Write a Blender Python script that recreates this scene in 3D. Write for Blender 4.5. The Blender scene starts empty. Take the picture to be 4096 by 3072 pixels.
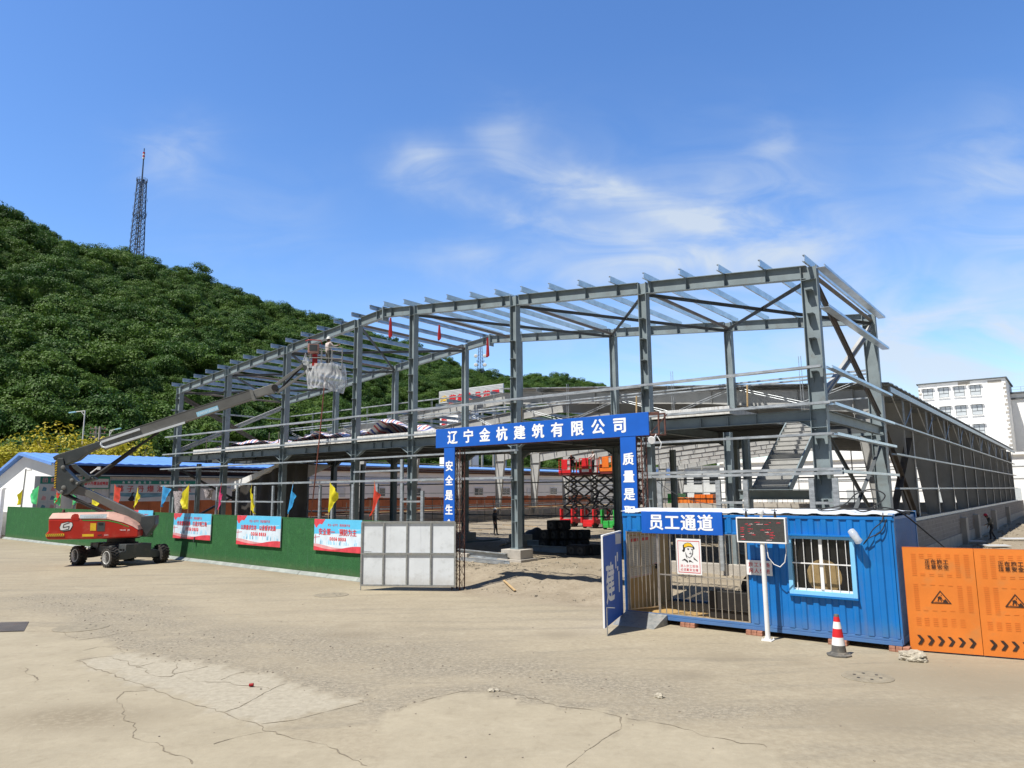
import bpy, bmesh, math, random
from math import radians as R, sin, cos, pi
from mathutils import Vector, Matrix, noise
SC=bpy.context.scene; COL=SC.collection; rnd=random.Random(11)
V=Vector
# ---------------------------------------------------------------- camera
F_PX,PITCH,ROLL,TH,CAMH=2863.85,R(8.6005),R(-.4579),R(38.2958),3.2
cam=bpy.data.cameras.new('camera'); cam.sensor_width=36; cam.lens=36*F_PX/4096; cam.clip_end=5000; cam.clip_start=.1
co=bpy.data.objects.new('camera',cam); COL.objects.link(co); SC.camera=co
FW=V((0,cos(PITCH),sin(PITCH))); U0=V((0,-sin(PITCH),cos(PITCH))); R0=V((1,0,0))
RT=R0*cos(ROLL)+U0*sin(ROLL); UP=-R0*sin(ROLL)+U0*cos(ROLL); CP=V((0,0,CAMH))
co.matrix_world=Matrix(((RT.x,UP.x,-FW.x,0),(RT.y,UP.y,-FW.y,0),(RT.z,UP.z,-FW.z,CAMH),(0,0,0,1)))
SC.render.resolution_x=1024; SC.render.resolution_y=768
SC.view_settings.view_transform='Standard'; SC.view_settings.look='None'; SC.view_settings.exposure=.40; SC.view_settings.gamma=1
# ---------------------------------------------------------------- survey helpers: photo pixel (4096 wide) -> a place in the world
def ray(x,y): return FW+RT*((x-2048)/F_PX)-UP*((y-1536)/F_PX)
OX,OY=-6.307,34.934; CT,ST=cos(TH),sin(TH)
def W(u,v,z=0): return V((OX+u*CT+v*ST,OY-u*ST+v*CT,z))          # site axes: u along the facade, v into the site
def uv(p): dx,dy=p[0]-OX,p[1]-OY; return V((dx*CT-dy*ST,dx*ST+dy*CT,p[2]))
def G(x,y,z=0.): d=ray(x,y); return CP+d*((z-CAMH)/d.z)              # on level ground z
def GS(x,y,z=0.): return uv(G(x,y,z))
def Fv(x,y,v):                                                    # on the upright plane v, site coordinates
    d=ray(x,y); n=V((ST,CT,0)); return uv(CP+d*((((V((OX,OY,0))-CP)@n)+v)/(d@n)))
def Fu(x,y,u):
    d=ray(x,y); n=V((CT,-ST,0)); return uv(CP+d*((((V((OX,OY,0))-CP)@n)+u)/(d@n)))
def DD(x,y,dep): d=ray(x,y); return CP+d*(dep/d.y)                # at a distance dep ahead
# ---------------------------------------------------------------- light
SAZ,SEL=R(54),R(60)                                               # the sun stands behind and left of the camera
SUN=V((-sin(SAZ)*cos(SEL),-cos(SAZ)*cos(SEL),sin(SEL)))
sl=bpy.data.lights.new('sun','SUN'); sl.energy=5; sl.angle=R(.5); sl.color=(1,.955,.88)
so=bpy.data.objects.new('sun',sl); COL.objects.link(so); so.rotation_euler=(-SUN).to_track_quat('-Z','Y').to_euler()
# ---------------------------------------------------------------- world
wd=bpy.data.worlds.new('World'); SC.world=wd; wd.use_nodes=True; NT=wd.node_tree; NT.nodes.clear()
class NB:                                                         # small node-building helper
    def __init__(s,nt): s.nt=nt
    def n(s,t,**k):
        x=s.nt.nodes.new(t)
        for a,b in k.items(): setattr(x,a,b)
        return x
    def set(s,sock,val):
        if isinstance(val,bpy.types.NodeSocket): s.nt.links.new(val,sock)
        else: sock.default_value=val
    def m(s,op,a,b=None,c=None,clamp=False):
        x=s.n('ShaderNodeMath',operation=op,use_clamp=clamp)
        for i,q in enumerate((a,b,c)):
            if q is not None: s.set(x.inputs[i],q)
        return x.outputs[0]
    def mix(s,fac,a,b,mode='MIX'):
        x=s.n('ShaderNodeMix',data_type='RGBA',blend_type=mode)
        s.set(x.inputs[0],fac); s.set(x.inputs[6],a); s.set(x.inputs[7],b); return x.outputs[2]
    def ramp(s,fac,lo,hi):
        x=s.n('ShaderNodeMapRange',interpolation_type='SMOOTHSTEP'); s.set(x.inputs[0],fac); x.inputs[1].default_value=lo; x.inputs[2].default_value=hi
        return x.outputs[0]
    def noise(s,vec,scale,detail=4,rough=.55,dist=0):
        x=s.n('ShaderNodeTexNoise'); s.set(x.inputs['Vector'],vec); x.inputs['Scale'].default_value=scale; x.inputs['Detail'].default_value=detail
        x.inputs['Roughness'].default_value=rough; x.inputs['Distortion'].default_value=dist; return x
b=NB(NT)
sky=b.n('ShaderNodeTexSky',sky_type='NISHITA',sun_disc=False,sun_elevation=SEL,sun_rotation=math.atan2(SUN.x,SUN.y)%(2*pi),altitude=100,air_density=.95,dust_density=.45,ozone_density=3.)
hs=b.n('ShaderNodeHueSaturation'); hs.inputs['Saturation'].default_value=1.2; hs.inputs['Hue'].default_value=.506; hs.inputs['Value'].default_value=1.25
NT.links.new(sky.outputs[0],hs.inputs['Color'])
tc=b.n('ShaderNodeTexCoord'); sp=b.n('ShaderNodeSeparateXYZ'); NT.links.new(tc.outputs['Generated'],sp.inputs[0])
yy=b.m('MAXIMUM',sp.outputs[1],.05); ca=b.m('DIVIDE',sp.outputs[0],yy); ce=b.m('DIVIDE',sp.outputs[2],yy)
cv=b.n('ShaderNodeCombineXYZ'); NT.links.new(ca,cv.inputs[0]); NT.links.new(ce,cv.inputs[1])
wob=b.noise(cv.outputs[0],3.2,5,.6); ws=b.n('ShaderNodeSeparateColor'); NT.links.new(wob.outputs['Color'],ws.inputs[0])
a2=b.m('ADD',ca,b.m('MULTIPLY',b.m('SUBTRACT',ws.outputs[0],.5),.22)); e2=b.m('ADD',ce,b.m('MULTIPLY',b.m('SUBTRACT',ws.outputs[1],.5),.16))
def tan_xy(x,y): d=ray(x,y); return d.x/d.y,d.z/d.y
cloud=None                                                        # wisps of cirrus: long soft streaks where the photo has them
for (x0,y0,x1,y1,wd_,am) in ((2050,620,2750,840,.026,.5),(2650,830,3200,880,.05,.36),(1700,720,2450,930,.024,.34),(1640,1020,2300,1060,.022,.4),
    (2300,980,3050,1010,.026,.5),(1480,600,1720,610,.035,.5),(500,540,700,600,.05,.35),(3750,680,4500,900,.12,.5),(3500,1260,4300,1330,.05,.45),(3850,1250,4100,1260,.018,.5),
    (2700,700,3300,980,.14,.26),(1850,430,2050,520,.035,.3),(2900,480,3000,560,.04,.22),(600,700,1200,980,.09,.12),(1650,1250,3600,1300,.06,.22),(3200,1000,4300,1150,.07,.2),(3400,1420,4500,1480,.09,.5),(2600,1400,4200,1500,.08,.25),(1900,700,2900,1000,.12,.22)):
    ax,ay=tan_xy(x0+90,y0+55); bx,by=tan_xy(x1+90,y1+55); L=math.hypot(bx-ax,by-ay); tx,ty=(bx-ax)/L,(by-ay)/L; cx,cy=(ax+bx)/2,(ay+by)/2
    dx=b.m('SUBTRACT',a2,cx); dy=b.m('SUBTRACT',e2,cy)
    al=b.m('ADD',b.m('MULTIPLY',dx,tx),b.m('MULTIPLY',dy,ty)); pe=b.m('ADD',b.m('MULTIPLY',dx,-ty),b.m('MULTIPLY',dy,tx))
    q=b.m('ADD',b.m('POWER',b.m('ABSOLUTE',b.m('DIVIDE',al,L*.62)),2.),b.m('POWER',b.m('ABSOLUTE',b.m('DIVIDE',pe,wd_)),2.))
    g_=b.m('MULTIPLY',b.m('POWER',2.718,b.m('MULTIPLY',q,-1.)),am)
    cloud=g_ if cloud is None else b.m('ADD',cloud,g_)
mp=b.n('ShaderNodeMapping'); mp.inputs['Rotation'].default_value=(0,0,R(20)); mp.inputs['Scale'].default_value=(4,11,1); NT.links.new(cv.outputs[0],mp.inputs[0])
fine=b.noise(mp.outputs[0],1.2,5,.56,.9)
front=b.ramp(sp.outputs[1],-.3,.55); gain=b.m('ADD',.42,b.m('MULTIPLY',front,1.30)); gc=b.n('ShaderNodeCombineXYZ'); [b.set(gc.inputs[i],gain) for i in range(3)]; hsv=b.mix(1.,hs.outputs[0],gc.outputs[0],'MULTIPLY')   # sky gain shaped by hand: brighter ahead, dimmed behind to lessen fill light
cl=b.m('MULTIPLY',cloud,b.m('MULTIPLY',b.ramp(fine.outputs[0],.18,.78),1.35)); cl=b.m('MULTIPLY',cl,b.ramp(sp.outputs[1],.05,.2)); cl=b.m('MINIMUM',cl,.8)
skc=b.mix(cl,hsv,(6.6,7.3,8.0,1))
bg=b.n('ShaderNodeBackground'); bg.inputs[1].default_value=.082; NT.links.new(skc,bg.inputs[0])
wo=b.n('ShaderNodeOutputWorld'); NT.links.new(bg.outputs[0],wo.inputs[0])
# ---------------------------------------------------------------- materials
def mat(name,c,rough=.6,metal=0,var=.18,sc=2.,bump=0,bsc=30,dirt=None,spec=.5,trans=0,emit=0,stretch=None,vdetail=5,splash=None):
    m=bpy.data.materials.new(name); m.use_nodes=True; nt=m.node_tree; bs=nt.nodes['Principled BSDF']; k=NB(nt)
    c=tuple(c)+(1,); bs.inputs['Roughness'].default_value=rough; bs.inputs['Metallic'].default_value=metal; bs.inputs['Specular IOR Level'].default_value=spec
    tc=k.n('ShaderNodeTexCoord'); vec=tc.outputs['Object']
    if stretch: mp=k.n('ShaderNodeMapping'); mp.inputs['Scale'].default_value=stretch; nt.links.new(vec,mp.inputs[0]); vec=mp.outputs[0]
    n1=k.noise(vec,sc,vdetail,.6); f=k.ramp(n1.outputs[0],.3,.7)
    lo=tuple(q*(1-var) for q in c[:3])+(1,); hi=tuple(min(1,q*(1+var)) for q in c[:3])+(1,)
    colr=k.mix(f,lo,hi)
    if dirt:
        dc,amt,dsc=dirt; n2=k.noise(vec,dsc,6,.65); colr=k.mix(k.m('MULTIPLY',k.ramp(n2.outputs[0],.5,.72),amt),colr,tuple(dc)+(1,))
    if splash:
        z0,z1,am,pc=splash; sz=k.n('ShaderNodeSeparateXYZ'); nt.links.new(tc.outputs['Object'],sz.inputs[0]); n4=k.noise(tc.outputs['Object'],5,6,.7); lo_=k.ramp(k.m('ADD',sz.outputs[2],k.m('MULTIPLY',k.m('SUBTRACT',n4.outputs[0],.5),.5)),z1,z0)
        mps=k.n('ShaderNodeMapping'); mps.inputs['Scale'].default_value=(9,9,.5); nt.links.new(tc.outputs['Object'],mps.inputs[0]); n5=k.noise(mps.outputs[0],1.2,5,.6)
        colr=k.mix(k.m('MULTIPLY',k.ramp(n5.outputs[0],.56,.76),.22),colr,(.17,.18,.20,1)); colr=k.mix(k.m('MULTIPLY',lo_,am),colr,tuple(pc)+(1,))
    nt.links.new(colr,bs.inputs['Base Color'])
    if var>0 and metal>0: nt.links.new(k.m('ADD',k.m('MULTIPLY',n1.outputs[0],.25),rough-.12),bs.inputs['Roughness'])
    if bump:
        n3=k.noise(vec,bsc,4,.6); bp=k.n('ShaderNodeBump'); bp.inputs['Strength'].default_value=bump; bp.inputs['Distance'].default_value=.05; nt.links.new(n3.outputs[0],bp.inputs['Height']); nt.links.new(bp.outputs[0],bs.inputs['Normal'])
    if emit: nt.links.new(colr,bs.inputs['Emission Color']); bs.inputs['Emission Strength'].default_value=emit
    if trans:
        tr=k.n('ShaderNodeBsdfTranslucent'); nt.links.new(colr,tr.inputs[0]); mx=k.n('ShaderNodeMixShader'); mx.inputs[0].default_value=trans
        nt.links.new(bs.outputs[0],mx.inputs[1]); nt.links.new(tr.outputs[0],mx.inputs[2]); nt.links.new(mx.outputs[0],nt.nodes['Material Output'].inputs[0])
    return m
RUST=(.16,.07,.03); DUST=(.42,.35,.26)
M=dict(
 steel=mat('primed_steel',(.215,.262,.278),.5,0,.14,1.2,dirt=((.165,.145,.125),.45,3)),
 steel_grey=mat('grey_primed_steel',(.39,.39,.375),.6,0,.1,.8,dirt=((.2,.2,.2),.3,2)),
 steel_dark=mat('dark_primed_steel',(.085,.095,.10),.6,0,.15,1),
 galv=mat('galvanised_steel',(.44,.47,.49),.45,.55,.22,3,dirt=((.30,.31,.32),.5,5),stretch=(1,1,3)),
 brace=mat('brown_bracing_steel',(.13,.115,.10),.6,0,.2,2,dirt=(RUST,.4,4)),
 conc=mat('raw_concrete',(.42,.39,.34),.85,0,.15,1.5,.3,25,dirt=((.28,.26,.23),.5,3)),
 slab=mat('slab_edge',(.62,.62,.60),.8,0,.15,3,.2,30,dirt=((.38,.32,.26),.6,5),stretch=(3,3,.6)),
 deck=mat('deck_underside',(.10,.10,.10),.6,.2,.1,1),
 rust=mat('rusty_steel',(.11,.045,.032),.8,0,.35,8,.2,60),
 blue_sign=mat('blue_signboard',(.003,.10,.49),.5,0,.06,2,dirt=((.008,.12,.54),.3,1.2)),
 cblue=mat('blue_container_paint',(.003,.155,.48),.45,0,.08,1.5,.12,2.2,dirt=((.010,.18,.44),.6,2),splash=(.12,.6,.32,(.22,.20,.17))),
 cblue_light=mat('light_blue_frame',(.22,.55,.85),.45,0,.06,2),
 white=mat('white_paint',(.78,.78,.77),.5,0,.05,2,dirt=((.55,.52,.47),.4,3)),
 white_wall=mat('white_wall',(.90,.90,.88),.8,0,.03,.6,dirt=((.74,.73,.70),.3,.9)),
 galv_bright=mat('bright_galvanised',(.60,.66,.70),.34,.6,.2,2,dirt=((.45,.48,.50),.5,4),stretch=(1,1,2)),
 lettering=mat('white_lettering',(.85,.86,.86),.6,0,.03,4),
 sheet=mat('grey_white_sheet',(.70,.74,.77),.45,0,.06,1.2,.08,2,dirt=((.45,.47,.47),.4,4),splash=(.1,.6,.4,(.36,.31,.24))),
 tube=mat('weathered_tube',(.30,.31,.30),.5,.3,.25,9,dirt=(RUST,.55,9)),
 chrome=mat('stainless_bar',(.55,.50,.43),.35,.7,.15,6),
 orange=mat('orange_barrier_paint',(.72,.205,.028),.5,0,.07,1.3,.06,4,dirt=((.58,.22,.055),.75,1.6)),
 orange_dark=mat('orange_slot',(.50,.13,.015),.6,0,.1,4),
 black=mat('black_paint',(.015,.013,.012),.6,0,.2,6),
 black_letter=mat('dark_brown_letter',(.035,.018,.012),.7,0,.2,9),
 red_letter=mat('red_lettering',(.62,.05,.06),.6,0,.1,6),
 turf=mat('artificial_turf',(.036,.128,.047),.95,0,.22,22,.5,180,dirt=((.065,.22,.07),.4,3),spec=.15,splash=(.05,.5,.35,(.16,.17,.09))),
 lift_red=mat('red_lift_paint',(.46,.020,.010),.28,0,.08,1.5,dirt=((.48,.17,.12),.45,1.4)),
 lift_dust=mat('dusty_red_hood',(.52,.30,.24),.6,0,.12,2),
 lift_grey=mat('charcoal_lift_paint',(.052,.060,.062),.45,0,.12,2,dirt=((.12,.115,.10),.5,3)),
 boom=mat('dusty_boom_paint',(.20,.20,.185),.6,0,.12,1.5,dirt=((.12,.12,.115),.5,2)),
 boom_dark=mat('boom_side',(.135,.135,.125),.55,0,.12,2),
 tyre=mat('tyre_rubber',(.028,.026,.024),.85,0,.3,9,.3,30,dirt=((.19,.16,.12),.45,7)),
 rim=mat('silver_rim',(.62,.62,.60),.45,.15,.15,6),
 yellow=mat('yellow_label',(.80,.50,.02),.6,0,.08,4),
 glass=mat('dark_glass',(.03,.035,.04),.08,0,.1,2,spec=.8),
 brick=mat('brick_red',(.36,.17,.11),.85,0,.25,6,.3,40),
 rock=mat('rock_grey',(.40,.36,.28),.9,0,.25,6,.6,18,dirt=((.26,.25,.21),.7,5)),
 skin=mat('skin',(.40,.22,.15),.6,0,.05,5),
 dark_cloth=mat('dark_work_clothes',(.022,.024,.030),.9,0,.3,9),
 grey_cloth=mat('grey_work_clothes',(.10,.10,.09),.9,0,.3,9),
 white_cloth=mat('pale_work_clothes',(.52,.45,.42),.9,0,.25,14),
 helmet_white=mat('white_helmet',(.72,.72,.68),.35,0,.05,4),
 helmet_red=mat('red_helmet',(.55,.02,.05),.35,0,.05,4),
 scissor_red=mat('scissor_red',(.58,.018,.022),.4,0,.1,2),
 scissor_green=mat('scissor_green',(.03,.36,.06),.45,0,.1,2),
 scissor_orange=mat('scissor_orange',(.75,.17,.02),.45,0,.1,2),
 scissor_arm=mat('scissor_black',(.012,.012,.014),.5,0,.2,3),
 scissor_deck=mat('scissor_maroon',(.16,.018,.018),.6,0,.2,2),
 blue_roof=mat('blue_roof_sheet',(.13,.29,.70),.5,0,.08,.6),
 red_brown=mat('red_brown_wall',(.075,.03,.022),.8,0,.25,1.2),
 corr=mat('corrugated_white',(.58,.60,.60),.5,0,.07,.5,dirt=((.42,.42,.40),.4,1.2)),
 fence_orange=mat('weathered_orange_fence',(.36,.10,.035),.7,0,.18,.8,dirt=((.22,.07,.03),.6,1.5)),
 wood=mat('raw_wood',(.48,.33,.16),.75,0,.2,4,stretch=(1,6,6)),
 ochre=mat('ochre_panel',(.42,.27,.10),.6,0,.1,1.5),
 paper=mat('printed_paper',(.62,.60,.58),.6,0,.04,2),
 red=mat('bright_red',(.60,.015,.02),.5,0,.08,4),
 dark_red=mat('dusky_red_cloth',(.42,.012,.018),.7,0,.2,6,trans=.3),
 steel_blue=mat('tower_steel',(.07,.10,.16),.5,.1,.1,.3),
 hose=mat('red_brown_hose',(.28,.10,.07),.6,0,.2,3),
 film=None)
# ---------------------------------------------------------------- special materials
def special():
    def new(n):
        m=bpy.data.materials.new(n); m.use_nodes=True; return m,m.node_tree,m.node_tree.nodes['Principled BSDF'],NB(m.node_tree)
    # clear plastic film
    m,nt,bs,k=new('plastic_film'); bs.inputs['Base Color'].default_value=(.78,.80,.80,1); bs.inputs['Roughness'].default_value=.28
    tr=k.n('ShaderNodeBsdfTransparent'); tl=k.n('ShaderNodeBsdfTranslucent'); tl.inputs[0].default_value=(.8,.82,.82,1)
    m1=k.n('ShaderNodeMixShader'); m1.inputs[0].default_value=.35; nt.links.new(bs.outputs[0],m1.inputs[1]); nt.links.new(tl.outputs[0],m1.inputs[2])
    m2=k.n('ShaderNodeMixShader'); m2.inputs[0].default_value=.38; nt.links.new(m1.outputs[0],m2.inputs[1]); nt.links.new(tr.outputs[0],m2.inputs[2]); nt.links.new(m2.outputs[0],nt.nodes['Material Output'].inputs[0]); M['film']=m
    # window glass
    m,nt,bs,k=new('window_glass'); gl=k.n('ShaderNodeBsdfGlossy'); gl.inputs['Roughness'].default_value=.02; tr=k.n('ShaderNodeBsdfTransparent'); tr.inputs[0].default_value=(.72,.74,.76,1)
    fr=k.n('ShaderNodeLayerWeight'); mx=k.n('ShaderNodeMixShader'); nt.links.new(k.m('ADD',.05,k.m('MULTIPLY',k.m('POWER',fr.outputs['Facing'],4.),.6)),mx.inputs[0]); nt.links.new(tr.outputs[0],mx.inputs[1]); nt.links.new(gl.outputs[0],mx.inputs[2]); nt.links.new(mx.outputs[0],nt.nodes['Material Output'].inputs[0]); M['pane']=m
    # striped woven tarp
    m,nt,bs,k=new('striped_tarp'); tc=k.n('ShaderNodeUVMap'); sx=k.n('ShaderNodeSeparateXYZ'); nt.links.new(tc.outputs[0],sx.inputs[0])
    fr=k.m('FRACT',k.m('MULTIPLY',sx.outputs[0],1.)); r=k.n('ShaderNodeValToRGB'); r.color_ramp.interpolation='CONSTANT'; e=r.color_ramp.elements
    e[0].color=(.68,.66,.66,1); e[1].position=.3; e[1].color=(.50,.10,.10,1)
    for p,c in ((.5,(.68,.66,.66,1)),(.72,(.06,.10,.34,1)),(.93,(.66,.64,.64,1))): q=e.new(p); q.color=c
    nt.links.new(fr,r.inputs[0]); nt.links.new(r.outputs[0],bs.inputs['Base Color']); bs.inputs['Roughness'].default_value=.5; M['tarp']=m
    # grey block plinth
    m,nt,bs,k=new('grey_blockwork'); tc=k.n('ShaderNodeTexCoord'); mp=k.n('ShaderNodeMapping'); mp.inputs['Rotation'].default_value=(R(90),0,R(90)); nt.links.new(tc.outputs['Object'],mp.inputs[0])
    br=k.n('ShaderNodeTexBrick'); br.inputs['Scale'].default_value=1; br.inputs['Brick Width'].default_value=.4; br.inputs['Row Height'].default_value=.2; br.inputs['Mortar Size'].default_value=.012
    br.inputs['Color1'].default_value=(.30,.27,.24,1); br.inputs['Color2'].default_value=(.22,.20,.185,1); br.inputs['Mortar'].default_value=(.36,.34,.31,1)
    sx=k.n('ShaderNodeSeparateXYZ'); nt.links.new(tc.outputs['Object'],sx.inputs[0]); cb=k.n('ShaderNodeCombineXYZ'); nt.links.new(sx.outputs[1],cb.inputs[0]); nt.links.new(sx.outputs[2],cb.inputs[1]); nt.links.new(cb.outputs[0],br.inputs[0])
    ns=k.noise(tc.outputs['Object'],1.5,6,.6); c1=k.mix(k.ramp(ns.outputs[0],.45,.65),br.outputs[0],(.27,.25,.22,1)); nt.links.new(c1,bs.inputs['Base Color']); bs.inputs['Roughness'].default_value=.9
    bp=k.n('ShaderNodeBump'); bp.inputs['Strength'].default_value=.5; bp.inputs['Distance'].default_value=.02; nt.links.new(br.outputs['Fac'],bp.inputs['Height']); bp.invert=True; nt.links.new(bp.outputs[0],bs.inputs['Normal']); M['block']=m
    # leaves: each tree its own green
    for nm,cols in (('forest_leaves',((.026,.078,.012),(.058,.130,.018),(.090,.160,.024),(.040,.100,.014))),('yellow_leaves',((.44,.37,.02),(.50,.39,.025),(.30,.31,.03),(.46,.37,.02))),('green_leaves',((.06,.12,.02),(.09,.15,.03),(.05,.10,.02),(.10,.14,.03)))):
        m,nt,bs,k=new(nm); oi=k.n('ShaderNodeObjectInfo'); r=k.n('ShaderNodeValToRGB'); e=r.color_ramp.elements; e[0].color=cols[0]+(1,); e[1].color=cols[1]+(1,)
        q=e.new(.4); q.color=cols[3]+(1,); q=e.new(.75); q.color=cols[2]+(1,); nt.links.new(oi.outputs['Random'],r.inputs[0])
        at=k.n('ShaderNodeAttribute',attribute_name='tone'); c2=k.mix(k.m('MULTIPLY',at.outputs['Fac'],.6),r.outputs[0],tuple(min(1,q*1.5) for q in cols[2])+(1,))
        nt.links.new(c2,bs.inputs['Base Color']); bs.inputs['Roughness'].default_value=.55; bs.inputs['Specular IOR Level'].default_value=.3
        tl=k.n('ShaderNodeBsdfTranslucent'); nt.links.new(c2,tl.inputs[0]); mx=k.n('ShaderNodeMixShader'); mx.inputs[0].default_value=.25; nt.links.new(bs.outputs[0],mx.inputs[1]); nt.links.new(tl.outputs[0],mx.inputs[2]); nt.links.new(mx.outputs[0],nt.nodes['Material Output'].inputs[0]); M[nm]=m
    M['bark']=mat('bark',(.10,.07,.05),.9,0,.25,5); M['hill']=mat('hill_undergrowth',(.030,.065,.015),.95,0,.3,.2)
    # dusty yard: concrete, grit, loose soil, stains
    m,nt,bs,k=new('yard_ground'); tc=k.n('ShaderNodeTexCoord'); P=tc.outputs['Object']
    at=lambda n: k.n('ShaderNodeAttribute',attribute_name=n).outputs['Fac']
    big=k.noise(P,.16,5,.6,.4); mid=k.noise(P,.9,6,.62,.3); fin=k.noise(P,9,6,.7); grit=k.noise(P,34,3,.7); grit2=k.noise(P,75,2,.7); grit3=k.noise(P,13,5,.75); mot=k.noise(P,2.6,6,.68,.5)
    sp1=k.n('ShaderNodeMapping'); sp1.inputs['Rotation'].default_value=(0,0,R(-38)); sp1.inputs['Scale'].default_value=(.25,1.4,1); nt.links.new(P,sp1.inputs[0]); strk=k.noise(sp1.outputs[0],1.1,6,.65,.5)
    c=k.mix(k.ramp(big.outputs[0],.35,.65),(.29,.243,.163,1),(.355,.300,.205,1))
    c=k.mix(k.m('MULTIPLY',k.ramp(strk.outputs[0],.46,.68),.75),c,(.215,.185,.132,1))
    c=k.mix(k.m('MULTIPLY',k.ramp(mid.outputs[0],.54,.75),.45),c,(.42,.365,.258,1))
    gm=k.m('MULTIPLY',at('gravel'),k.ramp(k.m('ADD',k.m('MULTIPLY',mid.outputs[0],.5),k.m('MULTIPLY',fin.outputs[0],.5)),.34,.52))
    c=k.mix(k.m('MULTIPLY',at('smooth'),.85),c,k.mix(k.ramp(mid.outputs[0],.3,.7),(.322,.278,.195,1),(.375,.326,.232,1)))
    c=k.mix(k.m('MULTIPLY',gm,.9),c,k.mix(k.ramp(grit3.outputs[0],.42,.60),(.14,.122,.09,1),(.33,.285,.21,1)))
    c=k.mix(k.m('MULTIPLY',k.ramp(mot.outputs[0],.52,.70),.42),c,(.245,.205,.14,1)); c=k.mix(k.m('MULTIPLY',k.ramp(mot.outputs[0],.46,.30),.35),c,(.43,.375,.27,1))
    c=k.mix(k.m('MULTIPLY',at('slab'),.75),c,k.mix(k.ramp(fin.outputs[0],.3,.7),(.375,.34,.262,1),(.43,.39,.305,1)))
    dirt=at('dirt'); sc_=k.mix(k.ramp(mid.outputs[0],.35,.65),(.215,.168,.112,1),(.305,.25,.178,1)); sc_=k.mix(k.m('MULTIPLY',k.ramp(grit.outputs[0],.55,.68),.5),sc_,(.40,.36,.29,1)); c=k.mix(k.m('MULTIPLY',dirt,k.ramp(fin.outputs[0],.1,.5)),c,sc_)
    c=k.mix(k.m('MULTIPLY',at('stain'),k.ramp(fin.outputs[0],.25,.6)),c,(.17,.135,.085,1))
    c=k.mix(k.m('MULTIPLY',k.ramp(grit2.outputs[0],.60,.72),.35),c,(.24,.20,.155,1))
    c=k.mix(k.m('SUBTRACT',.34,k.m('MULTIPLY',at('smooth'),.2)),c,k.mix(k.ramp(fin.outputs[0],.25,.75),(.20,.172,.128,1),(.43,.385,.29,1)))
    nt.links.new(c,bs.inputs['Base Color']); bs.inputs['Roughness'].default_value=.92; bs.inputs['Specular IOR Level'].default_value=.25
    h=k.m('ADD',k.m('MULTIPLY',fin.outputs[0],.6),k.m('MULTIPLY',grit.outputs[0],k.m('ADD',.25,k.m('MULTIPLY',k.m('ADD',gm,dirt),.8))))
    bp=k.n('ShaderNodeBump'); bp.inputs['Strength'].default_value=.35; bp.inputs['Distance'].default_value=.03; nt.links.new(h,bp.inputs['Height']); nt.links.new(bp.outputs[0],bs.inputs['Normal']); M['yard']=m
    M['crack']=mat('crack_filling',(.215,.178,.122),.95,0,.3,12,.4,60)
special()
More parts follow.
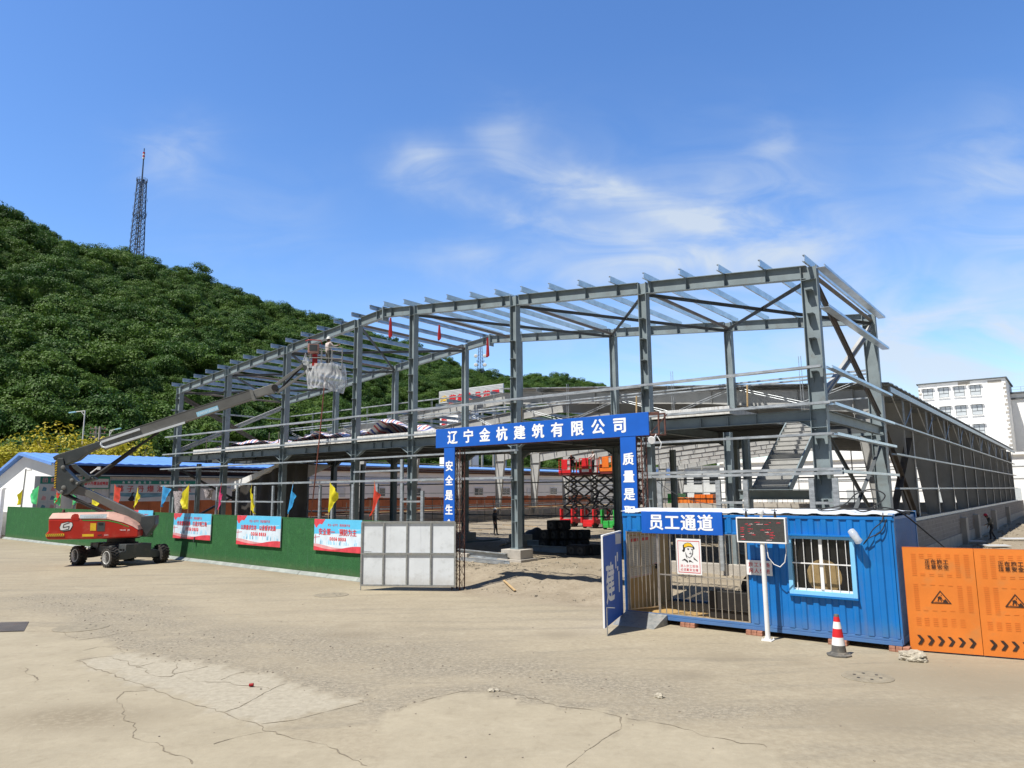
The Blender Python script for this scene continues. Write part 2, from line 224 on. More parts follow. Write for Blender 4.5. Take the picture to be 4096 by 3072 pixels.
# ---------------------------------------------------------------- mesh builder
Z=V((0,0,1)); FRAME={}
class MB:
    def __init__(s): s.v=[]; s.f=[]; s.m=[]; s.mi=0; s.uv=None
    def add(s,vs,fs):
        b=len(s.v); s.v+=[V(q) for q in vs]; s.f+=[[i+b for i in f] for f in fs]; s.m+=[s.mi]*len(fs); return s
    def obox(s,c,ax,ay,az):
        c,ax,ay,az=V(c),V(ax),V(ay),V(az); vs=[c+ax*i+ay*j+az*k for k in (-1,1) for j in (-1,1) for i in (-1,1)]
        return s.add(vs,[(0,2,3,1),(4,5,7,6),(0,1,5,4),(2,6,7,3),(0,4,6,2),(1,3,7,5)])
    def box(s,x0,y0,z0,x1,y1,z1): return s.obox(((x0+x1)/2,(y0+y1)/2,(z0+z1)/2),((x1-x0)/2,0,0),(0,(y1-y0)/2,0),(0,0,(z1-z0)/2))
    def bar(s,p,q,w,h,up=Z):
        p,q=V(p),V(q); d=q-p; L=d.length; d=d/L; up=V(up); sd=d.cross(up)
        if sd.length<1e-4: sd=d.cross(V((1,0,0)))
        sd.normalize(); u2=sd.cross(d); return s.obox((p+q)/2,d*(L/2),sd*(w/2),u2*(h/2))
    def hbeam(s,p,q,dd,D,F,tw=.016,tf=.02):
        p,q=V(p),V(q); ax=(q-p).normalized(); dd=V(dd); dd=(dd-ax*dd.dot(ax)).normalized(); sd=ax.cross(dd); h=(q-p)/2; c=(p+q)/2
        s.obox(c,h,sd*(tw/2),dd*(D/2-tf-.001))
        for k in (-1,1): s.obox(c+dd*(k*(D/2-tf/2)),h,sd*(F/2),dd*(tf/2))
        return s
    def chan(s,p,q,up,H,B,side=1,t=.012,lip=.02):                   # cold-formed channel: web plus two flanges with lips
        p,q=V(p),V(q); ax=(q-p).normalized(); up=V(up); up=(up-ax*up.dot(ax)).normalized(); sd=ax.cross(up)*side; h=(q-p)/2; c=(p+q)/2
        s.obox(c,h,sd*(t/2),up*(H/2-t-.0005))
        for k in (-1,1):
            s.obox(c+up*(k*(H/2-t/2))+sd*(B/2-t/2),h,sd*(B/2),up*(t/2))
            s.obox(c+up*(k*(H/2-t-lip/2-.0005))+sd*(B-t),h,sd*(t/2),up*(lip/2))
        return s
    def tube(s,p,q,r,n=8,r2=None):
        p,q=V(p),V(q); d=(q-p).normalized(); a=d.cross(Z if abs(d.z)<.9 else V((1,0,0))).normalized(); b_=d.cross(a); r2=r if r2 is None else r2
        vs=[p+(a*cos(2*pi*i/n)+b_*sin(2*pi*i/n))*r for i in range(n)]+[q+(a*cos(2*pi*i/n)+b_*sin(2*pi*i/n))*r2 for i in range(n)]
        return s.add(vs,[(i,(i+1)%n,n+(i+1)%n,n+i) for i in range(n)]+[tuple(range(n))[::-1],tuple(range(n,2*n))])
    def path(s,pts,r,n=6):
        pts=[V(p) for p in pts]; rings=[]; pa=None
        for i,p in enumerate(pts):
            d=(pts[min(i+1,len(pts)-1)]-pts[max(i-1,0)]).normalized()
            a=(d.cross(Z) if pa is None else pa-d*pa.dot(d))
            if a.length<1e-4: a=d.cross(V((1,0,0)))
            a.normalize(); pa=a; b_=d.cross(a); rr=r[i] if isinstance(r,(list,tuple)) else r
            rings+= [p+(a*cos(2*pi*j/n)+b_*sin(2*pi*j/n))*rr for j in range(n)]
        fs=[(i*n+j,i*n+(j+1)%n,(i+1)*n+(j+1)%n,(i+1)*n+j) for i in range(len(pts)-1) for j in range(n)]
        return s.add(rings,fs+[tuple(range(n))[::-1],tuple(range((len(pts)-1)*n,len(pts)*n))])
    def prism(s,poly,o,ax,ay,t,n=None):                             # outline in the plane (ax,ay) from o, thickness t along n
        o,ax,ay=V(o),V(ax),V(ay); n=V(n) if n else ax.cross(ay).normalized(); k=len(poly)
        vs=[o+ax*a+ay*b_ for a,b_ in poly]+[o+ax*a+ay*b_+n*t for a,b_ in poly]
        return s.add(vs,[tuple(range(k))[::-1],tuple(range(k,2*k))]+[(i,(i+1)%k,k+(i+1)%k,k+i) for i in range(k)])
    def lathe(s,c,prof,n=24,ax=Z):
        c,ax=V(c),V(ax).normalized(); a=ax.cross(V((1,0,0)) if abs(ax.x)<.9 else V((0,1,0))).normalized(); b_=ax.cross(a); k=len(prof)
        vs=[c+ax*h+(a*cos(2*pi*i/n)+b_*sin(2*pi*i/n))*max(r,1e-4) for r,h in prof for i in range(n)]
        return s.add(vs,[(j*n+i,j*n+(i+1)%n,(j+1)*n+(i+1)%n,(j+1)*n+i) for j in range(k-1) for i in range(n)]+[tuple(range(n))[::-1],tuple(range((k-1)*n,k*n))])
    def flat(s,poly,o,ax,ay): o,ax,ay=V(o),V(ax),V(ay); return s.add([o+ax*a+ay*b_ for a,b_ in poly],[tuple(range(len(poly)))])
    def grid(s,fn,nu,nv,uvs=False):                                # fn(a,b) with a,b in 0..1
        vs=[fn(i/nu,j/nv) for j in range(nv+1) for i in range(nu+1)]; b0=len(s.v)
        s.add(vs,[(j*(nu+1)+i,j*(nu+1)+i+1,(j+1)*(nu+1)+i+1,(j+1)*(nu+1)+i) for j in range(nv) for i in range(nu)])
        if uvs: s.uv=[(i/nu,j/nv) for j in range(nv+1) for i in range(nu+1)]
        return s
    def build(s,name,mats,parent=None,origin=None,smooth=False,bevel=0,recalc=True,frame='site',label=None,solid=0):
        me=bpy.data.meshes.new(name); root=parent
        while root is not None and root.parent is not None: root=root.parent
        if root is not None: o,rot,frame=FRAME[root.name]
        else: o,rot=V(origin or (0,0,0)),0
        if rot: ri=Matrix.Rotation(-rot,3,'Z'); vs=[ri@(q-o) for q in s.v]
        else: vs=[q-o for q in s.v]
        me.from_pydata(vs,[],s.f)
        mats=mats if isinstance(mats,(list,tuple)) else [mats]
        for q in mats: me.materials.append(M[q])
        if len(mats)>1: me.polygons.foreach_set('material_index',s.m)
        if s.uv:
            ul=me.uv_layers.new(name='UVMap')
            for lp in me.loops: ul.data[lp.index].uv=s.uv[lp.vertex_index]
        if recalc:
            bm=bmesh.new(); bm.from_mesh(me); bmesh.ops.recalc_face_normals(bm,faces=bm.faces); bm.to_mesh(me); bm.free()
        if smooth: me.shade_smooth() if smooth is True else me.set_sharp_from_angle(angle=R(smooth))
        if smooth and smooth is not True: pass
        ob=bpy.data.objects.new(name,me); COL.objects.link(ob)
        if parent is not None: ob.parent=parent
        else:
            ob.location=W(*o) if frame=='site' else o; ob.rotation_euler.z=-TH if frame=='site' else 0; FRAME[ob.name]=(o,0,frame)
        if bevel: bv=ob.modifiers.new('bevel','BEVEL'); bv.width=bevel; bv.segments=2; bv.limit_method='ANGLE'
        if solid: sd=ob.modifiers.new('thickness','SOLIDIFY'); sd.thickness=solid
        if label: ob['label']=label
        return ob
def tag(o,label=None,cat=None,group=None,kind=None):
    for k,q in (('label',label),('category',cat),('group',group),('kind',kind)):
        if q: o[k]=q
    return o
def thing(name,label,cat,o,group=None,rot=0,frame='site'):
    e=bpy.data.objects.new(name,None); COL.objects.link(e); e.empty_display_size=.2; o=V(o)
    e.location=W(*o) if frame=='site' else o; e.rotation_euler.z=(-TH if frame=='site' else 0)+rot; FRAME[e.name]=(o,rot,frame)
    return tag(e,label,cat,group)
def solo(mb,name,label,cat,mats,o,group=None,**k): return tag(mb.build(name,mats,None,o,**k),label,cat,group)
def copy_tree(o,parent=None):
    c=o.copy(); COL.objects.link(c); c.parent=parent
    if parent is None and o.name in FRAME: FRAME[c.name]=FRAME[o.name]
    for ch in list(o.children): copy_tree(ch,c)
    return c
# ---------------------------------------------------------------- lettering
_TX={}
def glyph(ch,bold):
    key=(ch,bold)
    if key not in _TX:
        cu=bpy.data.curves.new('lettering','FONT'); cu.body=ch; cu.size=1; cu.offset=bold; cu.resolution_u=3; cu.align_x='CENTER'
        ob=bpy.data.objects.new('lettering',cu); COL.objects.link(ob); dg=bpy.context.evaluated_depsgraph_get(); me=bpy.data.meshes.new_from_object(ob.evaluated_get(dg))
        vs=[q.co.copy() for q in me.vertices]; fs=[tuple(p.vertices) for p in me.polygons]
        bpy.data.objects.remove(ob); bpy.data.curves.remove(cu); bpy.data.meshes.remove(me)
        xs=[q.x for q in vs]; ys=[q.y for q in vs]; cx=(min(xs)+max(xs))/2 if ch.isascii() else 0; cy=.36 if not ch.isascii() else .35
        _TX[key]=([V((q.x-cx,q.y-cy,0)) for q in vs],fs,(max(xs)-min(xs)) if xs else .3)
    return _TX[key]
def put(mb,text,c,ax,ay,size,pitch=None,bold=.02,wide=1,down=False):
    c,ax,ay=V(c),V(ax),V(ay); pitch=pitch or size*1.02; n=len(text); nn=ax.cross(ay); sh=max(0,bold-.006)*1.15
    for i,ch in enumerate(text):
        if ch==' ': continue
        vs,fs,_=glyph(ch,.006); k=(i-(n-1)/2)*pitch; o=c-ay*k if down else c+ax*k
        for j,(sx,sy) in enumerate(((0,0),(1,0),(-1,0),(0,1),(0,-1),(.7,.7),(-.7,-.7))):
            mb.add([o+ax*((q.x+sx*sh)*size*wide)+ay*((q.y+sy*sh*.6)*size)+nn*(.0003*j) for q in vs],fs)
            if sh*size<.001: break
    return mb
U,VV=V((1,0,0)),V((0,1,0))                                        # site axes as vectors
# ================================================================ SETTING
def sst(a): a=max(0,min(1,a)); return a*a*(3-2*a)
def gz(u,v):                                                      # level of the ground: yard 0, site 0.45
    t=sst((v+5.2)/3.6)*sst((20.6-u)/1.2)*sst((u+27)/2); n=noise.noise(V((u*.9,v*.9,0)))*.5+noise.noise(V((u*2.7,v*2.7,3)))*.3
    rough=max(t*(1 if v<3 else .6), sst((u-20.6)/.6)*sst((v+6)/1.5)*.9)
    soil=sst((v+6.2)/1.2)*sst((u-9.6)/1)*sst((17-u)/1)*sst((1-v)/3)
    return .45*t+.10*n*max(rough,0)+.16*soil*n
def pline(pts): return [ (G(x,y).x,G(x,y).y) for x,y in pts]
def dseg(px,py,a,b):
    dx,dy=b[0]-a[0],b[1]-a[1]; t=max(0,min(1,((px-a[0])*dx+(py-a[1])*dy)/(dx*dx+dy*dy+1e-9))); return math.hypot(px-a[0]-t*dx,py-a[1]-t*dy)
def q4(pts): return [(x*.7233,2050+y*.7233) for x,y in pts]
def q5(pts): return [(1600+x*1.1284,2300+y*1.1284) for x,y in pts]
GRAV=[(pline(q4(p)),w) for p,w in (([(150,470),(600,560),(1000,620)],.9),([(450,560),(750,740),(1000,810),(1500,880),(1900,990),(2200,1090)],.5),([(700,740),(1200,690),(1700,720),(2200,800)],1.5),([(300,470),(560,460),(900,540)],.8))]+[(pline(q5(p)),w) for p,w in (([(0,430),(300,400),(550,460),(820,500),(1400,480)],.35),([(0,330),(400,330),(900,420)],.8))]
SLAB=[pline(q4(p)) for p in ([(430,822),(640,785),(960,800),(1330,880),(1580,945),(2010,1045),(1450,1175),(1240,1100),(820,965)],)]
SMO=[pline(q4(p)) for p in ([(-200,600),(0,640),(440,705),(560,690),(700,775),(420,820),(820,970),(1240,1105),(1500,1205),(2030,1400),(2300,1520),(-200,1520)],)]+[pline(q5(p)) for p in ([(-60,480),(0,470),(230,410),(560,465),(640,470),(800,500),(700,600),(560,720),(-60,720)],[(820,505),(1000,545),(1300,610),(1400,720),(600,720),(700,610)])]
STN=[(G(x,y).xy,r) for x,y,r in ((1400,2540,.35),(1330,2545,.2),(1390,2505,.2),(1030,2328,.5),(1510,2340,.2),(200,2215,1.4),(120,2190,1.6),(330,2230,.5),(3850,2700,1.2),(4000,2740,.9),(3550,2870,.7),(2900,2630,.35),(3200,2645,.2),(2750,2700,.25),(2240,2540,.3),(300,2870,.6))]
def inpoly(x,y,p):
    c=False; j=len(p)-1
    for i in range(len(p)):
        if (p[i][1]>y)!=(p[j][1]>y) and x<(p[j][0]-p[i][0])*(y-p[i][1])/(p[j][1]-p[i][1])+p[i][0]: c=not c
        j=i
    return c
def ground():
    ds=[3.5]; 
    while ds[-1]<1600: ds.append(ds[-1]*(1.016 if ds[-1]<75 else 1.05))
    nA=300; A=[math.tan(R(-64+128*i/nA)) for i in range(nA+1)]; vs=[]; at=dict(gravel=[],slab=[],dirt=[],stain=[],smooth=[])
    for d in ds:
        for a in A:
            x,y=a*d,d-8; p=uv((x,y,0)); u,v=p.x,p.y
            z=gz(u,v) if d<140 else (0.45*sst((u+27)/2)*sst((20.6-u)/1.2) if v>-1.6 else 0)
            vs.append((x,y,z)); g=s_=st=sm=0
            if 3<y<28 and abs(x)<24:
                for pl,w in GRAV:
                    dd=min(dseg(x,y,pl[i],pl[i+1]) for i in range(len(pl)-1)); g=max(g,1-sst(dd/(2*w)))
                nn=noise.noise(V((x*.8,y*.8,0)))*.22
                for pl in SLAB: s_=max(s_,1. if inpoly(x+nn,y+nn,pl) else 0.)
                for pl in SMO: sm=max(sm,1. if inpoly(x+nn*.5,y+nn*.5,pl) else 0.)
                g*=(1-s_)*(1-sm)
            if y<40:
                for c,r in STN:
                    dd=math.hypot((x-c[0])/1.6,y-c[1])
                    if dd<r*2: st=max(st,(1-sst(dd/(2*r)))*.8)
            di=max(sst((v+6.6)/1.1)*sst((u+24)/3)*sst((21-u)/.6),sst((u-21)/1)*sst((v+6.3)/.8))
            if u<-27: di=max(di,.4*sst((-27-u)/3))
            for k,q in zip(('gravel','slab','dirt','stain','smooth'),(g,s_,di,st,sm)): at[k].append(q)
    n=nA+1; fs=[(j*n+i,j*n+i+1,(j+1)*n+i+1,(j+1)*n+i) for j in range(len(ds)-1) for i in range(nA)]
    me=bpy.data.meshes.new('ground'); me.from_pydata(vs,[],fs); me.materials.append(M['yard'])
    for k,q in at.items(): a=me.attributes.new(k,'FLOAT','POINT'); a.data.foreach_set('value',q)
    me.shade_smooth(); o=bpy.data.objects.new('ground',me); COL.objects.link(o); tag(o,kind='structure')
ground()
# cracks between the broken slabs
CR=[q4(p) for p in ([(420,820),(520,860),(620,895),(720,930),(820,970),(940,1012),(1060,1050),(1150,1080),(1240,1105),(1440,1180),(1500,1205),(1640,1255),(1800,1300),(1920,1350),(2030,1400)],[(1240,1105),(1330,1075),(1420,1020),(1500,980),(1580,945)],[(1440,1170),(1640,1145),(1830,1095),(2010,1050)],[(970,800),(985,850),(985,880),(960,905),(860,905)],[(985,910),(1100,935),(1200,940),(1350,955),(1490,975)],[(1200,930),(1280,895),(1340,885)],[(985,890),(1080,870),(1150,850)],[(150,855),(165,890),(185,915),(190,940)],[(690,990),(640,1040),(690,1110),(740,1180),(765,1250),(830,1270),(900,1290),(960,1330),(1000,1345),(1060,1390)],[(760,850),(800,880),(860,905)],[(640,800),(700,835),(780,850),(900,820),(970,825)],[(690,990),(820,985)],[(140,660),(240,658),(340,665),(440,705),(560,690),(700,660),(820,650)],[(420,820),(540,800),(660,790),(700,775),(640,745),(540,742),(430,775)],[(1500,1205),(1300,1245),(1180,1280)])]+[q5(p) for p in ([(590,684),(650,640),(700,600),(745,565),(770,550),(800,500),(640,470),(560,465)],[(820,505),(920,525),(1000,545),(1100,570),(1200,590),(1300,610)],[(560,465),(440,430),(340,415),(230,410),(100,440),(0,470)])]
mb=MB()
for pl in CR:
    pts=[]; 
    for i in range(len(pl)-1):
        for k in range(6):
            t=k/6; x=pl[i][0]*(1-t)+pl[i+1][0]*t; y=pl[i][1]*(1-t)+pl[i+1][1]*t; g=G(x,y); nz=noise.noise(V((g.x*1.7,g.y*1.7,5))); n2=noise.noise(V((g.x*6,g.y*6,9))); pts.append(V((g.x+nz*.10+n2*.05,g.y+nz*.08+n2*.05,.004)))
    pts.append(G(*pl[-1],.004)); w=[max(.002,.007+.016*noise.noise(V((p.x*3,p.y*3,1)))) *(.4 if i in (0,len(pts)-1) else 1) for i,p in enumerate(pts)]
    vs=[]
    for i,p in enumerate(pts):
        d=(pts[min(i+1,len(pts)-1)]-pts[max(i-1,0)]); s_=V((-d.y,d.x,0)).normalized(); vs+=[p+s_*w[i],p-s_*w[i]*(.3+rnd.random())]
    mb.add(vs,[(2*i,2*i+1,2*i+3,2*i+2) for i in range(len(pts)-1)])
tag(mb.build('pavement_crack','crack',frame='world'),kind='structure')
# loose grit and pebbles
def stone(mb,c,r,sq=.6):
    a0=rnd.random()*6; n=5; vs=[c+V((cos(a0+2*pi*i/n)*r*rnd.uniform(.7,1.2),sin(a0+2*pi*i/n)*r*rnd.uniform(.7,1.2),-.2*r)) for i in range(n)]
    vs+=[c+V((cos(a0+.4+2*pi*i/n)*r*rnd.uniform(.5,.85),sin(a0+.4+2*pi*i/n)*r*rnd.uniform(.5,.85),r*sq*rnd.uniform(.7,1.2))) for i in range(n)]
    mb.add(vs,[tuple(range(n,2*n))]+[(i,(i+1)%n,n+(i+1)%n,n+i) for i in range(n)])
M['grit']=mat('grit_stone',(.26,.22,.17),.9,0,.4,3); M['grit2']=mat('pale_rubble',(.31,.27,.205),.9,0,.35,2)
mb=MB()
for pl,w in GRAV:
    for i in range(len(pl)-1):
        L=math.hypot(pl[i+1][0]-pl[i][0],pl[i+1][1]-pl[i][1])
        for k in range(int(L*w*15)):
            t=rnd.random(); o=rnd.gauss(0,.6)*w; x=pl[i][0]*(1-t)+pl[i+1][0]*t; y=pl[i][1]*(1-t)+pl[i+1][1]*t+o; stone(mb,V((x+rnd.gauss(0,.3),y,0)),rnd.choice((.008,.010,.012,.016,.024)))
for k in range(350): y=rnd.uniform(5,26); stone(mb,V((rnd.uniform(-.8,.8)*y,y,0)),rnd.choice((.008,.010,.012,.018)))
tag(mb.build('gravel','grit',frame='world',recalc=False),kind='stuff',label='loose grey gravel scattered over the worn concrete yard',cat='gravel')
mb=MB()
for k in range(1500):
    u=rnd.uniform(9.8,17.2); v=rnd.uniform(-5.4,-.2); 
    if rnd.random()<.5: u=rnd.gauss(8.5,1.3); v=rnd.gauss(-1.9,.55)
    stone(mb,V((u,v,gz(u,v))),rnd.choice((.03,.04,.05,.07)) if k%9==0 else rnd.choice((.012,.018,.025)))
for k in range(1400):
    u=rnd.uniform(-20,20); v=rnd.uniform(0,40) if k%3 else rnd.uniform(-4,3); stone(mb,V((u,v,gz(u,v))),rnd.choice((.02,.03,.045,.07)))
for k in range(700):
    u=rnd.uniform(21,27); v=rnd.uniform(-4,60); stone(mb,V((u,v,gz(u,v))),rnd.choice((.03,.05,.08,.14)))
tag(mb.build('rubble','grit2',recalc=False),kind='stuff',label='broken stones and clods lying on the bare soil',cat='rubble')
# ---------------------------------------------------------------- wooded hill
#        photo x, base distance, crest distance, crest height in the photo
RID=[(-1500,80,190,700),(-700,88,205,760),(0,98,225,862),(250,100,245,978),(400,104,262,1030),(555,108,285,1055),(800,116,320,1120),(1000,128,350,1215),(1200,142,390,1278),(1350,160,430,1310),(1468,180,470,1352),(1640,205,510,1395),(1793,235,545,1468),(1875,255,570,1492),(1988,285,620,1512),(2168,330,690,1517),(2280,360,730,1528),(2395,390,770,1550),(2476,410,800,1585),(2560,430,830,1640),(2700,460,860,1760),(2900,520,900,1880)]
def ridge(px):
    for i in range(len(RID)-1):
        if RID[i][0]<=px<=RID[i+1][0]:
            t=(px-RID[i][0])/(RID[i+1][0]-RID[i][0]); return [RID[i][k]*(1-t)+RID[i+1][k]*t for k in range(1,4)]
def hill_pt(px,t):
    bD,cD,cy=ridge(px); c=DD(px,cy,cD); c.z-=5.0; b_=DD(px,1980,bD); b_.z=0
    if t<=1: p=b_.lerp(c,t); p.z=c.z*(1.12*t-.12*t*t)+noise.noise(V((p.x*.02,p.y*.02,0)))*10*t*(1-t)*2
    else: p=b_.lerp(c,t); p.z=c.z*(1-(t-1)*1.6)
    return p
mb=MB(); mb.grid(lambda a,b_: hill_pt(-1500+4400*a,1.35*b_),110,46)
hl=mb.build('hill','hill',frame='world',recalc=False,smooth=True); tag(hl,kind='structure')
def crown_mesh(name,seed,R0_,H,lobes,per,card,leaf,flat=.62,clear=.25):
    r=random.Random(seed); vs=[]; fs=[]; tone=[]
    for k in range(lobes):
        if k==0: c=V((0,0,H*.72)); lr=R0_*.55
        else:
            a=k*2.4+r.random(); rr=R0_*(.25+.62*math.sqrt(r.random())); zz=H*(clear+.12+(1-clear-.25)*r.random()*(1-.45*rr/R0_)); c=V((cos(a)*rr,sin(a)*rr,zz)); lr=R0_*r.uniform(.26,.44)
        ti=r.random()*.5
        for q in range(per):
            while True:
                d=V((r.uniform(-1,1),r.uniform(-1,1),r.uniform(-.75,1)))
                if .05<d.length<1: break
            d.normalize(); p=c+V((d.x*lr,d.y*lr,d.z*lr*flat))*r.uniform(.72,1.08)
            nrm=(d*1.0+V((0,0,.55))+V((r.gauss(0,.45),r.gauss(0,.45),r.gauss(0,.45)))).normalized(); a_=nrm.cross(V((r.gauss(0,1),r.gauss(0,1),r.gauss(0,1)))).normalized(); b_=nrm.cross(a_); s_=card*r.uniform(.6,1.35); b0=len(vs)
            vs+=[p+a_*s_,p+b_*s_*.6+a_*.15*s_,p-a_*s_-nrm*.25*s_,p-b_*s_*.6+a_*.15*s_]; fs.append((b0,b0+1,b0+2,b0+3)); tn=min(1,max(0,ti+r.uniform(-.25,.35))); tone+=[tn]*4
    me=bpy.data.meshes.new(name); me.from_pydata(vs,[],fs); me.materials.append(M[leaf]); at=me.attributes.new('tone','FLOAT','POINT'); at.data.foreach_set('value',tone); return me
fc=bpy.data.collections.new('forest_crowns')
for i in range(6):
    me=crown_mesh('crown',40+i,.86,(1.5,1.7,1.35,1.95,1.6,1.45)[i],(8,10,7,9,11,8)[i],360,(.038,.036,.041,.035,.037,.04)[i],'forest_leaves'); o=bpy.data.objects.new('crown',me); fc.objects.link(o)
r=random.Random(5); pts=[]; scl=[]
for k in range(34000):
    px=r.uniform(-1400,2850); t=r.uniform(0,1.04); bD,cD,cy=ridge(px); D_=bD+(cD-bD)*t
    if r.random()>D_/830*(cD-bD)/420*1.15: continue
    p=hill_pt(px,t); s_=r.choice((3.0,3.8,4.6,5.6,6.6,3.4))*r.uniform(.85,1.15)*(1.0+.15*(D_>350)); pts.append((p.x,p.y,p.z+r.uniform(-.4,.25)*s_)); scl.append(s_)
for k in range(300):                                               # the ragged line of trees along the crest
    px=r.uniform(-400,2600); bD,cD,cy=ridge(px); p=hill_pt(px,r.uniform(.97,1.03)); s_=r.uniform(2.2,6.6); pts.append((p.x,p.y,p.z+r.uniform(-.3,.35)*s_)); scl.append(s_)
me=bpy.data.meshes.new('forest'); me.from_pydata(pts,[],[]); a=me.attributes.new('size','FLOAT','POINT'); a.data.foreach_set('value',scl)
fo=bpy.data.objects.new('forest',me); COL.objects.link(fo); tag(fo,'dense dark green woodland covering the whole hillside','forest',kind='stuff')
ng=bpy.data.node_groups.new('forest_scatter','GeometryNodeTree'); ng.interface.new_socket('Geometry',in_out='INPUT',socket_type='NodeSocketGeometry'); ng.interface.new_socket('Geometry',in_out='OUTPUT',socket_type='NodeSocketGeometry')
N=ng.nodes.new; L_=ng.links.new; gi=N('NodeGroupInput'); go=N('NodeGroupOutput'); ip=N('GeometryNodeInstanceOnPoints'); ci=N('GeometryNodeCollectionInfo'); ci.inputs['Collection'].default_value=fc; ci.inputs['Separate Children'].default_value=True; ci.inputs['Reset Children'].default_value=True
mp_=N('GeometryNodeMeshToPoints'); L_(gi.outputs[0],mp_.inputs[0]); L_(mp_.outputs[0],ip.inputs['Points']); L_(ci.outputs[0],ip.inputs['Instance']); ip.inputs['Pick Instance'].default_value=True
rv=N('FunctionNodeRandomValue'); rv.data_type='FLOAT_VECTOR'; rv.inputs[0].default_value=(-.12,-.12,0); rv.inputs[1].default_value=(.12,.12,6.28); L_(rv.outputs[0],ip.inputs['Rotation'])
na=N('GeometryNodeInputNamedAttribute'); na.data_type='FLOAT'; na.inputs[0].default_value='size'; L_(na.outputs[0],ip.inputs['Scale'])
ri_=N('FunctionNodeRandomValue'); ri_.data_type='INT'; ri_.inputs[4].default_value=0; ri_.inputs[5].default_value=5; L_(ri_.outputs[2],ip.inputs['Instance Index']); L_(ip.outputs[0],go.inputs[0])
fo.modifiers.new('scatter','NODES').node_group=ng
# ---------------------------------------------------------------- trees behind the left building
def tree(name,label,cat,p,H,Rc,seed,leaf,n=(20,120),card=.16,group=None):
    t=thing(name,label,cat,p,group,0,'world'); mb=MB(); r=random.Random(seed); top=V(p)+V((0,0,H*.5)); mb.path([p,V(p)+V((.1,.05,H*.25)),top],[.16,.12,.07],7)
    for k in range(6): a=k*1.05; e=V(p)+V((cos(a)*Rc*.5,sin(a)*Rc*.5,H*(.55+.2*r.random()))); mb.path([V(p)+V((.05,.03,H*(.22+.05*k))),(V(p)+V((.05,.03,H*(.22+.05*k)))).lerp(e,.6)+V((0,0,.2)),e],[.07,.05,.02],5)
    mb.build('trunk','bark',t,smooth=True); me=crown_mesh('crown',seed,Rc,H,n[0],n[1],card,leaf,.7,.12); o=bpy.data.objects.new('crown',me); COL.objects.link(o); o.parent=t; return t
for i,(px,py,d,Rc,lb) in enumerate(((-40,1775,74,2.6,'yellow flowering tree at the left edge, above the gable end of the white building'),(95,1765,72,2.6,'yellow flowering tree left of the tall street lamp, low crown over the blue roof'),(232,1722,72,2.9,'tallest yellow tree, just left of the tall street lamp behind the blue roof'),(420,1770,73,2.5,'yellow tree behind the boom of the lift, below the far street lamp'),(530,1765,72,2.4,'yellow tree right of the lift boom, at the end of the yellow row'))):
    p=DD(px,py,d); H=(p.z-.3)*1.32; Rc*=1.3; p.z=.3; tree('yellow_tree',lb,'tree',p,H,Rc,70+i,'yellow_leaves',(24,130),.17,'yellow trees behind the white building')
for i,(px,py,d,Rc,lb) in enumerate(((620,1760,82,3.2,'dark green tree beyond the blue roof, right of the yellow trees'),(-120,1700,86,3.6,'dark green tree at the left edge beyond the yellow trees'))):
    p=DD(px,py,d); H=p.z-.3; p.z=.3; tree('green_tree',lb,'tree',p,H,Rc,90+i,'green_leaves',(20,120),.2)
# ================================================================ STEEL OFFICE FRAME (two gabled frames, 8.2 m apart)
US=[-20.4,-14.35,-8.23,-2.05,2.05,8.23,14.35,20.4]; V2=8.23
def zr(u): return 12.35-1.99*abs(u)/20.4
of=thing('steel_frame_building','open two-storey frame of grey-green steel with a gabled top, nearest the gate','building',(0,0,.5))
PB=.95
for v in (0,V2):
    for u in US:
        cor=abs(u)>20; D,F=(.5,.28) if cor else (.33,.30); du=-math.copysign(.09,u) if cor else 0
        mb=MB(); top=zr(u)-.03; mb.hbeam((u+du,v,PB),(u+du,v,top),U,D,F,.016,.022)
        mb.box(u+du-D/2-.05,v-F/2-.05,PB-.03,u+du+D/2+.05,v+F/2+.05,PB+.01)
        for z in (5.13,5.70,top-.44): 
            for s in (-1,1): mb.box(u+du-D/2+.03,v+.012 if s>0 else v-F/2+.01,z-.008,u+du+D/2-.03,v+F/2-.01 if s>0 else v-.012,z+.008)
        if v==0:
            for z in (3.75,4.87,6.98,8.05,8.85,9.62):                # girt cleats
                if z<top-.3: mb.box(u+du-.09,v-.30,z-.10,u+du+.09,v-.012,z-.088); mb.prism([(0,0),(-.27,0),(0,-.34)],(u+du-.09,v-.013,z-.10),VV,Z,.012,(1,0,0))
            for z in (2.0,2.9): mb.box(u+du-.07,v-.28,z,u+du+.07,v-.012,z+.012)
        mb.build('column','steel',of)
        mb=MB(); mb.box(u-.5,v-.42,.55,u+.5,v+.42,PB-.035); mb.box(u-.62,v-.55,-.1,u+.62,v+.55,.545); mb.build('pedestal','conc',of,bevel=.015)
    for s in (-1,1):                                                # rafter: one half of the gable
        mb=MB(); seq=[0]+[x for x in sorted(map(abs,US)) if x>0][::2]
        up=V((s*.097,0,1)).normalized()
        for i in range(len(seq)-1):
            a,b_=seq[i]*s,seq[i+1]*s; wa=.19 if i else 0; wb=.19
            mb.hbeam((a+s*wa,v,zr(a+s*wa)-.22),(b_-s*wb,v,zr(b_-s*wb)-.22),up,.44,.24,.014,.018)
        for k in range(15):
            u=s*(20.35-1.415*k)
            if min(abs(u-q) for q in US)>.3:
                for q in (-1,1): mb.box(u-.008,v+(.01 if q>0 else -.115),zr(u)-.42,u+.008,v+(.115 if q>0 else -.01),zr(u)-.022)
            mb.prism([(-.11,.004),(.11,.004),(.11,.2),(-.02,.2)],(u-.035*s,v,zr(u)),VV,Z,.012,(1,0,0))
        if s>0: mb.box(-.03,v-.2,zr(0)-.62,.03,v+.2,zr(0)+.08)
        mb.build('rafter','steel',of)
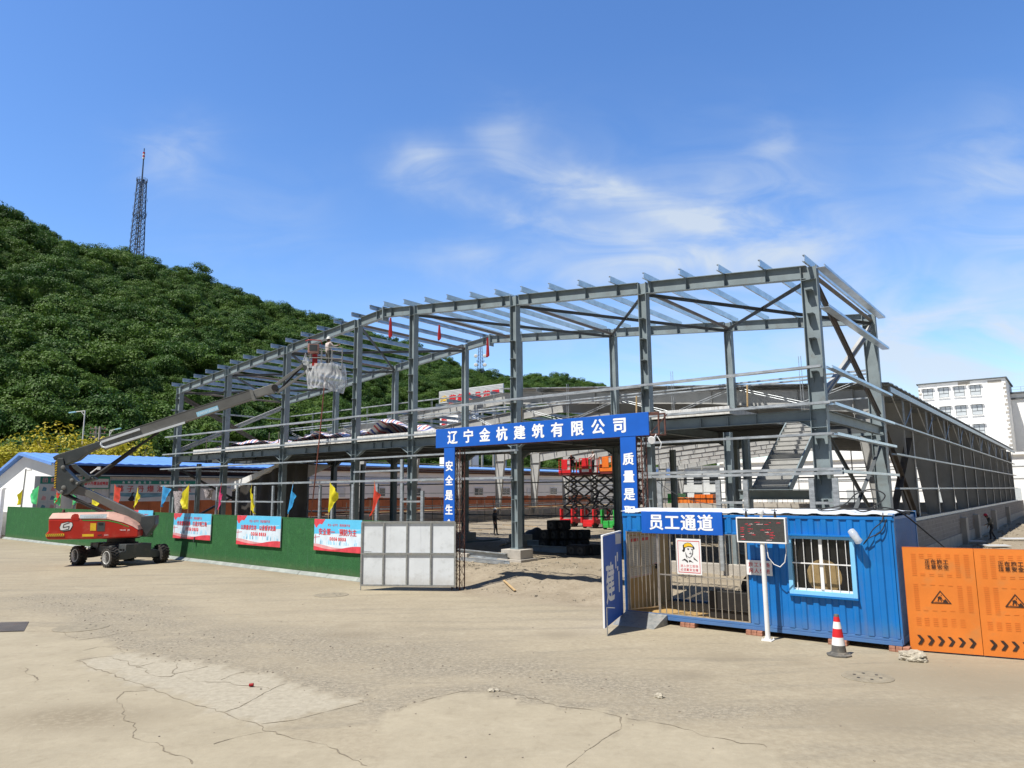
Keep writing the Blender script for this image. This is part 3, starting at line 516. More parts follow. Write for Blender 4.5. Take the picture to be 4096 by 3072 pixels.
for s in (-1,1):
    for k in range(15):
        u=s*(20.35-1.415*k); z=zr(u)+.115; mb=MB(); up=V((s*.097,0,1)); mb.chan((u,-.58,z),(u,V2+.45,z),up,.22,.075,-1 if s>0 else 1); mb.build('purlin','galv_bright',of)
for u in US:                                                        # pipe struts between the two frames
    mb=MB(); z=zr(u)-.30; mb.tube((u,.05,z),(u,V2-.05,z),.07,10); mb.build('strut','brace',of)
def angle(mb,p,q,w=.1):
    p,q=V(p),V(q); mb.bar(p,q,w,.014); mb.bar(p-Z*(w/2),q-Z*(w/2),.014,w)
for i in (0,1,2,4,5,6):
    for k in (0,1):
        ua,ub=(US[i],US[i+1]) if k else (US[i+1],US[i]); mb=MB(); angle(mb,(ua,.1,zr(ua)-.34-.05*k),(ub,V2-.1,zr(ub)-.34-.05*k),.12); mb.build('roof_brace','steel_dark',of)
for u in (20.42,-20.42):
    for za,zb in ((9.75,6.1),(6.15,9.75)):
        for o in (-.07,.07): pass
        mb=MB(); d=V((0,V2-.4,zb-za)); n=d.normalized().cross(V((1,0,0)))
        for o in (-.085,.085): p=V((u+(.03 if za>zb else -.03),.2,za))+n*o; angle(mb,p,p+d,.13)
        mb.build('side_brace','brace' if za>zb else 'steel_grey',of)
    for za,zb in ((5.0,1.1),(1.1,5.0)):
        mb=MB(); angle(mb,(u,.2,za),(u,V2-.2,zb),.14); mb.build('side_brace','steel_dark',of)
# girts along the front and the sides
def girt(p,q,up=Z,H=.16,B=.07,side=1,m='galv'): mb=MB(); mb.chan(p,q,up,H,B,side); return mb.build('girt',m,of)
for z,u0,u1 in ((6.98,-21.2,20.55),(5.83,-21.4,20.75),(4.87,-21.6,8.5),(4.87,14.1,20.75)): girt((u0,-.30,z),(u1,-.30,z),VV,.22,.075,1)
for z,u0,u1 in ((3.75,-21.4,-8.1),(3.75,-8.05,8.2)): girt((u0,-.30,z),(u1,-.30,z),VV,.16,.1,1)
mb=MB(); mb.chan((14.1,-.30,3.86),(20.95,-.30,3.86),VV,.22,.09,-1); mb.chan((14.1,-.30,3.66),(20.95,-.30,3.66),VV,.22,.09,1); mb.build('girt','galv',of)
for z,v0 in ((10.12,-.45),(8.86,-.3),(6.92,-.3),(5.78,-.3),(4.85,-.25),(3.72,-.3)):
    girt((20.78,v0,z),(20.78,V2+(.1 if z>10 else .35),z),U,.26 if z>8 else .2,.09,-1,'galv_bright')
    if z<9.5: girt((-20.72,v0,z),(-20.72,V2+.45,z),U,.2,.09,1)
for z in (9.0,7.9,6.9,8.05): girt((-20.2,V2+.28,z),(-.3 if z>8.5 else 20.2,V2+.28,z),VV,.14,.06,1)   # rear face
for z in (3.7,2.8,1.9): girt((-20.2,V2+.28,z),(20.2,V2+.28,z),VV,.14,.06,1,'steel_dark')
for i in range(len(US)-1):                                          # sag rods of the rear face
    um=(US[i]+US[i+1])/2; mb=MB()
    for o in (-.05,.05): mb.tube((um+o,V2+.28,6.1),(um+o,V2+.28,min(9.,zr(um)-.6)),.012,6)
    for q,e in ((US[i],1),(US[i+1],-1)): 
        for o in (0,.1): mb.tube((q+e*.25,V2+.28,7.85-o),(um,V2+.28,6.98-o),.011,6)
    mb.build('sag_rod','galv',of)
# window posts, sills
def post(u,z0,z1,w=.14,v=-.30,m='galv'): mb=MB(); mb.box(u-w/2,v-.05,z0,u+w/2,v+.05,z1); mb.build('window_post',m,of)
for x in (868,948,1020,1092,1280,1330): u=Fv(x,1985,-.3).x; post(u,.6,3.66)
for x in (1412,1508,1608,1690): u=Fv(x,1985,-.3).x; post(u,.6,3.66 if x!=1690 else 3.3,.16)
for x in (1608,): u=Fv(x,1880,-.3).x; post(u,3.84,4.78,.16)
for x in (2640,2875,2985,3250,3345): u=Fv(x,1985,-.3).x; post(u,.6,3.55,.16)
def sill(x0,x1,y): a,b_=Fv(x0,y,-.3),Fv(x1,y,-.3); mb=MB(); mb.box(a.x,-.34,a.z-.04,b_.x,-.26,a.z+.04); mb.build('window_sill','galv',of)
for q in ((1068,1135,2007),(1416,1605,1888),(1608,1690,2006),(1690,1860,1922),(1068,870,2006),(2885,2975,2010),(3252,3390,2012)): sill(min(q[0],q[1]),max(q[0],q[1]),q[2])
# first floor: beams, deck, slab
def fb(p,q,D=.34): mb=MB(); mb.hbeam(p,q,Z,D,.2,.014,.018); return mb
for v in (0,V2):
    for i in range(len(US)-1):
        a,b_=US[i]+.2,US[i+1]-.2; mb=fb((a,v,5.525),(b_,v,5.525))
        for k in (.33,.5,.67): x=a+(b_-a)*k; mb.box(x-.006,v-.09,5.38,x+.006,v+.09,5.67)
        for s,x in ((1,a),(-1,b_)): mb.prism([(0,0),(.5*s,0),(0,-.3)],(x,v-.01,5.35),U,Z,.02,(0,1,0)); mb.bar((x,v,5.05),(x+s*.5,v,5.345),.2,.018)
        mb.build('floor_beam','steel',of)
for u in US: mb=fb((u,.2,5.525),(u,V2-.2,5.525)); mb.build('floor_beam','steel',of)
for v in (2.05,4.1,6.15):
    mb=MB()
    for i in range(len(US)-1):
        if i<6 or v>5: mb.hbeam((US[i]+.12,v,5.5),(US[i+1]-.12,v,5.5),Z,.34,.16,.012,.014)
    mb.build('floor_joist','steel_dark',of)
mb=MB(); n=150
for i in range(n): u=-18.+35.4*i/n; mb.box(u,.14,5.705+.02*(i%2),u+35.4/n,V2+.1,5.73+.02*(i%2))
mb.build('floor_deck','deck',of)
mb=MB(); x=-18.
segs=[(-18.,-14.5),(-14.2,-8.4),(-8.05,-2.2),(-1.9,1.9),(2.2,8.05),(8.4,14.15),(14.5,17.45)]
for a,b_ in segs: mb.box(a,-.08,5.77,b_,.02,6.04)
mb.box(-18,.025,5.77,17.45,V2+.1,5.98); mb.build('floor_slab','slab',of)
for u,v in ((-17.4,.05),(17.3,.05),(-17.4,V2),(17.1,2.2),(-11.3,V2),(11.3,V2)): mb=MB(); mb.hbeam((u,v,.5),(u,v,5.15),U,.24,.22); mb.build('floor_post','steel',of)
# rebar ends standing on the slab
for x,y in ((2545,1640),(2991,1640),(2085,1672),(1114,1755),(1075,1775),(824,1800)):
    q=Fv(x,y,.4); mb=MB(); mb.tube((q.x,.4,5.98),(q.x+.03,.4,6.75),.03,6); mb.build('standing_pipe','wood' if x>2000 else 'brace',of)
# stair
st=bpy.data.objects.new('staircase',None)
mb=MB()
for u in (17.58,18.80):
    mb.bar((u,1.4,3.20),(u,5.6,5.80),.05,.28)
st=mb.build('staircase','steel',of)
for k in range(14):
    t=(k+.5)/14; v=1.4+4.2*t; z=3.28+2.6*t; mb=MB(); mb.box(17.61,v-.15,z-.012,18.77,v+.15,z+.012); mb.box(17.61,v-.13,z-.175,18.77,v-.122,z-.013); mb.build('step','steel_grey',st)
mb=MB(); mb.hbeam((17.2,1.1,3.05),(20.2,1.1,3.05),Z,.3,.16); mb.box(17.3,.2,3.21,20.1,1.3,3.23); mb.build('stair_landing','steel',of)
# ================================================================ WORKSHOP behind: twelve low tapered portal frames
wk=thing('steel_workshop','long low workshop of dark tapered steel portal frames on a grey block plinth','building',(0,9.2,.3))
NF=12; VK=[9.2+6.02*k for k in range(NF)]
def zw(u): return 9.03-1.72*abs(u)/20.4
for k,v in enumerate(VK):
    for s in (-1,1):
        mb=MB(); o=20.4*s; i_t=s*(20.4-1.12); i_b=s*(20.4-.42); zt=zw(20.4)-.02; zi=6.35
        mb.prism([(o,.9),(i_b,.9),(i_t,zi),(i_t,zw(i_t)-.02),(o,zt)],(0,v-.008,0),U,Z,.016,(0,1,0))
        mb.bar((o+s*.01,v,.9),(o+s*.01,v,zt),.26,.02,U); mb.bar((i_b-s*.01,v,.9),(i_t-s*.01,v,zi),.26,.02,U); mb.box(o-s*1.12 if s>0 else o,v-.13,6.34,o if s>0 else o-s*1.12,v+.13,6.36)
        mb.build('column','steel_grey',wk)
        mb=MB(); xs=[i_t-s*.03,s*13,s*6.5,0]; dp=[.95,.62,.60,.66]
        mb.prism([(x,zw(x)-.02) for x in xs]+[(x,zw(x)-d) for x,d in list(zip(xs,dp))[::-1]],(0,v-.008,0),U,Z,.016,(0,1,0))
        for i in range(3):
            mb.bar((xs[i],v,zw(xs[i])),(xs[i+1],v,zw(xs[i+1])),.24,.02); mb.bar((xs[i],v,zw(xs[i])-dp[i]),(xs[i+1],v,zw(xs[i+1])-dp[i+1]),.24,.02)
        for x in (s*13,s*6.5,s*3,s*9.5,s*17): mb.box(x-.006,v-.11,zw(x)-.60,x+.006,v-.01,zw(x)-.03)
        mb.box(i_t-s*.028-.015,v-.14,zw(i_t)-1.05,i_t-s*.028+.015,v+.14,zw(i_t)+.02)
        mb.build('rafter','steel_grey',wk)
for k,u in enumerate([-.7-1.52*i for i in range(14)]): mb=MB(); mb.chan((u,9.0-.3*(k%3),zw(u)+.12),(u,VK[-1]+.2,zw(u)+.12),Z,.2,.07,1); mb.build('purlin','galv',wk)
mb=MB(); n=140                                                     # profiled sheet already laid on the right slope
for i in range(n): v=8.75+(VK[-1]-8.2)*i/n; w=(VK[-1]-8.2)/n; dz=.03*(i%2); mb.add([(.15,v,zw(.15)+.22+dz),(20.75,v,zw(20.75)+.22+dz),(20.75,v+w,zw(20.75)+.22+dz),(.15,v+w,zw(.15)+.22+dz),(.15,v,zw(.15)+.25+dz),(20.75,v,zw(20.75)+.25+dz),(20.75,v+w,zw(20.75)+.25+dz),(.15,v+w,zw(.15)+.25+dz)],[(3,2,1,0),(4,5,6,7),(0,1,5,4),(1,2,6,5),(2,3,7,6),(3,0,4,7)])
mb.build('roof_sheet','galv',wk,recalc=False)
for u in (3,7,11,15,18.5): mb=MB(); mb.chan((u,8.6,zw(u)+.11),(u,VK[-1]+.2,zw(u)+.11),Z,.2,.07,-1); mb.build('purlin','galv',wk)
mb=MB(); mb.box(20.72,8.7,7.12,20.80,VK[-1]+.3,7.34); mb.build('eave_trim','galv',wk)
for z in (5.87,4.60,3.2):
    for s in (1,-1): mb=MB(); mb.chan((20.62*s,9.3,z),(20.62*s,VK[-1]+.5,z),U,.2,.07,-s); mb.build('girt','galv',wk)
for s in (1,-1): mb=MB(); mb.box(20.5*s-.09,9.4,1.79,20.5*s+.09,VK[-1]+.5,1.93); mb.build('base_rail','galv',wk)
for k in range(NF-1):
    v=(VK[k]+VK[k+1])/2; mb=MB()
    for o in (-.12,.12): mb.tube((20.6,v+o,5.9),(20.6,v+o,7.2),.022,6)
    for e in (-1,1):
        for o in (0,.22): mb.tube((20.6,v,5.95),(20.6,v+e*(2.5-o),7.1),.014,6)
    mb.build('sag_rod','galv',wk)
    mb=MB(); mb.box(20.5,v-.03,4.7,20.58,v+.03,5.78); mb.build('side_post','steel_grey',wk)
for a,b_ in (((20.3,9.4,5.6),(20.3,14.8,1.9)),((20.3,9.4,1.9),(20.3,14.8,5.6))): mb=MB(); angle(mb,a,b_,.3); mb.build('side_brace','brace',wk)
mb=MB(); mb.box(20.2,8.6,.62,20.66,83.5,1.78); mb.build('plinth_wall','block',wk)
mb=MB(); mb.box(20.16,8.6,-.3,20.7,83.5,.615)
for v in (9.2,27.,33.3,45,58): mb.box(20.5,v-.5,-.3,20.95,v+.5,1.5)
mb.build('plinth_footing','conc',wk)
mb=MB(); mb.box(-20.7,9,-.2,-20.2,78,1.45); mb.build('plinth_wall','conc',wk)
mb=MB(); mb.box(-20,76.2,-.2,20.2,76.6,1.6); mb.build('plinth_wall','conc',wk)
for u in [-17+3.4*i for i in range(11)]: mb=MB(); mb.box(u-.06,76.3,1.6,u+.06,76.42,zw(u)-.3); mb.build('end_post','steel_grey',wk)
for z in (2.9,4.4,5.9): mb=MB(); mb.box(-20,76.25,z,20.2,76.29,z+.12); mb.build('end_girt','galv',wk)
# ================================================================ GREEN HOARDING, POSTERS, FLAGS
FA,FB=V((-38.8,-3.7,0)),V((7.2,-5.75,0)); FD=(FB-FA).normalized(); FN=V((FD.y,-FD.x,0))     # along the fence, and towards the yard
def fz(p): return 2.42-.22*(p.x+38.8)/46.
def onf(px,py,off=0.):                                              # photo pixel -> point on the fence face
    d=ray(px,py); a=W(*FA); n=W(*(FA+FN))-a; n.z=0; return uv(CP+d*(((a-CP)@n+off)/(d@n)))
gf=thing('green_fence','long low fence clad in green artificial turf, with flags along its top','fence',FA)
LF=(FB-FA).length
mb=MB(); 
def fpt(a,b_):
    p=FA+FD*(LF*a); n=noise.noise(V((p.x*.8,b_*3,2)))*.015; return V((p.x,p.y,.06+(fz(p)-.06)*b_+(noise.noise(V((p.x*.5,0,4)))*.012 if b_>.99 else 0)))+FN*n
mb.grid(fpt,160,8); mb.grid(lambda a,b_: fpt(1-a,b_)-FN*.07,160,8); mb.bar(FA+FD*.0+Z*(fz(FA)-.012)-FN*.035,FB+Z*(fz(FB)-.012)-FN*.035,.075,.03); mb.build('turf_panel','turf',gf,recalc=False)
mb=MB(); 
for i in range(24): p=FA+FD*(LF*i/24); q=FA+FD*(LF*(i+1)/24); o=.03*rnd.random(); mb.prism([(.03,.14),(.16+o,.012),(.16+o,.0),(.03,.0)],p+FD*.01,FN,Z,(q-p).length-.02,FD)
M['flash']=mat('base_flashing',(.30,.32,.29),.6,.2,.2,2); mb.build('base_flashing','flash',gf)
for i in range(17): p=FA+FD*(LF*i/16)-FN*.12; mb=MB(); mb.box(p.x-.03,p.y-.03,-.05,p.x+.03,p.y+.03,fz(p)-.05); mb.build('post','tube',gf)
SKYB=mat('poster_sky_blue',(.10,.50,.78),.5,0,.06,1); PALE=mat('poster_pale',(.62,.72,.80),.5,0,.12,1.5); M['p_blue']=SKYB; M['p_pale']=PALE; M['p_red']=mat('poster_red',(.62,.05,.07),.5,0,.2,3); M['p_pink']=mat('poster_pink',(.66,.32,.33),.5,0,.15,3); M['p_mid']=mat('poster_mid_blue',(.34,.64,.82),.5,0,.05,2)
def poster(x0,x1,y0,y1,lines,label,tilt=0):
    a=onf(x0,y0); b_=onf(x1,y0); c=onf(x0,y1); w=(b_-a).length; h=a.z-c.z; o=V((a.x,a.y,a.z-h))+FN*.05; ax=(V((b_.x,b_.y,0))-V((a.x,a.y,0))).normalized()
    t=thing('site_poster',label,'poster',o,'safety posters on the green fence'); e=FN
    mb=MB(); mb.prism([(0,0),(w,0),(w,h),(0,h)],o,ax,Z,.035,e); mb.build('board','p_pale',t)
    mb=MB(); k=.037
    mb.flat([(0,h*.52),(w,h*.60),(w,h),(0,h)],o+e*k,ax,Z); mb.build('blue_sky','p_blue',t,recalc=False)
    mb=MB(); n=14; tops=[(w*i/n,h*(.40+.16*noise.noise(V((i*.5,x0*.1,0)))+.13*i/n)) for i in range(n+1)]; mb.flat([(0,h*.05)]+[(w,h*.05)]+tops[::-1],o+e*(k+.0015),ax,Z); mb.mi=1
    for i in range(5): mb.flat([(w*(.55+.08*i),h*.62+i*.015),(w*(.63+.08*i),h*.64+i*.015),(w*(.66+.08*i),h*.72),(w*(.52+.08*i),h*.70)],o+e*(k+.001),ax,Z)
    for i in range(26):
        bx=w*(.12+.86*rnd.random()); bw=w*.008*(1+rnd.random()*2); bh=h*.12*(.4+rnd.random()); mb.flat([(bx,h*.2),(bx+bw,h*.2),(bx+bw,h*.22+bh),(bx,h*.22+bh)],o+e*(k+.0025),ax,Z)
    mb.build('clouds_and_skyline',['p_pale','p_mid'],t,recalc=False)
    mb=MB()
    for j,(am,y_) in enumerate(((.05,.16),(.06,.10))):
        n=20; tp=[(w*i/n,h*(y_+am*math.cos(2*pi*i/n*.9+j)+.04*j*i/n)) for i in range(n+1)]; mb.flat([(0,0),(w,0)]+tp[::-1],o+e*(k+.003+.0012*j),ax,Z); mb.mi=1
    mb.mi=1; mb.flat([(0,h*.84),(w*.03,h*.74),(w*.06,h*.72),(w*.08,h*.80),(w*.12,h*.85),(w*.17,h*.83),(w*.2,h*.9),(w*.24,h),(0,h)],o+e*(k+.002),ax,Z)
    mb.flat([(w*.03,h*.22),(w*.04,h*.22),(w*.04,h*.5),(w*.03,h*.5)],o+e*(k+.005),ax,Z); mb.flat([(w*.0,h*.40),(w*.13,h*.43),(w*.13,h*.445),(w*.0,h*.415)],o+e*(k+.0055),ax,Z)
    for i in range(8): cx=w*(.36+.042*i+(.015 if i>3 else 0)); r_=w*.019; mb.flat([(cx+r_*cos(q*pi/6),h*.385-i*.0+r_*1.25*sin(q*pi/6)) for q in range(12)],o+e*(k+.005),ax,Z)
    mb.build('red_bands',['p_pink','p_red'],t,recalc=False)
    mb=MB(); big,head,foot=lines; sz=w*.8/max(9,len(big)+.5)*1.05; P=lambda a_,b_: o+e*(k+.007)+ax*(w*a_)+Z*(h*b_)
    put(mb,big,P(.5,.60),ax,Z,sz,w*.80/len(big),.026); put(mb,head,P(.53,.82),ax,Z,w*.034,w*.036,.012)
    mb.mi=1; put(mb,foot,P(.5075,.385)+e*.002,ax,Z,w*.026,w*.0425,.014); mb.build('lettering',['red_letter','lettering'],t,recalc=False)
    return t
HD='安全一丝不苟 质量毫厘不差'; FT='安全生产人人有责'
poster(545,619,2040,2132,('质量为本 信誉至上',HD,FT),'pale blue and red safety poster half hidden behind the red lift')
tn=poster(704,853,2052,2151,('传承雷锋精神 打造文明工地',HD,FT),'safety poster with a torn bottom edge, first to the right of the red lift')
poster(957,1132,2061,2176,('以质量求生存 以信誉求发展',HD,FT),'safety poster in the middle of the green fence, below the thin yellow flag')
poster(1266,1456,2075,2199,('安全第一 预防为主',HD,FT),'safety poster partly covered by the white gate leaf, big red characters')
# torn corner of the second poster: a curled strip of the board's backing
q=onf(782,2150); mb=MB(); mb.add([q+FN*.09,q+FN*.10+FD*.16+Z*.05,q+FN*.16+FD*.13-Z*.26,q+FN*.13+FD*.05-Z*.12],[(0,1,2,3)]); mb.build('torn_strip','black',tn,solid=.006)
FLG=dict(yellow=('flag_yellow',(.80,.70,.02)),green=('flag_green',(.08,.62,.22)),red=('flag_red',(.68,.06,.03)),blue=('flag_blue',(.04,.36,.75)),pink=('flag_pink',(.72,.05,.20)))
for k,(n,c) in FLG.items(): M[n]=mat(n,c,.6,0,.06,4,trans=.35)
#        pole foot, pole top, free corner (or None: hangs limp), lower free corner, colour, label
for (bx,by,tx,ty,fx,fy,gx,gy,c,lb) in ((81,2029,91,1958,84,1985,78,2020,'yellow','limp yellow flag at the left end of the fence'),
 (145,2030,157,1942,135,1975,140,2014,'green','green flag second from the left end of the fence'),
 (216,2033,228,1961,254,1975,232,2012,'red','red flag left of the lift boom, in front of a green one'),
 (240,2033,246,1974,232,1985,225,2010,'green','green flag half behind the small red flag left of the boom'),
 (289,2035,294,1964,318,1990,316,2012,'green','green flag just behind the cylinder of the lift boom'),
 (366,2036,372,1958,412,2015,394,2034,'yellow','yellow flag behind the lower boom of the lift'),
 (452,2041,459,1937,496,1953,490,2026,'red','large red flag in front of the shop banner'),
 (534,2039,552,1948,577,1980,548,2030,'yellow','yellow flag bowed like a sickle, in front of the shop banner'),
 (642,2046,651,1942,703,1957,660,2028,'blue','blue flag standing out to the right, beside the left corner column'),
 (752,2051,757,1936,738,2000,747,2038,'yellow','yellow flag hanging over the poster with the torn edge'),
 (871,2058,886,1933,905,1977,884,2040,'pink','the only pink flag'),
 (1002,2062,1007,1938,1028,1984,1033,2056,'yellow','narrow twisted yellow flag over the middle poster'),
 (1146,2071,1173,1927,1200,1985,1168,2056,'blue','blue flag nearer the gate, on a leaning pole'),
 (1313,2074,1320,1929,1376,1972,1330,2050,'yellow','broad yellow flag near the gate over the last poster'),
 (1490,2084,1498,1926,1540,1980,1492,2067,'red','red flag nearest the gate, above the white gate leaf')):
    b0=onf(bx,by,-.12); t0=onf(tx,ty,-.12); fr=onf(fx,fy,-.12)+FN*.22; lo=onf(gx,gy,-.12)+FN*.10; t=thing('pennant_flag',lb,'flag',b0,'coloured flags along the green fence')
    mb=MB(); mb.tube(b0-Z*.5,t0+Z*.03,.016,6,.012); mb.build('flag_pole','wood',t)
    mb=MB(); pb=t0.lerp(b0,.80 if fx>tx else .86); sd=1.2+rnd.random()*4
    def fl(a,b_,t0=t0,pb=pb,fr=fr,lo=lo,sd=sd):
        L0=t0.lerp(pb,b_); e=t0.lerp(fr,1).lerp(lo,b_) ; wv=sin(a*7+b_*4+sd)*.07*a+noise.noise(V((a*3+sd,b_*4,sd)))*.10*a
        p=L0.lerp(e,a); return p+FN*(wv+.05*sin(a*3))+FD*(.05*sin(b_*5+sd)*a)-Z*(.06*sin(pi*a)*sin(pi*b_)) 
    mb.grid(fl,10,14); mb.build('cloth',FLG[c][0],t,smooth=True,recalc=False)
# ================================================================ GATE ARCH
GV=-5.5
ga=thing('gate_arch','blue signboard arch over the site entrance on rusty lattice legs','gate',(10.1,GV,0))
mb=MB(); mb.box(9.02,GV-.06,4.74,17.26,GV-.02,5.39); mb.build('name_board','blue_sign',ga,bevel=.006)
mb=MB(); put(mb,'辽宁金杭建筑有限公司'.replace('金杭','金杭'),(13.08,GV-.064,5.07),U,Z,.47,.725,.034,1.0); mb.build('lettering','lettering',ga,recalc=False)
for x,s,nm in ((9.66,'安全是生命','side_banner'),(16.58,'质量是职责','side_banner')):
    mb=MB(); mb.box(x-.245,GV-.05,.55 if x<12 else 2.3,x+.245,GV-.02,4.735); sb=mb.build(nm,'blue_sign',ga)
    mb=MB(); put(mb,s,(x,GV-.054,4.1-.49*2),U,Z,.36,.49,.034,1,True); mb.build('lettering','lettering',sb,recalc=False)
def lattice(x0,x1,v0,v1,z0,z1,nm):
    mb=MB()
    for x in (x0,x1):
        for v in (v0,v1): mb.tube((x,v,z0),(x,v,z1),.020,6)
    n=int((z1-z0)/.42)
    for i in range(n):
        a,b_=z0+(z1-z0)*i/n,z0+(z1-z0)*(i+1)/n
        for (p,q) in (((x0,v0),(x1,v0)),((x0,v1),(x1,v1)),((x0,v0),(x0,v1)),((x1,v0),(x1,v1))):
            for e in (0,1): mb.bar((p[0],p[1],a if e else b_),(q[0],q[1],b_ if e else a),.008,.008)
    mb.build(nm,'rust',ga)
lattice(9.74,10.09,GV+.02,GV+.26,0,4.72,'lattice_leg'); lattice(16.66,16.97,GV+.02,GV+.30,0,4.72,'lattice_leg')
mb=MB()
for z in (4.76,5.36):
    for v in (GV+.02,GV+.4): mb.box(9.05,v-.02,z-.02,17.55,v+.02,z+.02)
for i in range(13): x=9.1+.66*i; mb.box(x-.015,GV+.36,4.78,x+.015,GV+.4,5.34); mb.bar((x,GV+.38,4.78),(x+.6,GV+.38,5.34),.02,.02); mb.box(x-.015,GV+.04,4.745,x+.015,GV+.36,4.775)
for v in (GV+.02,GV+.4): mb.box(17.51,v-.02,4.78,17.55,v+.02,5.34)
mb.build('beam_truss','rust',ga)
fl_=thing('flood_light','small white site lamp on the right end of the gate beam','lamp',(17.4,GV-.1,4.6)); mb=MB(); mb.lathe((17.42,GV-.14,4.62),[(.0,0),(.07,0),(.11,.12),(.10,.14)],14,(.1,-.9,-.3)); mb.build('lamp_head','white',fl_); mb=MB(); mb.bar((17.42,GV-.1,4.62),(17.45,GV,4.76),.02,.02); mb.path([(17.5,GV-.05,4.7),(17.62,GV-.05,4.5),(17.58,GV-.05,4.36),(17.45,GV-.05,4.4)],.012,5); mb.build('bracket','white',fl_)
# left gate leaf, swung open
def leaf(name,label,p,q,z0,z1):
    p,q=V(p),V(q); ax=(q-p).normalized(); n=V((ax.y,-ax.x,0)); return thing(name,label,'gate leaf',p),p,q,ax,n,(q-p).length
t,p,q,ax,n,w=leaf('gate_leaf','white sheet gate leaf in a rusty tube frame, at the left of the entrance',(10.08,-5.62,0),(7.28,-7.28,0),0,0)
ax=-ax; p,q=q,p; n=V((ax.y,-ax.x,0)); z0,z1=.17,2.24; w-=.05
mb=MB(); mb.prism([(0,z0),(w,z0),(w,z1),(0,z1)],p,ax,Z,.012,n); mb.build('sheet_panel','sheet',t)
mb=MB()
for a in (0,.237,.49,.745,1): mb.bar(p+ax*(w*a)+n*.035+Z*z0,p+ax*(w*a)+n*.035+Z*z1,.055,.045,n)
for z in (z0,(z0+z1)/2,z1): mb.bar(p+n*.036+Z*z,p+ax*w+n*.036+Z*z,.045,.055)
mb.bar(p+n*.04+Z*.0,p+n*.04+Z*.9,.02,.02); mb.bar(p+n*.05+Z*1.28,p+ax*.35+n*.05+Z*1.26,.018,.018); mb.build('tube_frame','tube',t)
# right gate leaf: blue, swung out beside the hut
t,p,q,ax,n,w=leaf('gate_leaf','dark blue signboard gate leaf with white edge, at the right of the entrance',(17.17,-7.2,0),(17.76,-8.98,0),0,0); n=-n if n.x<0 else n
w=2.05; q=p+ax*w; z0,z1=.17,2.2
mb=MB(); mb.prism([(0,z0),(w,z0),(w,z1),(0,z1)],p,ax,Z,.05,n); mb.build('sign_panel','blue_sign',t)
mb=MB(); o=p-n*.01
mb.bar(q+n*.025+Z*(z0),q+n*.025+Z*z1,.075,.04,n); mb.bar(p+n*.025+Z*z1,q+n*.025+Z*z1,.06,.03); mb.build('edge_trim','white',t)
mb=MB(); mb.mi=0; fo_=p+n*.053; put(mb,'建',fo_+ax*(w*.70)+Z*1.08,-ax,Z,.95,None,.03,.95)
[mb.flat([(w*a,z),(w*(a-.05),z),(w*(a-.06),z+h_),(w*(a+.01),z+h_)],fo_,ax,Z) for a,z,h_ in ((.40,1.35,.3),(.30,1.5,.22),(.24,.75,.5),(.30,1.28,.1))]; mb.build('lettering','lettering',t,recalc=False)  # slanted white flats beside the character: reflections painted on the panel
mb=MB(); mb.flat([(w*.04,z1-.05),(w*.36,z1-.02),(w*.36,z1-.28),(w*.04,z1-.3)],fo_,ax,Z); mb.build('notice','paper',t,recalc=False)
mb=MB(); mb.tube(q+n*.09+Z*0,q+n*.09+Z*.62,.012,6); mb.bar(q+n*.09+Z*.62,q+n*.28+Z*.62,.016,.016); mb.build('drop_bolt','tube',t)
# ================================================================ BLUE CONTAINER HUT
CU0,CU1,CV0,CV1=17.2,23.46,-7.05,-4.55; ZB,ZT=.13,2.66
ch=thing('container_hut','bright blue ribbed container used as a gatehouse, half of it an open passage','container',(20.3,-5.8,0))
def ribs(mb,x0,x1,z0,z1,pitch=.262,d=.028,place=None,ph=0):          # trapezoid-ribbed sheet; place(x,depth,z)
    xs=[]; x=x0
    k=math.floor((x0-ph)/pitch); cur=[]
    while True:
        base=ph+k*pitch
        for f,dd in ((0,0),(.34,0),(.44,1),(.9,1)):
            xx=base+f*pitch
            if x0<=xx<=x1: cur.append((xx,dd))
        k+=1
        if base>x1: break
    if not cur or cur[0][0]>x0: cur.insert(0,(x0,cur[0][1] if cur else 0))
    if cur[-1][0]<x1: cur.append((x1,cur[-1][1]))
    vs=[]
    for xx,dd in cur: vs+=[place(xx,d*dd,z0),place(xx,d*dd,z1)]
    b0=len(mb.v); mb.add(vs,[(2*i,2*i+2,2*i+3,2*i+1) for i in range(len(cur)-1)])
fp=lambda x,d,z: V((x,CV0-.02+d,z))
WU0,WU1,WZ0,WZ1=21.42,22.62,1.06,2.15
mb=MB(); ribs(mb,20.42,WU0,ZB+.12,ZT-.09,place=fp,ph=20.5); ribs(mb,WU0,WU1,ZB+.12,WZ0,place=fp,ph=20.5); ribs(mb,WU0,WU1,WZ1,ZT-.09,place=fp,ph=20.5); ribs(mb,WU1,CU1-.03,ZB+.12,ZT-.09,place=fp,ph=20.5)
mb.build('front_wall','cblue',ch,recalc=False,solid=-.01)
mb=MB(); ribs(mb,CU0+.1,20.42,2.22,ZT-.09,place=fp,ph=20.5); mb.build('passage_header','cblue',ch,recalc=False,solid=-.01)
mb=MB(); ribs(mb,CV0+.04,CV1-.04,ZB+.12,ZT-.08,.104,.022,lambda x,d,z: V((CU1-d,x,z))); mb.build('end_wall','cblue',ch,recalc=False,solid=-.01)
mb=MB(); ribs(mb,20.42,CU1-.03,ZB+.12,ZT-.09,place=lambda x,d,z: V((x,CV1-d,z))); ribs(mb,CV0+.04,CV1-.04,ZB+.12,ZT-.09,.104,.022,lambda x,d,z: V((CU0+d,x,z))); mb.build('rear_wall','cblue',ch,recalc=False,solid=-.01)
mb=MB()
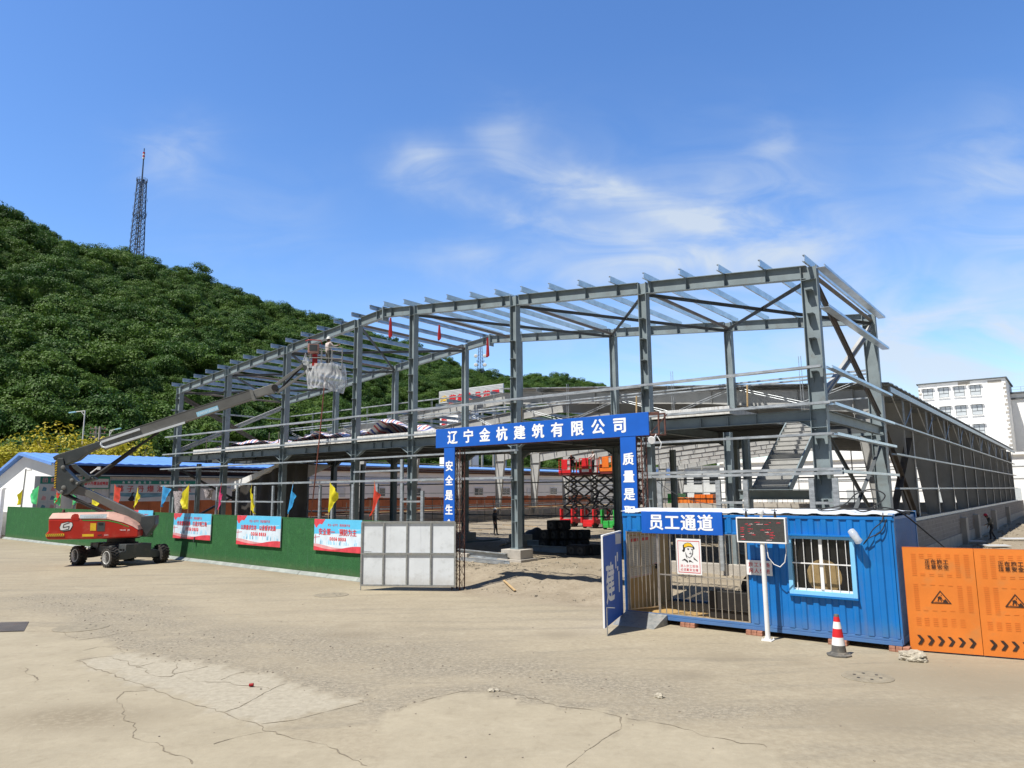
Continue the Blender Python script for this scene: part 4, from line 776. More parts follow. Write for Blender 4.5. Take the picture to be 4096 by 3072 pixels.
for u,v in ((CU0,CV0),(CU1-.07,CV0),(CU0,CV1-.09),(CU1-.07,CV1-.09)):
    mb=MB(); mb.box(u,v,ZB,u+.09,v+.09,ZT-.101)
    mb.box(u-.01,v-.015,ZT-.10,u+.10,v+.11,ZT+.045 if u>20 else ZT); mb.build('corner_post','cblue',ch,bevel=.006)
mb=MB(); mb.box(20.36,CV0+.01,ZB,20.44,CV0+.09,ZT-.1); mb.build('door_post','cblue',ch,bevel=.006)
mb=MB()
for v in (CV0-.03,CV1-.05): mb.box(CU0,v,ZB-.02,CU1,v+.08,ZB+.055); mb.box(CU0,v+.01,ZB+.06,CU1,v+.07,ZB+.115)
for u in (CU0,CU1-.06): mb.box(u,CV0+.06,ZB-.02,u+.06,CV1-.06,ZB+.11)
for v in (CV0-.03,CV1-.05): mb.box(CU0,v,ZT-.085,CU1,v+.08,ZT-.02)
for u in (CU0,CU1-.06): mb.box(u,CV0+.06,ZT-.085,u+.06,CV1-.06,ZT-.02)
mb.box(CU0+.1,CV0-.02,2.19,20.4,CV0+.06,2.235); mb.build('rail','cblue',ch,bevel=.004)
mb=MB(); rr=[]; n=64
def rf(a,b_): x=CU0-.02+(CU1-CU0+.04)*a; k=int(round(a*n)); return V((x,CV0-.05+(CV1-CV0+.1)*b_,ZT+.015+.05*sin(pi*b_)+(.022 if k%6<2 else 0)+.006*noise.noise(V((x*3,b_*4,0)))))
mb.grid(rf,n,10); mb.build('roof','sheet',ch,recalc=False,solid=-.012)
mb=MB(); mb.box(CU0+.06,CV0+.08,ZB+.02,CU1-.06,CV1-.08,ZB+.06); mb.build('floor','ochre',ch)
mb=MB(); mb.box(CU0+.05,CV0+.1,ZB+.065,CU0+.075,CV1-.1,ZT-.09); mb.build('inner_wall','ochre',ch)
mb=MB(); mb.box(20.40,CV0+.1,ZB+.065,20.44,CV1-.1,ZT-.09); mb.box(20.45,CV1-.16,ZB+.065,CU1-.1,CV1-.13,ZT-.09); mb.build('partition','sheet',ch)
mb=MB(); mb.box(CU0+.1,CV0+.05,2.42,CU1-.1,CV1-.1,2.46); mb.build('ceiling','sheet',ch)
# window
fr=MB(); d0=CV0-.075
for x0,x1,z0,z1 in ((WU0-.09,WU0,WZ0-.09,WZ1+.06),(WU1,WU1+.09,WZ0-.09,WZ1+.06),(WU0,WU1,WZ0-.09,WZ0),(WU0,WU1,WZ1,WZ1+.06)): fr.box(x0,d0,z0,x1,CV0+.04,z1)
wf=fr.build('window_frame','cblue_light',ch,bevel=.004)
mb=MB(); mb.box(WU0-.13,CV0-.13,WZ1+.065,WU1+.13,CV0-.0,WZ1+.095); mb.box(WU0-.1,CV0-.10,WZ0-.125,WU1+.1,CV0-.0,WZ0-.095); mb.build('lintel','cblue',wf)
mb=MB(); mb.flat([(WU0,WZ0),(WU1,WZ0),(WU1,WZ1),(WU0,WZ1)],(0,CV0+.012,0),U,Z); mb.build('pane','pane',wf,recalc=False)
mb=MB(); um=(WU0+WU1)/2; mb.box(um-.035,CV0-.03,WZ0,um+.035,CV0+.005,WZ1); mb.box(WU0,CV0-.03,WZ0,WU1,CV0+.005,WZ0+.04); mb.build('mullion','white',wf)
mb=MB()
for i in range(7): 
    x=WU0+(WU1-WU0)*(i+.5+.0)/7+.0
    if i!=3: mb.box(x-.006,CV0-.055,WZ0,x+.006,CV0-.043,WZ1)
mb.box(WU0,CV0-.062,1.62,WU1,CV0-.042,1.645); mb.build('window_bar','white',wf)
rl=thing('cable_reel','round plywood cable drum leaning inside the hut window','reel',(22.0,-6.82,.9)); mb=MB()
mb.lathe((22.0,-6.86,1.35),[(.10,0),(.36,0),(.36,.02),(.10,.02)],40,(0,1,.1)); M['ply']=mat('plywood_drum',(.66,.44,.19),.7,0,.12,5); mb.build('flange','ply',rl,smooth=40); mb=MB(); mb.lathe((22.0,-6.83,1.35),[(.0,-.02),(.10,-.02),(.10,.2),(0,.2)],20,(0,1,.1)); mb.build('hub','brick',rl)
mb=MB(); mb.box(21.3,-6.95,.2,22.8,-6.4,.98); solo(mb,'desk','brown desk inside the hut under the window','desk','wood',(22,-6.7,.2))
# barred screen and door of the passage
mb=MB(); x0,x1=18.18,20.37; z0,z1=ZB+.12,2.2
for i in range(15): x=x0+(x1-x0)*i/14; mb.tube((x,CV0,z0),(x,CV0,z1),.0125,6)
for z in (z0,1.18,z1-.01): mb.box(x0-.02,CV0-.015,z-.015,x1+.02,CV0+.015,z+.015)
for x in (x0-.02,x1+.02,CU0+.1): mb.box(x-.018,CV0-.02,z0,x+.018,CV0+.02,z1)
mb.box(CU0+.1,CV0-.015,z1-.02,x0,CV0+.015,z1+.01); mb.box(CU0+.1,CV0-.015,z0-.03,x0,CV0+.015,z0); mb.build('barred_screen','chrome',ch)
mb=MB(); a=V((CU0+.14,CV0+.03,0)); dx=V((.42,.86,0)).normalized(); L=.86
for i in range(8): p=a+dx*(L*i/7); mb.tube(p+Z*z0,p+Z*(z1-.04),.011,6)
for z in (z0+.02,1.3,z1-.05): mb.bar(a+Z*z,a+dx*L+Z*z,.025,.025)
dr=mb.build('barred_door','chrome',ch); mb=MB(); mb.obox(a+dx*(L-.02)+Z*1.28,(.03,0,0),(0,.03,0),(0,0,.06)); mb.build('lock','black',dr)
# notices on the inner wall
for k,(y0,y1,zz0,zz1) in enumerate(((-6.9,-6.35,1.0,2.05),(-6.3,-5.75,1.0,2.05),(-5.7,-5.2,1.25,2.0),(-6.9,-6.35,2.08,2.4),(-6.3,-5.75,2.08,2.4))):
    t=thing('notice_sheet',('white notice with red heading on the passage wall, nearest the door','white notice with red heading on the passage wall, middle one','white notice on the passage wall, farthest in and without heading','narrow top notice on the passage wall, near the door','narrow top notice on the passage wall, farther in')[k],'notice',(CU0+.08,y0,zz0),'notices on the passage wall')
    mb=MB(); mb.box(CU0+.078,y0,zz0,CU0+.084,y1,zz1); mb.build('sheet','paper',t); mb=MB(); X=CU0+.087
    if k in (0,1): mb.flat([(y0+.08,zz1-.14),(y1-.08,zz1-.14),(y1-.08,zz1-.06),(y0+.08,zz1-.06)],(X,0,0),VV,Z)
    for z in (zz0+.02,zz1-.03): mb.flat([(y0+.02,z),(y1-.02,z),(y1-.02,z+.008),(y0+.02,z+.008)],(X,0,0),VV,Z)
    mb.mi=1
    for i in range(int((zz1-zz0-.25)/.045)): z=zz0+.08+.045*i; mb.flat([(y0+.06,z),(y1-.06-rnd.random()*.15,z),(y1-.06,z+.008),(y0+.06,z+.008)],(X,0,0),VV,Z)
    mb.build('printing',['red_letter','tube'],t,recalc=False)
t=thing('cabinet','low dark cabinet inside the passage behind the bars','cabinet',(20.,-6.4,.2)); mb=MB(); mb.box(19.25,-6.6,ZB+.07,20.33,-6.2,.82); mb.build('cabinet_body','black',t,bevel=.01); mb=MB(); mb.box(19.27,-6.61,.40,20.31,-6.602,.41); mb.build('drawer_gap','tube',t)
t=thing('tyre','black car tyre leaning behind the cabinet in the passage','tyre',(20.2,-5.9,.2)); mb=MB(); mb.lathe((20.15,-5.95,.85),[(.2,-.09),(.33,-.1),(.36,-.04),(.36,.04),(.33,.1),(.2,.09)],28,(.25,1,.15)); mb.build('casing','tyre',t,smooth=True)
# ramp
t=solo(MB().prism([(0,0),(.72,0),(.0,.235)],(17.25,CV0-.04,0),V((0,-1,0)),Z,1.12,(1,0,0)),'ramp','grey steel ramp up to the passage door of the blue hut','ramp','tube',(17.8,-7.4,0))
# signs on the hut
t=thing('entrance_sign','blue sign with four large white characters above the barred passage','sign',(18.8,CV0-.1,2.4)); mb=MB(); mb.box(17.78,CV0-.09,2.165,19.89,CV0-.05,2.70); mb.build('board','blue_sign',t,bevel=.004)
mb=MB(); put(mb,'员工通道',(18.83,CV0-.094,2.44),U,Z,.40,.425,.030); mb.build('lettering','lettering',t,recalc=False)
t=thing('small_sign','small white sign with red characters on the hut, half behind the white pole','sign',(20.7,CV0-.06,1.45)); mb=MB(); mb.box(20.40,CV0-.07,1.315,20.98,CV0-.055,1.64); mb.build('board','white',t)
mb=MB(); P=V((20.69,CV0-.073,0)); put(mb,'施工现场',P+Z*1.545,U,Z,.105,.125,.018); put(mb,'闲人免进',P+Z*1.41,U,Z,.105,.125,.018); mb.build('lettering','red_letter',t,recalc=False)
# helmet poster on the bars
t=thing('helmet_poster','white poster of a man in a yellow helmet, hanging on the bars','poster',(19,CV0-.05,1.22)); X0,X1,Z0,Z1=18.68,19.315,1.225,2.06; e=CV0-.045
mb=MB(); mb.box(X0,e,Z0,X1,e+.008,Z1); mb.build('board','white',t); o=V((X0,e-.002,Z0)); w,h=X1-X0,Z1-Z0; S=lambda pts: [(w*a,h*(1-b_)) for a,b_ in pts]
mb=MB()
for a,b_,c,d in ((.06,.055,.94,.075),(.06,.935,.94,.955),(.06,.055,.08,.955),(.92,.055,.94,.955)): mb.flat(S([(a,b_),(c,b_),(c,d),(a,d)]),o,U,Z)
put(mb,'进入施工现场',o+U*(w*.5)+Z*(h*.235),U,Z,w*.108,w*.12,.016); put(mb,'必须戴安全帽',o+U*(w*.5)+Z*(h*.13),U,Z,w*.108,w*.12,.016); mb.build('red_printing','red_letter',t,recalc=False)
mb=MB(); k=lambda i: o-V((0,.0015*i,0))
mb.flat(S([(.27,.19),(.36,.13),(.48,.105),(.6,.12),(.68,.18),(.74,.235),(.75,.275),(.70,.30),(.66,.24),(.5,.225),(.37,.25),(.34,.36),(.28,.375),(.235,.345),(.28,.30)]),k(1),U,Z)
mb.flat(S([(.36,.36),(.42,.46),(.44,.58),(.38,.49)]),k(1),U,Z); mb.flat(S([(.2,.62),(.33,.56),(.46,.62),(.45,.68),(.33,.61)]),k(1),U,Z); mb.flat(S([(.5,.60),(.57,.60),(.68,.67),(.56,.64),(.5,.66)]),k(1),U,Z); mb.flat(S([(.68,.50),(.86,.62),(.84,.625),(.70,.57)]),k(1),U,Z)
for pts in ([(.44,.272),(.53,.265),(.53,.275),(.44,.284)],[(.60,.27),(.69,.285),(.69,.295),(.60,.281)],[(.46,.295),(.53,.288),(.53,.302),(.46,.306)],[(.61,.295),(.68,.3),(.68,.312),(.61,.308)],[(.50,.41),(.57,.40),(.65,.415),(.57,.425)],[(.55,.355),(.60,.37),(.56,.375)],[(.66,.32),(.685,.32),(.67,.43),(.60,.5),(.55,.51),(.64,.44)],[(.43,.47),(.52,.52),(.6,.51),(.53,.535),(.46,.51)]): mb.flat(S(pts),k(3),U,Z)
mb.mi=1; mb.flat(S([(.32,.215),(.33,.16),(.46,.118),(.58,.13),(.66,.185),(.68,.22),(.5,.205),(.33,.245)]),k(2),U,Z); mb.build('portrait',['black','yellow'],t,recalc=False)
t=thing('wrapped_camera','white plastic-wrapped camera on the front of the blue hut','camera',(22.8,CV0-.1,2.2)); mb=MB(); mb.lathe((22.7,CV0-.2,2.36),[(.03,-.02),(.07,0),(.085,.1),(.07,.2),(.08,.28),(.03,.31)],14,(.5,-.2,-.7)); mb.build('wrapping','film',t,smooth=True); mb=MB(); mb.bar((22.74,CV0-.17,2.25),(22.74,CV0,2.22),.03,.03); mb.build('arm','tube',t)
M['cable_b']=mat('black_cable',(.02,.02,.02),.6,0,.1,3)
for lb,pts,r_ in (('black cable looped from the hut roof down to the wrapped camera',[(23.3,-7.08,2.72),(23.28,-7.15,2.55),(23.1,-7.15,2.38),(22.98,-7.14,2.18),(22.9,-7.14,2.08),(23.0,-7.16,2.2),(23.25,-7.14,2.35),(23.36,-7.1,2.6)],.011),
  ('long black cable lying along the roof of the hut',[(21.9,-6.6,2.76),(22.2,-6.9,2.75),(22.6,-6.7,2.80),(22.9,-6.95,2.74),(23.2,-6.6,2.82),(23.5,-6.4,2.74),(23.6,-6.0,2.66)],.014),
  ('black cable hanging from the hut corner down across the yard',[(22.6,-6.5,2.78),(23.2,-6.75,2.77),(23.52,-6.5,2.72),(23.9,-5.6,2.2),(24.2,-4.6,1.7),(24.6,-3.4,1.1),(24.9,-2.4,.6)],.016),
  ('thick cable coil standing on the right end of the hut roof',[(22.2,-5.2,2.72),(22.7,-5.2,2.78),(23.0,-5.2,3.05),(22.75,-5.25,3.2),(22.4,-5.25,3.1),(22.1,-5.2,2.85),(21.6,-5.3,2.74)],.016),
  ('thin wire sagging from the gate arch to the hut roof',[(17.2,-5.4,3.6),(18.2,-5.9,3.1),(19.4,-6.3,2.85),(21,-6.6,2.8),(23,-6.7,2.8)],.008)):
    pp=[V(p) for p in pts]; sm=[]
    for i in range(len(pp)-1):
        p0,p1,p2,p3=pp[max(i-1,0)],pp[i],pp[i+1],pp[min(i+2,len(pp)-1)]
        for k_ in range(6): t_=k_/6; sm.append(.5*((2*p1)+(p2-p0)*t_+(2*p0-5*p1+4*p2-p3)*t_*t_+(3*p1-p0-3*p2+p3)*t_**3))
    sm.append(pp[-1]); solo(MB().path(sm,r_,6),'cable',lb,'cable','cable_b',sm[0],'cables on the blue hut',smooth=True)
for i,(u,v,lb) in enumerate(((18.9,-7.0,'brick block under the hut, below the barred screen'),(20.5,-7.02,'brick block under the hut, left of the white pole'),(22.25,-7.02,'brick block under the hut, right behind the traffic cone'),(23.4,-7.0,'brick block under the right corner of the hut'))):
    t=thing('brick_block',lb,'brick',(u,v,0),'bricks propping up the hut')
    for k in range(3): mb=MB(); x=u-.19+.125*k; mb.box(x,v-.13,.0,x+.12,v+.11,.052); mb.box(x+.003,v-.12,.054,x+.117,v+.1,.105); mb.build('brick','brick',t,bevel=.006)
# ================================================================ LED BOARD ON A POLE
t=thing('led_board','black LED screen on a white pole in front of the blue hut','screen',(20.93,-7.5,0)); SV=-7.5
mb=MB(); mb.tube((20.93,SV,.02),(20.93,SV,2.06),.052,20); mb.box(20.82,SV-.11,.0,21.04,SV+.11,.02)
for a in (-1,1):
    for c in (-1,1): mb.tube((20.93+a*.09,SV+c*.09,.02),(20.93+a*.09,SV+c*.09,.06),.012,6)
mb.build('pole','white',t,smooth=40)
mb=MB(); x0,x1,z0,z1=20.385,21.475,2.055,2.61
for a,b_,c,d in ((x0,z0,x1,z0+.03),(x0,z1-.03,x1,z1),(x0,z0+.03,x0+.03,z1-.03),(x1-.03,z0+.03,x1,z1-.03)): mb.box(a,SV-.07,b_,c,SV+.07,d)
mb.box(x0+.03,SV+.02,z0+.03,x1-.03,SV+.06,z1-.03); mb.build('screen_frame','white',t,bevel=.005)
mb=MB(); mb.box(x0+.031,SV-.055,z0+.031,x1-.031,SV+.015,z1-.031); M['ledblack']=mat('led_panel',(.045,.045,.042),.6,0,.2,30); sc_=mb.build('display','ledblack',t)
M['led']=mat('red_led',(.75,.03,.06),.6,0,.2,9,emit=.08); M['led2']=mat('white_led',(.8,.6,.6),.6,0,.2,9,emit=.08)
mb=MB(); LY=SV-.058
for (a,z,n,mi) in ((.38,.88,5,0),(.70,.88,2,0),(.86,.87,4,0),(.16,.79,3,0),(.25,.79,4,1),(.42,.79,6,1),(.60,.79,4,0),(.22,.71,3,0),(.05,.62,4,0),(.05,.54,4,0),(.22,.56,5,0),(.50,.52,4,0),(.62,.54,5,0),(.05,.44,3,0),(.22,.45,2,0),(.60,.42,4,1),(.72,.42,3,0),(.05,.28,4,0),(.24,.36,5,1),(.30,.28,4,0),(.62,.34,7,0),(.70,.27,5,0),(.05,.18,3,1),(.70,.16,4,0),(.06,.06,4,0),(.62,.05,5,1)):
    for k in range(n):
        mb.mi=mi; xx=x0+.04+(x1-x0-.1)*a+k*.024; zz=z0+.04+(z1-z0-.1)*z
        mb.flat([(xx,zz),(xx+.016,zz),(xx+.016,zz+.009+.007*((k*7)%3)),(xx,zz+.009)],(0,LY,0),U,Z)
mb.build('led_text',['led','led2'],sc_,recalc=False)
for x in (20.6,21.24): mb=MB(); mb.tube((x,SV,z1),(x,SV,z1+.05),.03,10); mb.tube((x,SV,z1+.05),(x,SV,z1+.13),.022,10); mb.bar((x-.07,SV,z1+.16),(x+.05,SV,z1+.15),.02,.015); mb.tube((x,SV,z1+.1),(x,SV,z1+.19),.006,6); mb.build('antenna','black',t)
mb=MB(); mb.tube((20.94,SV,z1),(20.94,SV,z1+.08),.035,12); mb.lathe((20.94,SV,z1+.08),[(.0,0),(.075,0),(.075,.018),(.06,.022),(.07,.03),(.07,.045),(.055,.05),(.06,.06),(.05,.085),(.0,.09)],20); mb.build('sensor','white',t,smooth=40)
mb=MB(); mb.path([(21.0,SV+.03,2.06),(21.02,SV+.06,1.75),(21.12,SV+.1,1.6),(21.25,SV+.1,1.55),(21.36,SV+.1,1.66),(21.42,SV+.05,1.9),(21.42,SV+.03,2.06)],.011,6); mb.build('loose_wire','white',t,smooth=True)
# ================================================================ CONE, ROCKS
M['cover']=mat('dusty_cover',(.255,.22,.155),.9,0,.15,6,.3,30)
c=V(GS(3357,2622)); t=thing('traffic_cone','red and white traffic cone with a grey foot in front of the blue hut','cone',c)
M['cone_grey']=mat('cone_rubber',(.10,.095,.085),.8,0,.2,8,dirt=(DUST,.5,6))
mb=MB(); mb.lathe(c,[(.235,0),(.235,.03),(.18,.04),(.165,.06)],8); mb.build('foot','cone_grey',t,bevel=.004)
for nm,m_,pr in (('grey_band','cone_grey',[(.155,.061),(.135,.075),(.122,.2)]),('white_band','white',[(.1225,.2),(.103,.35)]),('red_band','red',[(.1035,.35),(.082,.51)]),('white_band','white',[(.0825,.51),(.063,.64)]),('red_band','red',[(.0635,.64),(.049,.735)]),('tip','cone_grey',[(.05,.735),(.044,.775),(.03,.78)])):
    mb=MB(); mb.lathe(c,pr,28); mb.build(nm,m_,t,smooth=40)
def rock(label,p,r,sq,seed,grp=None):
    bm=bmesh.new(); bmesh.ops.create_icosphere(bm,subdivisions=4,radius=1); mb=MB(); vs=[]
    for q in bm.verts:
        d=q.co.normalized(); k=1+.30*noise.noise(d*1.6+V((seed,0,0)))+.14*noise.noise(d*4.+V((seed,2,0)))+.05*noise.noise(d*11); k=round(k*9)/9*.5+k*.5; vs.append(V(p)+V((d.x*r*k*1.25,d.y*r*k,d.z*r*sq*k+r*sq*.55)))
    mb.add(vs,[tuple(v.index for v in f.verts) for f in bm.faces]); bm.free(); return solo(mb,'rock',label,'rock','rock',p,grp,recalc=False)
rock('large pale lump of broken concrete at the foot of the orange barrier',GS(3650,2640),.21,.55,3); rock('fist-sized dark stone alone in the middle of the yard',GS(2638,2790),.06,.7,5,'stones in the yard'); rock('small stone at the edge of the broken slab, left of the middle',GS(1965,2766),.05,.6,8,'stones in the yard'); rock('small brown clod right of the other stone by the broken slab',GS(1990,2764),.04,.6,9,'stones in the yard')
t=solo(MB().lathe(V(GS(1005,2748))+Z*.035,[(.0,-.035),(.025,-.035),(.025,.035),(0,.035)],12,(.7,.6,.1)),'drink_can','crushed red drink can on the broken slab','can','dark_red',GS(1005,2748))
for x,y,r_,lb in ((3470,2708,.42,'round cast manhole cover right of the traffic cone'),(1325,2380,.55,'round manhole cover near the white gate leaf'),(325,2510,.62,'pale round manhole cover at the left of the yard')):
    p=V(GS(x,y)); t=thing('manhole_cover',lb,'manhole cover',p,'manhole covers in the yard'); mb=MB(); mb.lathe(p,[(r_,.0),(r_,.008),(r_*.9,.012),(.01,.012)],32); mb.build('cover','cover',t); mb=MB(); mb.mi=0
    for i in range(6 if r_<.5 else 3): a=i*1.05; mb.flat([(cos(a)*r_*.5+.03*cos(q),sin(a)*r_*.5+.03*sin(q)) for q in (0,1.05,2.1,3.14,4.2,5.25)],p+Z*.0165,U,VV)
    mb.build('hole','black',t,recalc=False)
p=V(GS(15,2520)); t=thing('drain_grate','dark iron drain grate at the left edge of the yard','drain',p); a=V(GS(-60,2496)); 
mb=MB(); A_=V(GS(-40,2530)); B_=V(GS(95,2526)); C_=V(GS(-10,2492)); ex=(B_-A_); ey=C_-A_
mb.add([A_+Z*.004,B_+Z*.004,B_+ey+Z*.004,A_+ey+Z*.004],[(0,1,2,3)]); mb.build('pit','black',t,recalc=False); mb=MB()
for i in range(22): k=(i+.5)/22; mb.bar(A_+ex*k+Z*.012,A_+ex*k+ey+Z*.012,.022,.012)
mb.build('bar','brace',t)
# ================================================================ ORANGE BARRIERS
BA,BB=V((23.56,-6.88,0)),V((24.78,-6.62,0)); BD=(BB-BA).normalized(); BN=V((BD.y,-BD.x,0)); BW=1.225; BH=2.0
def barrier(label,k):
    o=BA+BD*(BW+.008)*k+BN*(.012*k)+Z*.03; t=thing('orange_barrier',label,'barrier',o,'orange construction barriers')
    def sh(a,b_): return o+BD*(BW*a)+Z*(BH*b_)-BN*(.008*noise.noise(V((a*2+k*3,b_*3,k)))*(1 if .02<a<.98 else .2))
    mb=MB(); mb.grid(sh,24,36); mb.build('sheet_panel','orange',t,recalc=False,smooth=True)
    mb=MB()
    for a in (.012,.988): mb.bar(o+BD*(BW*a)-BN*.075,o+BD*(BW*a)-BN*.075+Z*BH,.035,.07,BN)
    for z in (.02,BH/2,BH-.01): mb.bar(o-BN*.075+Z*z,o+BD*BW-BN*.075+Z*z,.07,.03)
    mb.build('frame','orange_dark',t)
    mb=MB(); cols=[.10,.215,.34,.465,.59,.715,.845] if k==0 else [.07,.19,.31,.43,.55,.68,.81]
    def slot(x,z): p=o+BD*x+Z*z+BN*.006; mb.obox(p,BD*.042,BN*.0016,Z*.0018)
    for j,c_ in enumerate(cols):
        x=(c_+.05)*BW
        full=j in ((0,5,6) if k==0 else (0,1,5,6))
        for z in [1.88-.035*i for i in range(13)]:
            if full or z>1.80 or z<1.52: slot(x,z)
        for z in [1.28-.035*i for i in range(15)]:
            if full or z>1.26 or z<.81: slot(x,z)
        if j<6:
            for z in [.64-.035*i for i in range(5)]: slot(x,z)
    mb.build('louvres','orange',t)
    e=o+BN*.0095; mb=MB(); put(mb,'正在施工',e+BD*.58+Z*1.735,BD,Z,.096,.106,.016); put(mb,'注意安全',e+BD*.58+Z*1.635,BD,Z,.096,.106,.016)
    tri=lambda r_: [(r_*1.13,-.57*r_-.0),(0,r_*1.0),(-r_*1.13,-.57*r_)]
    cx,cz=.60,1.02; T=tri(.16); t2=tri(.132)
    for i in range(3): a,b_,c_,d=T[i],T[(i+1)%3],t2[(i+1)%3],t2[i]; mb.flat([(cx+a[0],cz+a[1]),(cx+b_[0],cz+b_[1]),(cx+c_[0],cz+c_[1]),(cx+d[0],cz+d[1])],e,BD,Z)
    for pts in ([(-.01,.05),(-.055,.03),(-.05,-.0),(-.035,.02),(-.06,-.045),(-.045,-.05),(-.02,-.0),(.0,-.05),(.015,-.05),(.005,.01),(.03,-.015),(.055,-.04),(.045,-.045),(.02,-.02),(.02,.02)],[(.03,-.065),(.05,-.03),(.08,-.0),(.10,-.03),(.125,-.07),(-.10,-.07),(-.1,-.062)],[(.005,.062),(.017,.055),(.022,.067),(.015,.08),(.003,.076)]): mb.flat([(cx+a,cz+b_) for a,b_ in pts],e,BD,Z)
    for i in range(6):
        x=.13+i*.175-(.02 if k else 0); mb.flat([(x,.30),(x+.055,.30),(x+.125,.215),(x+.065,.12),(x,.12),(x+.065,.215)],e,BD,Z)
    mb.build('markings','black_letter',t,recalc=False); return t
barrier('orange steel barrier beside the blue hut, with a strip of shade on its left',0); barrier('orange steel barrier at the right edge of the photo, all in the sun',1)
# ================================================================ PEOPLE
def person(label,o,face,pose,cols,hat,h=1.72,frame='site',grp=None):
    """One continuous body grown over a skeleton; pose maps joint names to places (facing +y, feet at z=0)."""
    J=dict(pel=(0,0,.93),sp=(0,.0,1.13),ch=(0,.0,1.34),nk=(0,0,1.47),hd=(0,.02,1.56),ht=(0,.01,1.70),nose=(0,.125,1.60),
      sl=(-.19,0,1.41),el=(-.25,-.02,1.14),wl=(-.24,.08,.90),sr=(.19,0,1.41),er=(.25,-.02,1.14),wr=(.24,.08,.90),
      hl=(-.10,0,.90),kl=(-.11,.03,.49),al=(-.11,-.01,.09),tl=(-.12,.15,.04),hr=(.10,0,.90),kr=(.11,.03,.49),ar=(.11,-.01,.09),tr=(.12,.15,.04)); J.update(pose)
    RD=dict(pel=.145,sp=.135,ch=.155,nk=.058,hd=.082,ht=.085,nose=.018,sl=.075,el=.052,wl=.034,sr=.075,er=.052,wr=.034,hl=.10,kl=.068,al=.05,tl=.042,hr=.10,kr=.068,ar=.05,tr=.042)
    E=[('pel','sp'),('sp','ch'),('ch','nk'),('nk','hd'),('hd','ht'),('hd','nose'),('ch','sl'),('sl','el'),('el','wl'),('ch','sr'),('sr','er'),('er','wr'),('pel','hl'),('hl','kl'),('kl','al'),('al','tl'),('pel','hr'),('hr','kr'),('kr','ar'),('ar','tr')]
    names=list(J); vs=[V(J[n]) for n in names]; rad=[RD[n] for n in names]; ed=[(names.index(a),names.index(b_)) for a,b_ in E]; bone=[(a,b_) for a,b_ in E]
    for sd,e,w in ((-1,'el','wl'),(1,'er','wr')):
        d=(V(J[w])-V(J[e])).normalized(); side=d.cross(V((0,1,0)) if abs(d.y)<.8 else Z).normalized(); pn=side.cross(d); wi=names.index(w)
        pm=V(J[w])+d*.05; vs.append(pm); rad.append(.030); pi_=len(vs)-1; ed.append((wi,pi_)); bone.append((w,'palm'))
        for f in range(4):
            b_=pm+side*(.026-.0175*f)+d*.045; L=(.036,.042,.039,.03)[f]; i0=len(vs); vs+= [b_,b_+d*L+pn*.010,b_+d*(L*1.75)+pn*.028]; rad+=[.0095,.0088,.0075]; ed+=[(pi_,i0),(i0,i0+1),(i0+1,i0+2)]; bone+=[('palm','f')]*3
        i0=len(vs); vs+=[pm+side*.034+pn*.008,pm+side*.052+d*.028+pn*.02]; rad+=[.011,.009]; ed+=[(pi_,i0),(i0,i0+1)]; bone+=[('palm','f')]*2
    k=h/1.75; vs=[q*k for q in vs]
    me=bpy.data.meshes.new('body'); me.from_pydata(vs,ed,[]); ob=bpy.data.objects.new('body',me); COL.objects.link(ob); sk=ob.modifiers.new('skin','SKIN'); sk.use_smooth_shade=True
    if not me.skin_vertices: raise RuntimeError('skin')
    for i,q in enumerate(me.skin_vertices[0].data): q.radius=(rad[i]*k,rad[i]*k); q.use_root=(i==0)
    ss=ob.modifiers.new('smooth','SUBSURF'); ss.levels=1; ss.render_levels=1
    dg=bpy.context.evaluated_depsgraph_get(); nm=bpy.data.meshes.new_from_object(ob.evaluated_get(dg)); bpy.data.objects.remove(ob); nm.name='body'
    nm.materials.clear()
    for q in (cols['skin'],cols['top'],cols['legs'],cols['shoe']): nm.materials.append(M[q])
    zone={}
    for a,b_ in E: zone[(a,b_)]=1 if a in('sp','ch','sl','sr','el','er','pel') and b_ not in('hl','hr') else 2
    zone[('ch','nk')]=1; zone[('nk','hd')]=0; zone[('hd','ht')]=0; zone[('hd','nose')]=0
    for s_ in 'lr': zone[('k'+s_,'a'+s_)]=2; zone[('a'+s_,'t'+s_)]=3; zone[('h'+s_,'k'+s_)]=2; zone[('pel','h'+s_)]=2
    for p in nm.polygons:
        best=9; bi=0
        for (i,j),bn in zip(ed,bone):
            a,b_=vs[i],vs[j]; d=b_-a; t=max(0,min(1,(p.center-a).dot(d)/d.length_squared)); dd=(p.center-a-d*t).length
            if dd<best: best=dd; bi=zone.get(bn,0)
        p.material_index=bi; p.use_smooth=True
    t=thing('person',label,'person',o,grp,face,frame); b_=bpy.data.objects.new('body',nm); COL.objects.link(b_); b_.parent=t
    hd,ht=V(J['hd'])*k,V(J['ht'])*k; ax=(ht-hd).normalized(); FR_,fr_=FRAME[t.name][0],FRAME[t.name]
    def part(mb,name,m_,**kw):
        FRAME[t.name]=(V((0,0,0)),0,frame); q=mb.build(name,m_,t,**kw); FRAME[t.name]=fr_; return q
    mb=MB()
    for s_ in (-1,1): mb.lathe(hd+V((.031*s_,.082,.03))*k,[(.0,-.006),(.011,0),(.0,.006)],8,(0,1,0))
    part(mb,'eyes','black'); mb=MB(); mb.obox(hd+V((0,.085,-.045))*k,(.022,0,0),(0,.006,0),(0,0,.004)); part(mb,'mouth','red_brown')
    mb=MB()
    for s_ in (-1,1): mb.lathe(hd+V((.088*s_,.0,.01))*k,[(.0,-.03),(.022,-.012),(.022,.012),(.0,.03)],8)
    part(mb,'ears','skin',smooth=True)
    mb=MB(); mb.lathe(hd+ax*.035+V((0,-.012,0)),[(.09,-.05),(.094,.0),(.09,.045)],18,ax); part(mb,'hair','black',smooth=True)
